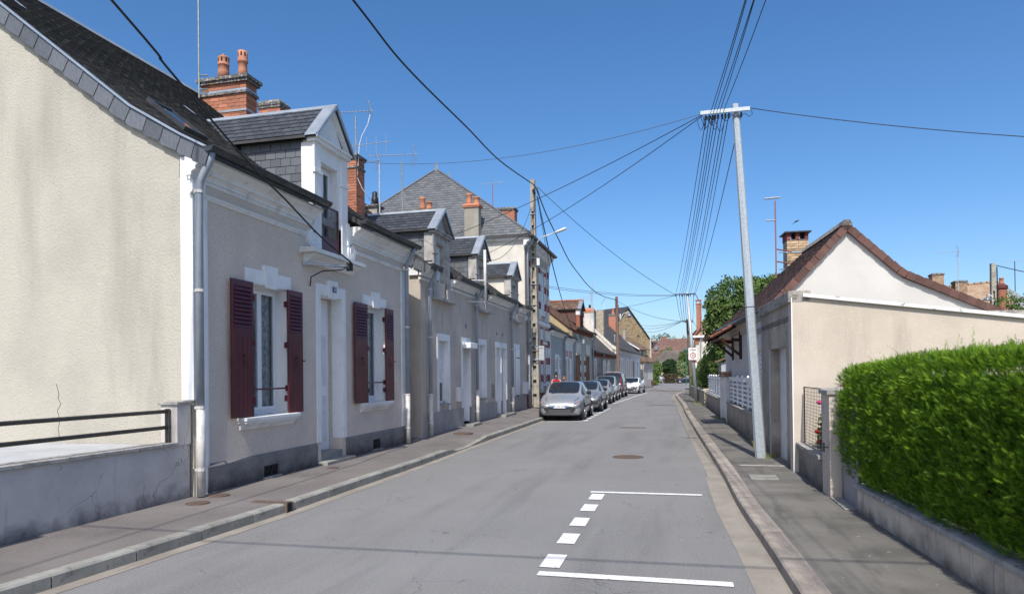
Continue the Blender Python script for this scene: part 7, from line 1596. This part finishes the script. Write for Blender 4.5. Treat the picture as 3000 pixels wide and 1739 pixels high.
# ============================================================ cars
def car(label, x, y, rz, paint, Lc=3.9, Wc=1.7, Hc=1.47, kind='hatch', plate='', bumper=False, rack=False, badge=None, name='parked_car', group='cars parked along the left kerb'):
    t = thing(name, label, 'car', (x, y, 0), rz, group if name == 'parked_car' else None); w = Wc/2; H = Hc
    # stations: y, half width, bottom, belt z, top z, top half width
    if kind == 'van': hood, bel, cy, ry, re, te = .98, 1.02, .95, 1.55, Lc-.12, Lc
    elif kind == 'sedan': hood, bel, cy, ry, re, te = .82, .90, 1.25, 2.0, 3.15, Lc
    else: hood, bel, cy, ry, re, te = .88, .95, .98, 1.78, Lc-.75, Lc
    S = [(0.0, w*.76, .30, hood*.66, hood*.68, w*.60), (.10, w*.88, .20, hood*.80, hood*.83, w*.66), (.38, w*.97, .17, hood*.90, hood*.96, w*.70), (cy*.72, w, .17, hood*.99, hood*1.03, w*.74),
         (cy, w, .17, bel, bel+.07, w*.80), ((cy+ry)/2, w, .17, bel+.01, (bel+H)/2+.10, w*.77), (ry, w, .17, bel+.02, H-.035, w*.72), (ry+.45, w, .17, bel+.03, H, w*.70)]
    if kind == 'sedan': S += [(re-.25, w, .17, bel+.03, H-.02, w*.69), (re+.10, w*.995, .17, bel+.04, H-.22, w*.72), (re+.42, w*.985, .17, bel+.03, bel+.07, w*.74), (te-.25, w*.96, .18, bel, bel+.03, w*.72), (te-.02, w*.88, .25, bel-.15, bel-.12, w*.66), (te, w*.80, .32, bel-.25, bel-.22, w*.6)]
    elif kind == 'van': S += [(re-.9, w, .17, bel+.03, H, w*.74), (re-.12, w, .17, bel+.03, H-.02, w*.73), (te-.05, w*.97, .2, bel+.02, H-.12, w*.70), (te, w*.93, .28, bel-.02, H-.25, w*.66)]
    else: S += [(re-.3, w, .17, bel+.05, H-.03, w*.68), (re+.2, w*.99, .17, bel+.06, H-.16, w*.64), (te-.22, w*.95, .18, bel+.03, (bel+H)/2, w*.62), (te-.04, w*.90, .24, bel-.08, bel-.02, w*.64), (te, w*.82, .32, bel-.22, bel-.18, w*.6)]
    verts = []; faces = []; mi = []
    for (yy, ww, zb, zl, zt, wt) in S:
        zm = zb+(zl-zb)*.45; half = [(ww*.80, zb), (ww*.96, zb+.07), (ww*1.0, zm), (ww*.99, zl-.06), (ww*.955, zl), (wt+.015, zt-.055), (wt-.05, zt-.012), (wt*.45, zt+.012)]
        ring = [(a, yy, b) for a, b in half]+[(-a, yy, b) for a, b in half[::-1]]; verts += ring
    nr = 16; ns = len(S)
    def isg(i, k):
        y0, y1 = S[i][0], S[i+1][0]
        if k in (4, 10) : return 2 if (y0 >= cy-.01 and y1 <= (re+.45 if kind != 'van' else re-.1)) and S[i][4]-S[i][3] > .04+.0*k and S[i+1][4]-S[i+1][3] > .1 else 0
        if k in (6, 7, 8): 
            if y0 >= cy-.01 and y1 <= ry+.01: return 1
            if kind == 'hatch' and y0 >= re-.01+.19 and y1 <= te-.2: return 3
            if kind == 'sedan' and y0 >= re-.26 and y1 <= re+.43: return 3
        return 0
    for i in range(ns-1):
        for k in range(nr): a = i*nr+k; b = i*nr+(k+1) % nr; faces.append((a, a+nr, b+nr, b)); mi.append(isg(i, k))
    faces.append(tuple(range(nr))); faces.append(tuple(range((ns-1)*nr, ns*nr))[::-1]); mi += [0, 0]
    me = bpy.data.meshes.new('cage'); me.from_pydata(verts, [], faces); me.polygons.foreach_set('material_index', mi)
    for nm_ in (paint, 'dark_glass', 'dark_glass', 'dark_glass'): me.materials.append(MATS[nm_])
    bm = bmesh.new(); bm.from_mesh(me); bmesh.ops.recalc_face_normals(bm, faces=bm.faces)
    cr = bm.edges.layers.float.new('crease_edge')
    for e in bm.edges:
        m2 = {f.material_index for f in e.link_faces}
        if len(m2) > 1: e[cr] = .75
    bm.to_mesh(me); bm.free()
    tmp = bpy.data.objects.new('tmp', me); COL.objects.link(tmp); md = tmp.modifiers.new('s', 'SUBSURF'); md.levels = 2; md.render_levels = 2
    ev = tmp.evaluated_get(bpy.context.evaluated_depsgraph_get()); full = bpy.data.meshes.new_from_object(ev); bpy.data.objects.remove(tmp)
    for idx, nm_ in enumerate(('body', 'windscreen', 'side_windows', 'rear_window')):
        bm = bmesh.new(); bm.from_mesh(full); kill = [f for f in bm.faces if f.material_index != idx]
        bmesh.ops.delete(bm, geom=kill, context='FACES')
        if not bm.faces: bm.free(); continue
        for f in bm.faces: f.smooth = True; f.material_index = 0
        m3 = bpy.data.meshes.new(nm_); bm.to_mesh(m3); bm.free(); m3.materials.append(MATS[paint] if idx == 0 else MATS['dark_glass']); ob = bpy.data.objects.new(nm_, m3); COL.objects.link(ob); ob.parent = t
        if idx == 0: body = ob
        if idx == 1: ws = ob
    # wheels
    fa, ra, wr = .72, Lc-.68, .30
    for yy in (fa, ra):
        for sg in (-1, 1):
            q = M(); q.disc((sg*(w-.03), yy, wr+.03), wr+.075, 20, (sg, 0, 0), .034); q.build('wheel_arch', 'car_trim', t)
            q = M(smooth=False); q.disc((sg*(w-.17), yy, wr), wr, 22, (sg, 0, 0), .195); wh = q.build('wheel', 'tyre', t)
            q = M(); q.disc((sg*(w+.026), yy, wr), wr*.66, 18, (sg, 0, 0), .008)
            for k in range(6): a = k*math.pi/3; q.tube([(sg*(w+.034), yy, wr), (sg*(w+.034), yy+wr*.58*math.cos(a), wr+wr*.58*math.sin(a))], .03, 4)
            q.build('rim', 'rim', wh)
    # mirrors
    for sg in (-1, 1):
        q = M(smooth=True); c = Vector((sg*(w+.10), cy+.42, bel+.10)); vs = []
        for (dx, rx_, rz_) in ((-.09, .02, .02), (-.06, .07, .07), (0, .09, .085), (.06, .08, .075), (.09, .03, .03)): vs += [(c.x+sg*dx, c.y+rx_*math.cos(a)*.8, c.z+rz_*math.sin(a)) for a in (2*math.pi*k/8 for k in range(8))]
        q.add(vs, [(i*8+k, i*8+(k+1) % 8, (i+1)*8+(k+1) % 8, (i+1)*8+k) for i in range(4) for k in range(8)]+[tuple(range(8)), tuple(range(32, 40))]); q.build('wing_mirror', 'car_trim' if badge or bumper else paint, t)
    # front details
    zt0 = hood*.80
    for sg in (-1, 1):
        q = M(smooth=True)
        if kind == 'sedan': q.add([(sg*w*.40, -.012, zt0-.16), (sg*w*.74, .01, zt0-.16), (sg*w*.86, .12, zt0-.15), (sg*w*.86, .12, zt0-.02), (sg*w*.74, .03, zt0-.02), (sg*w*.40, .02, zt0-.02)], [(0, 1, 4, 5), (1, 2, 3, 4)])
        else:
            q.add([(sg*w*.56, .012, zt0-.24), (sg*w*.80, .035, zt0-.17), (sg*w*.93, .16, zt0-.10), (sg*w*.955, .34, zt0+.03), (sg*w*.86, .24, zt0+.055), (sg*w*.66, .075, zt0-.03), (sg*w*.75, .07, zt0-.09)], [(0, 1, 6, 5), (1, 2, 6), (2, 3, 4, 6), (6, 4, 5)])
        q.v = [(a, b-.02, c) for a, b, c in q.v]; hl = q.build('headlight', 'lens', t); sd = hl.modifiers.new('th', 'SOLIDIFY'); sd.thickness = .04; sd.offset = -1 if sg > 0 else 1
        if badge: q = M(); q.disc((sg*w*.80, .10, zt0-.02), .03, 8, (0, -1, .3), .02); q.build('indicator', 'lens_orange', hl)
        q = M(); q.disc((sg*w*.68, .015, .36), .045, 14, (0, -1, 0), .03); q.build('fog_lamp', 'lens', t)
    q = M()
    zg = zt0-.20
    if kind == 'sedan': q.box(-w*.38, w*.38, -.012, .02, zt0-.15, zt0-.04); q.box(-w*.80, w*.80, -.03, .02, .42, .46)
    elif badge:
        for sg in (-1, 1): q.prism([(sg*w*.16, -.006, zg-.03), (sg*w*.50, .0, zg-.045), (sg*w*.54, .0, zg+.05), (sg*w*.22, -.006, zg+.035)], (0, .05, 0))
    else: q.box(-w*.45, w*.45, -.006, .04, zg-.02, zg+.05)
    q.build('grille', 'car_trim', t)
    q = M(); q.prism([(-w*.62, -.014, .33), (w*.62, -.014, .33), (w*.70, -.01, .42), (w*.70, -.01, .52), (-w*.70, -.01, .52), (-w*.70, -.01, .42)] if not kind == 'sedan' else [(-w*.5, -.014, .30), (w*.5, -.014, .30), (w*.5, -.014, .38), (-w*.5, -.014, .38)], (0, .06, 0)); lg = q.build('lower_grille', 'car_trim', t)
    q = M()
    for k in range(4): q.box(-w*.5, w*.5, -.022, -.0141, .35+k*.025, .358+k*.025)
    q.build('grille_bar', 'paint_grey', lg)
    if bumper: q = M(); q.prism([(-w*.86, -.02, .36), (w*.86, -.02, .36), (w*.86, -.02, .52), (-w*.86, -.02, .52)], (0, .12, 0)); q.build('bumper', 'car_trim', t)
    q = M(); q.box(-.26, .26, -.035, -.02, .495, .605); pl = q.build('number_plate', 'plate_white', t)
    q = M(); q.box(-.26, -.215, -.037, -.0351, .497, .603); q.box(.215, .26, -.037, -.0351, .497, .603); q.build('plate_band', 'plate_blue', pl)
    if plate: tm = text_mesh(plate, .088, .001); tm.materials.append(MATS['sign_black']); inst('lettering', tm, pl, Matrix.Translation((0, -.0365, .55)) @ Matrix.Rotation(R(90), 4, 'X'))
    if badge:
        q = M(); r = .07
        zb_ = zg+.03
        for (a, b) in (((0, r), (r*.7, 0)), ((r*.7, 0), (0, -r)), ((0, -r), (-r*.7, 0)), ((-r*.7, 0), (0, r))): q.tube([(a[0], -.02, zb_+a[1]), (b[0], -.02, zb_+b[1])], .014, 5)
        q.build('badge', 'chrome', t)
    q = M()
    for sg in (-1, 1): q.tube([(sg*w*.62, .14, hood*.86), (sg*w*.74, .5, hood*.965), (sg*w*.80, cy*.95, hood*1.03)], .006, 4)
    q.build('bonnet_seam', 'car_trim', t)
    q = M(); q.box(-w*.72, w*.72, -.02, .0, .225, .25); q.build('splitter', 'car_trim', t)
    # wipers, steering wheel hint, handles, side rubbing strip
    q = M(); q.tube([(-.45, cy-.02, bel+.075), (.15, cy+.05, bel+.135)], .008, 4); q.tube([(.05, cy-.02, bel+.08), (.6, cy+.05, bel+.13)], .008, 4); q.build('wiper', 'car_trim', t)
    for sg in (-1, 1):
        q = M(); q.box(sg*(w+.001), sg*(w+.014), 1.15, Lc-1.15, .50, .56); q.build('side_strip', 'car_trim', t)
        q = M(); q.tube([(sg*(w-.01), 2.05, bel-.12), (sg*(w+.02), 2.1, bel-.12), (sg*(w+.02), 2.2, bel-.12), (sg*(w-.01), 2.25, bel-.12)], .013, 5); q.build('door_handle', 'car_trim', t)
    if rack:
        for sg in (-1, 1): q = M(); q.tube([(sg*w*.66, 1.9, H-.02), (sg*w*.66, 1.95, H+.06), (sg*w*.66, Lc-.6, H+.06), (sg*w*.66, Lc-.55, H-.02)], .016, 5); q.build('roof_rail', 'zinc', t)
        for yy in (2.2, 3.2): q = M(); q.tube([(-w*.7, yy, H+.06), (w*.7, yy, H+.06)], .016, 5); q.build('roof_bar', 'zinc', t)
    return t
car('silver hatchback with diamond badge at the front of the parked row', -4.42, 25.45, R(1), 'paint_silver', 3.98, 1.70, 1.49, plate='BF 476 WW', badge=True)
car('dark grey hatchback parked directly behind the front silver car', -4.42, 31.4, R(1), 'paint_grey', 4.1, 1.72, 1.44, bumper=True)
car('silver hatchback with large headlights third in the parked row', -4.75, 39.6, R(1.0), 'paint_silver', 3.85, 1.66, 1.44)
car('pale blue silver car fourth in the parked row against the red van', -4.85, 44.9, R(1), 'paint_silver_blue', 3.9, 1.68, 1.62)
car('dark red van with roof rails in the parked row', -4.98, 50.7, R(-1), 'paint_red', 4.15, 1.76, 1.84, kind='van', bumper=True, rack=True)
car('boxy white saloon at the far end of the parked row', -4.35, 60.2, R(-5), 'paint_white', 4.5, 1.76, 1.40, kind='sedan', plate='2 FMT 41', bumper=False)
car('navy blue saloon parked side-on beyond the junction', -.75, 118.6, R(-86), 'paint_navy', 4.6, 1.75, 1.45, kind='sedan', name='parked_car', group='far parked cars')
car('silver hatchback half hidden by the far dark conifer', -2.45, 127.5, R(180-8), 'paint_silver', 3.8, 1.65, 1.48, name='parked_car', group='far parked cars')

# ============================================================ people behind the first car
def person(label, x, y, z, rz, s, hair, top, lean, head_turn=0, long_hair=False):
    t = thing('person', label, 'person', (x, y, z), rz)
    J = {'pelvis': (0, 0, .92), 'spine': (0, -.10*lean, 1.10), 'chest': (0, -.24*lean, 1.30), 'neck': (0, -.34*lean, 1.46), 'headb': (0, -.38*lean, 1.52)}
    V = [J['pelvis'], J['spine'], J['chest'], J['neck'], J['headb']]; E = [(0, 1), (1, 2), (2, 3), (3, 4)]; RR = [(.15, .11), (.13, .10), (.15, .11), (.055, .055), (.05, .05)]
    for sg in (-1, 1):
        b = len(V); V += [(sg*.17, -.26*lean, 1.38), (sg*.24, -.30*lean, 1.12), (sg*.20, -.52*lean-.05, .95), (sg*.19, -.60*lean-.06, .88)]; E += [(2, b), (b, b+1), (b+1, b+2), (b+2, b+3)]; RR += [(.06, .06), (.045, .045), (.033, .033), (.03, .03)]
        b = len(V); V += [(sg*.10, 0, .86), (sg*.11, -.02, .48), (sg*.12, .02, .08), (sg*.13, -.14, .04)]; E += [(0, b), (b, b+1), (b+1, b+2), (b+2, b+3)]; RR += [(.09, .09), (.065, .065), (.045, .045), (.04, .03)]
    me = bpy.data.meshes.new('body'); me.from_pydata([(a*s, b*s, c*s) for a, b, c in V], E, []); ob = bpy.data.objects.new('body', me); COL.objects.link(ob)
    sk = ob.modifiers.new('skin', 'SKIN')
    lay = me.skin_vertices[0] if me.skin_vertices else None
    if lay is None: pass
    else:
        for v_, r_ in zip(lay.data, RR): v_.radius = (r_[0]*s, r_[1]*s); v_.use_root = False
        lay.data[0].use_root = True
    sb = ob.modifiers.new('sub', 'SUBSURF'); sb.levels = 1; sb.render_levels = 2
    me.materials.append(MATS['skin']); ob.parent = t
    # clothes: top and trousers as fitted shells
    q = M(smooth=True); secs = [(0, 0, .84, .19, .14), (0, -.03*lean, 1.0, .175, .135), (0, -.16*lean, 1.18, .18, .135), (0, -.26*lean, 1.34, .20, .13), (0, -.30*lean, 1.40, .15, .11), (0, -.32*lean, 1.43, .08, .08)]
    vs = []; 
    for cx, cyy, cz, rx, ry in secs: vs += [((cx+rx*math.cos(a))*s, (cyy+ry*math.sin(a))*s, cz*s) for a in (2*math.pi*k/16 for k in range(16))]
    q.add(vs, [(i*16+k, i*16+(k+1) % 16, (i+1)*16+(k+1) % 16, (i+1)*16+k) for i in range(5) for k in range(16)]); q.build('top', top, t)
    q = M(smooth=True)
    for sg in (-1, 1): q.tube([(sg*.09*s, 0, .90*s), (sg*.11*s, -.01, .5*s), (sg*.12*s, .02, .10*s)], [.115*s, .085*s, .065*s], 10)
    q.build('trousers', 'cloth_blue', t)
    # hands with fingers
    for sg in (-1, 1):
        q = M(smooth=True); hx, hy, hz = sg*.19*s, (-.60*lean-.06)*s, .88*s; q.tube([(hx, hy, hz), (hx, hy-.03, hz-.05), (hx, hy-.05, hz-.09)], [.025, .038, .034], 8)
        for k in range(4): a = (k-1.5)*.018; l = (.062, .07, .068, .052)[k]; q.tube([(hx+a, hy-.05, hz-.085), (hx+a*1.1, hy-.065, hz-.085-l*.6), (hx+a*1.1, hy-.055, hz-.085-l)], .0085, 6)
        q.tube([(hx-sg*.03, hy-.03, hz-.04), (hx-sg*.06, hy-.055, hz-.075), (hx-sg*.055, hy-.065, hz-.10)], .010, 6); q.build('hand', 'skin', t)
    # head
    hc = Vector((0, (-.42*lean)*s, 1.60*s)); tilt = Matrix.Rotation(.35*lean, 3, 'X') @ Matrix.Rotation(head_turn, 3, 'Z')
    def hv(nx, ny, nz, sc=1.0):
        x_, y_, z_ = nx*.078, ny*.098, nz*.115
        if nz < 0: x_ *= 1+nz*.28; y_ *= 1+nz*.12
        if ny < 0: x_ *= 1+.1*ny
        return hc+tilt @ (Vector((x_, y_, z_))*s*sc)
    q = M(smooth=True); nu, nv = 20, 14; vs = []
    for i in range(nv+1):
        th = math.pi*i/nv
        for k in range(nu): ph = 2*math.pi*k/nu; vs.append(hv(math.sin(th)*math.cos(ph), math.sin(th)*math.sin(ph), math.cos(th)))
    q.add(vs, [(i*nu+k, i*nu+(k+1) % nu, (i+1)*nu+(k+1) % nu, (i+1)*nu+k) for i in range(nv) for k in range(nu)]); hd = q.build('head', 'skin', t)
    loc = lambda v: tuple(hc+tilt @ (Vector(v)*s))
    q = M(smooth=True); q.tube([loc((0, -.085, .02)), loc((0, -.108, -.015)), loc((0, -.092, -.03))], [.008, .014, .012], 8)
    for sg in (-1, 1): q.tube([loc((sg*.078, .005, .02)), loc((sg*.088, .012, .0)), loc((sg*.078, .0, -.03))], [.008, .014, .007], 6)
    q.build('nose_and_ears', 'skin', hd)
    for sg in (-1, 1): q = M(smooth=True); c = loc((sg*.03, -.088, .01)); q.lathe(c, [(.001, -.007), (.010, -.003), (.010, .003), (.001, .007)], 8); q.build('eye', 'eye_white', hd); q = M(); c = loc((sg*.03, -.096, .01)); q.lathe(c, [(.001, -.004), (.005, 0), (.001, .004)], 6); q.build('pupil', 'sign_black', hd); q = M(); q.tube([loc((sg*.015, -.093, .028)), loc((sg*.045, -.084, .028))], .003, 4); q.build('eyebrow', hair, hd)
    q = M(smooth=True); q.tube([loc((-.022, -.092, -.052)), loc((0, -.098, -.050)), loc((.022, -.092, -.052))], .005, 6); q.build('mouth', 'cloth_red', hd)
    q = M(smooth=True); vs = []
    for i in range(9):
        th = math.pi*.60*i/8
        for k in range(nu):
            ph = 2*math.pi*k/nu; front = max(0, -math.sin(ph)); thh = th*(1-.42*front); vs.append(hv(math.sin(thh)*math.cos(ph), math.sin(thh)*math.sin(ph)+.06, math.cos(thh), 1.10))
    q.add(vs, [(i*nu+k, i*nu+(k+1) % nu, (i+1)*nu+(k+1) % nu, (i+1)*nu+k) for i in range(8) for k in range(nu)])
    if long_hair: q.lathe(loc((0, .05, .10)), [(.015, -.02), (.05, 0), (.055, .03), (.03, .07), (.005, .075)], 10)
    q.build('hair', hair, t); return t
person('woman with dark tied-up hair in a red top leaning forward behind the front silver car', -5.42, 30.5, .13, R(8), .99, 'hair_black', 'cloth_red', 1.0, long_hair=True)
person('brown haired person whose face just shows over the roof of the front silver car', -5.22, 31.8, .10, R(-5), .93, 'hair_brown', 'cloth_blue', .7)
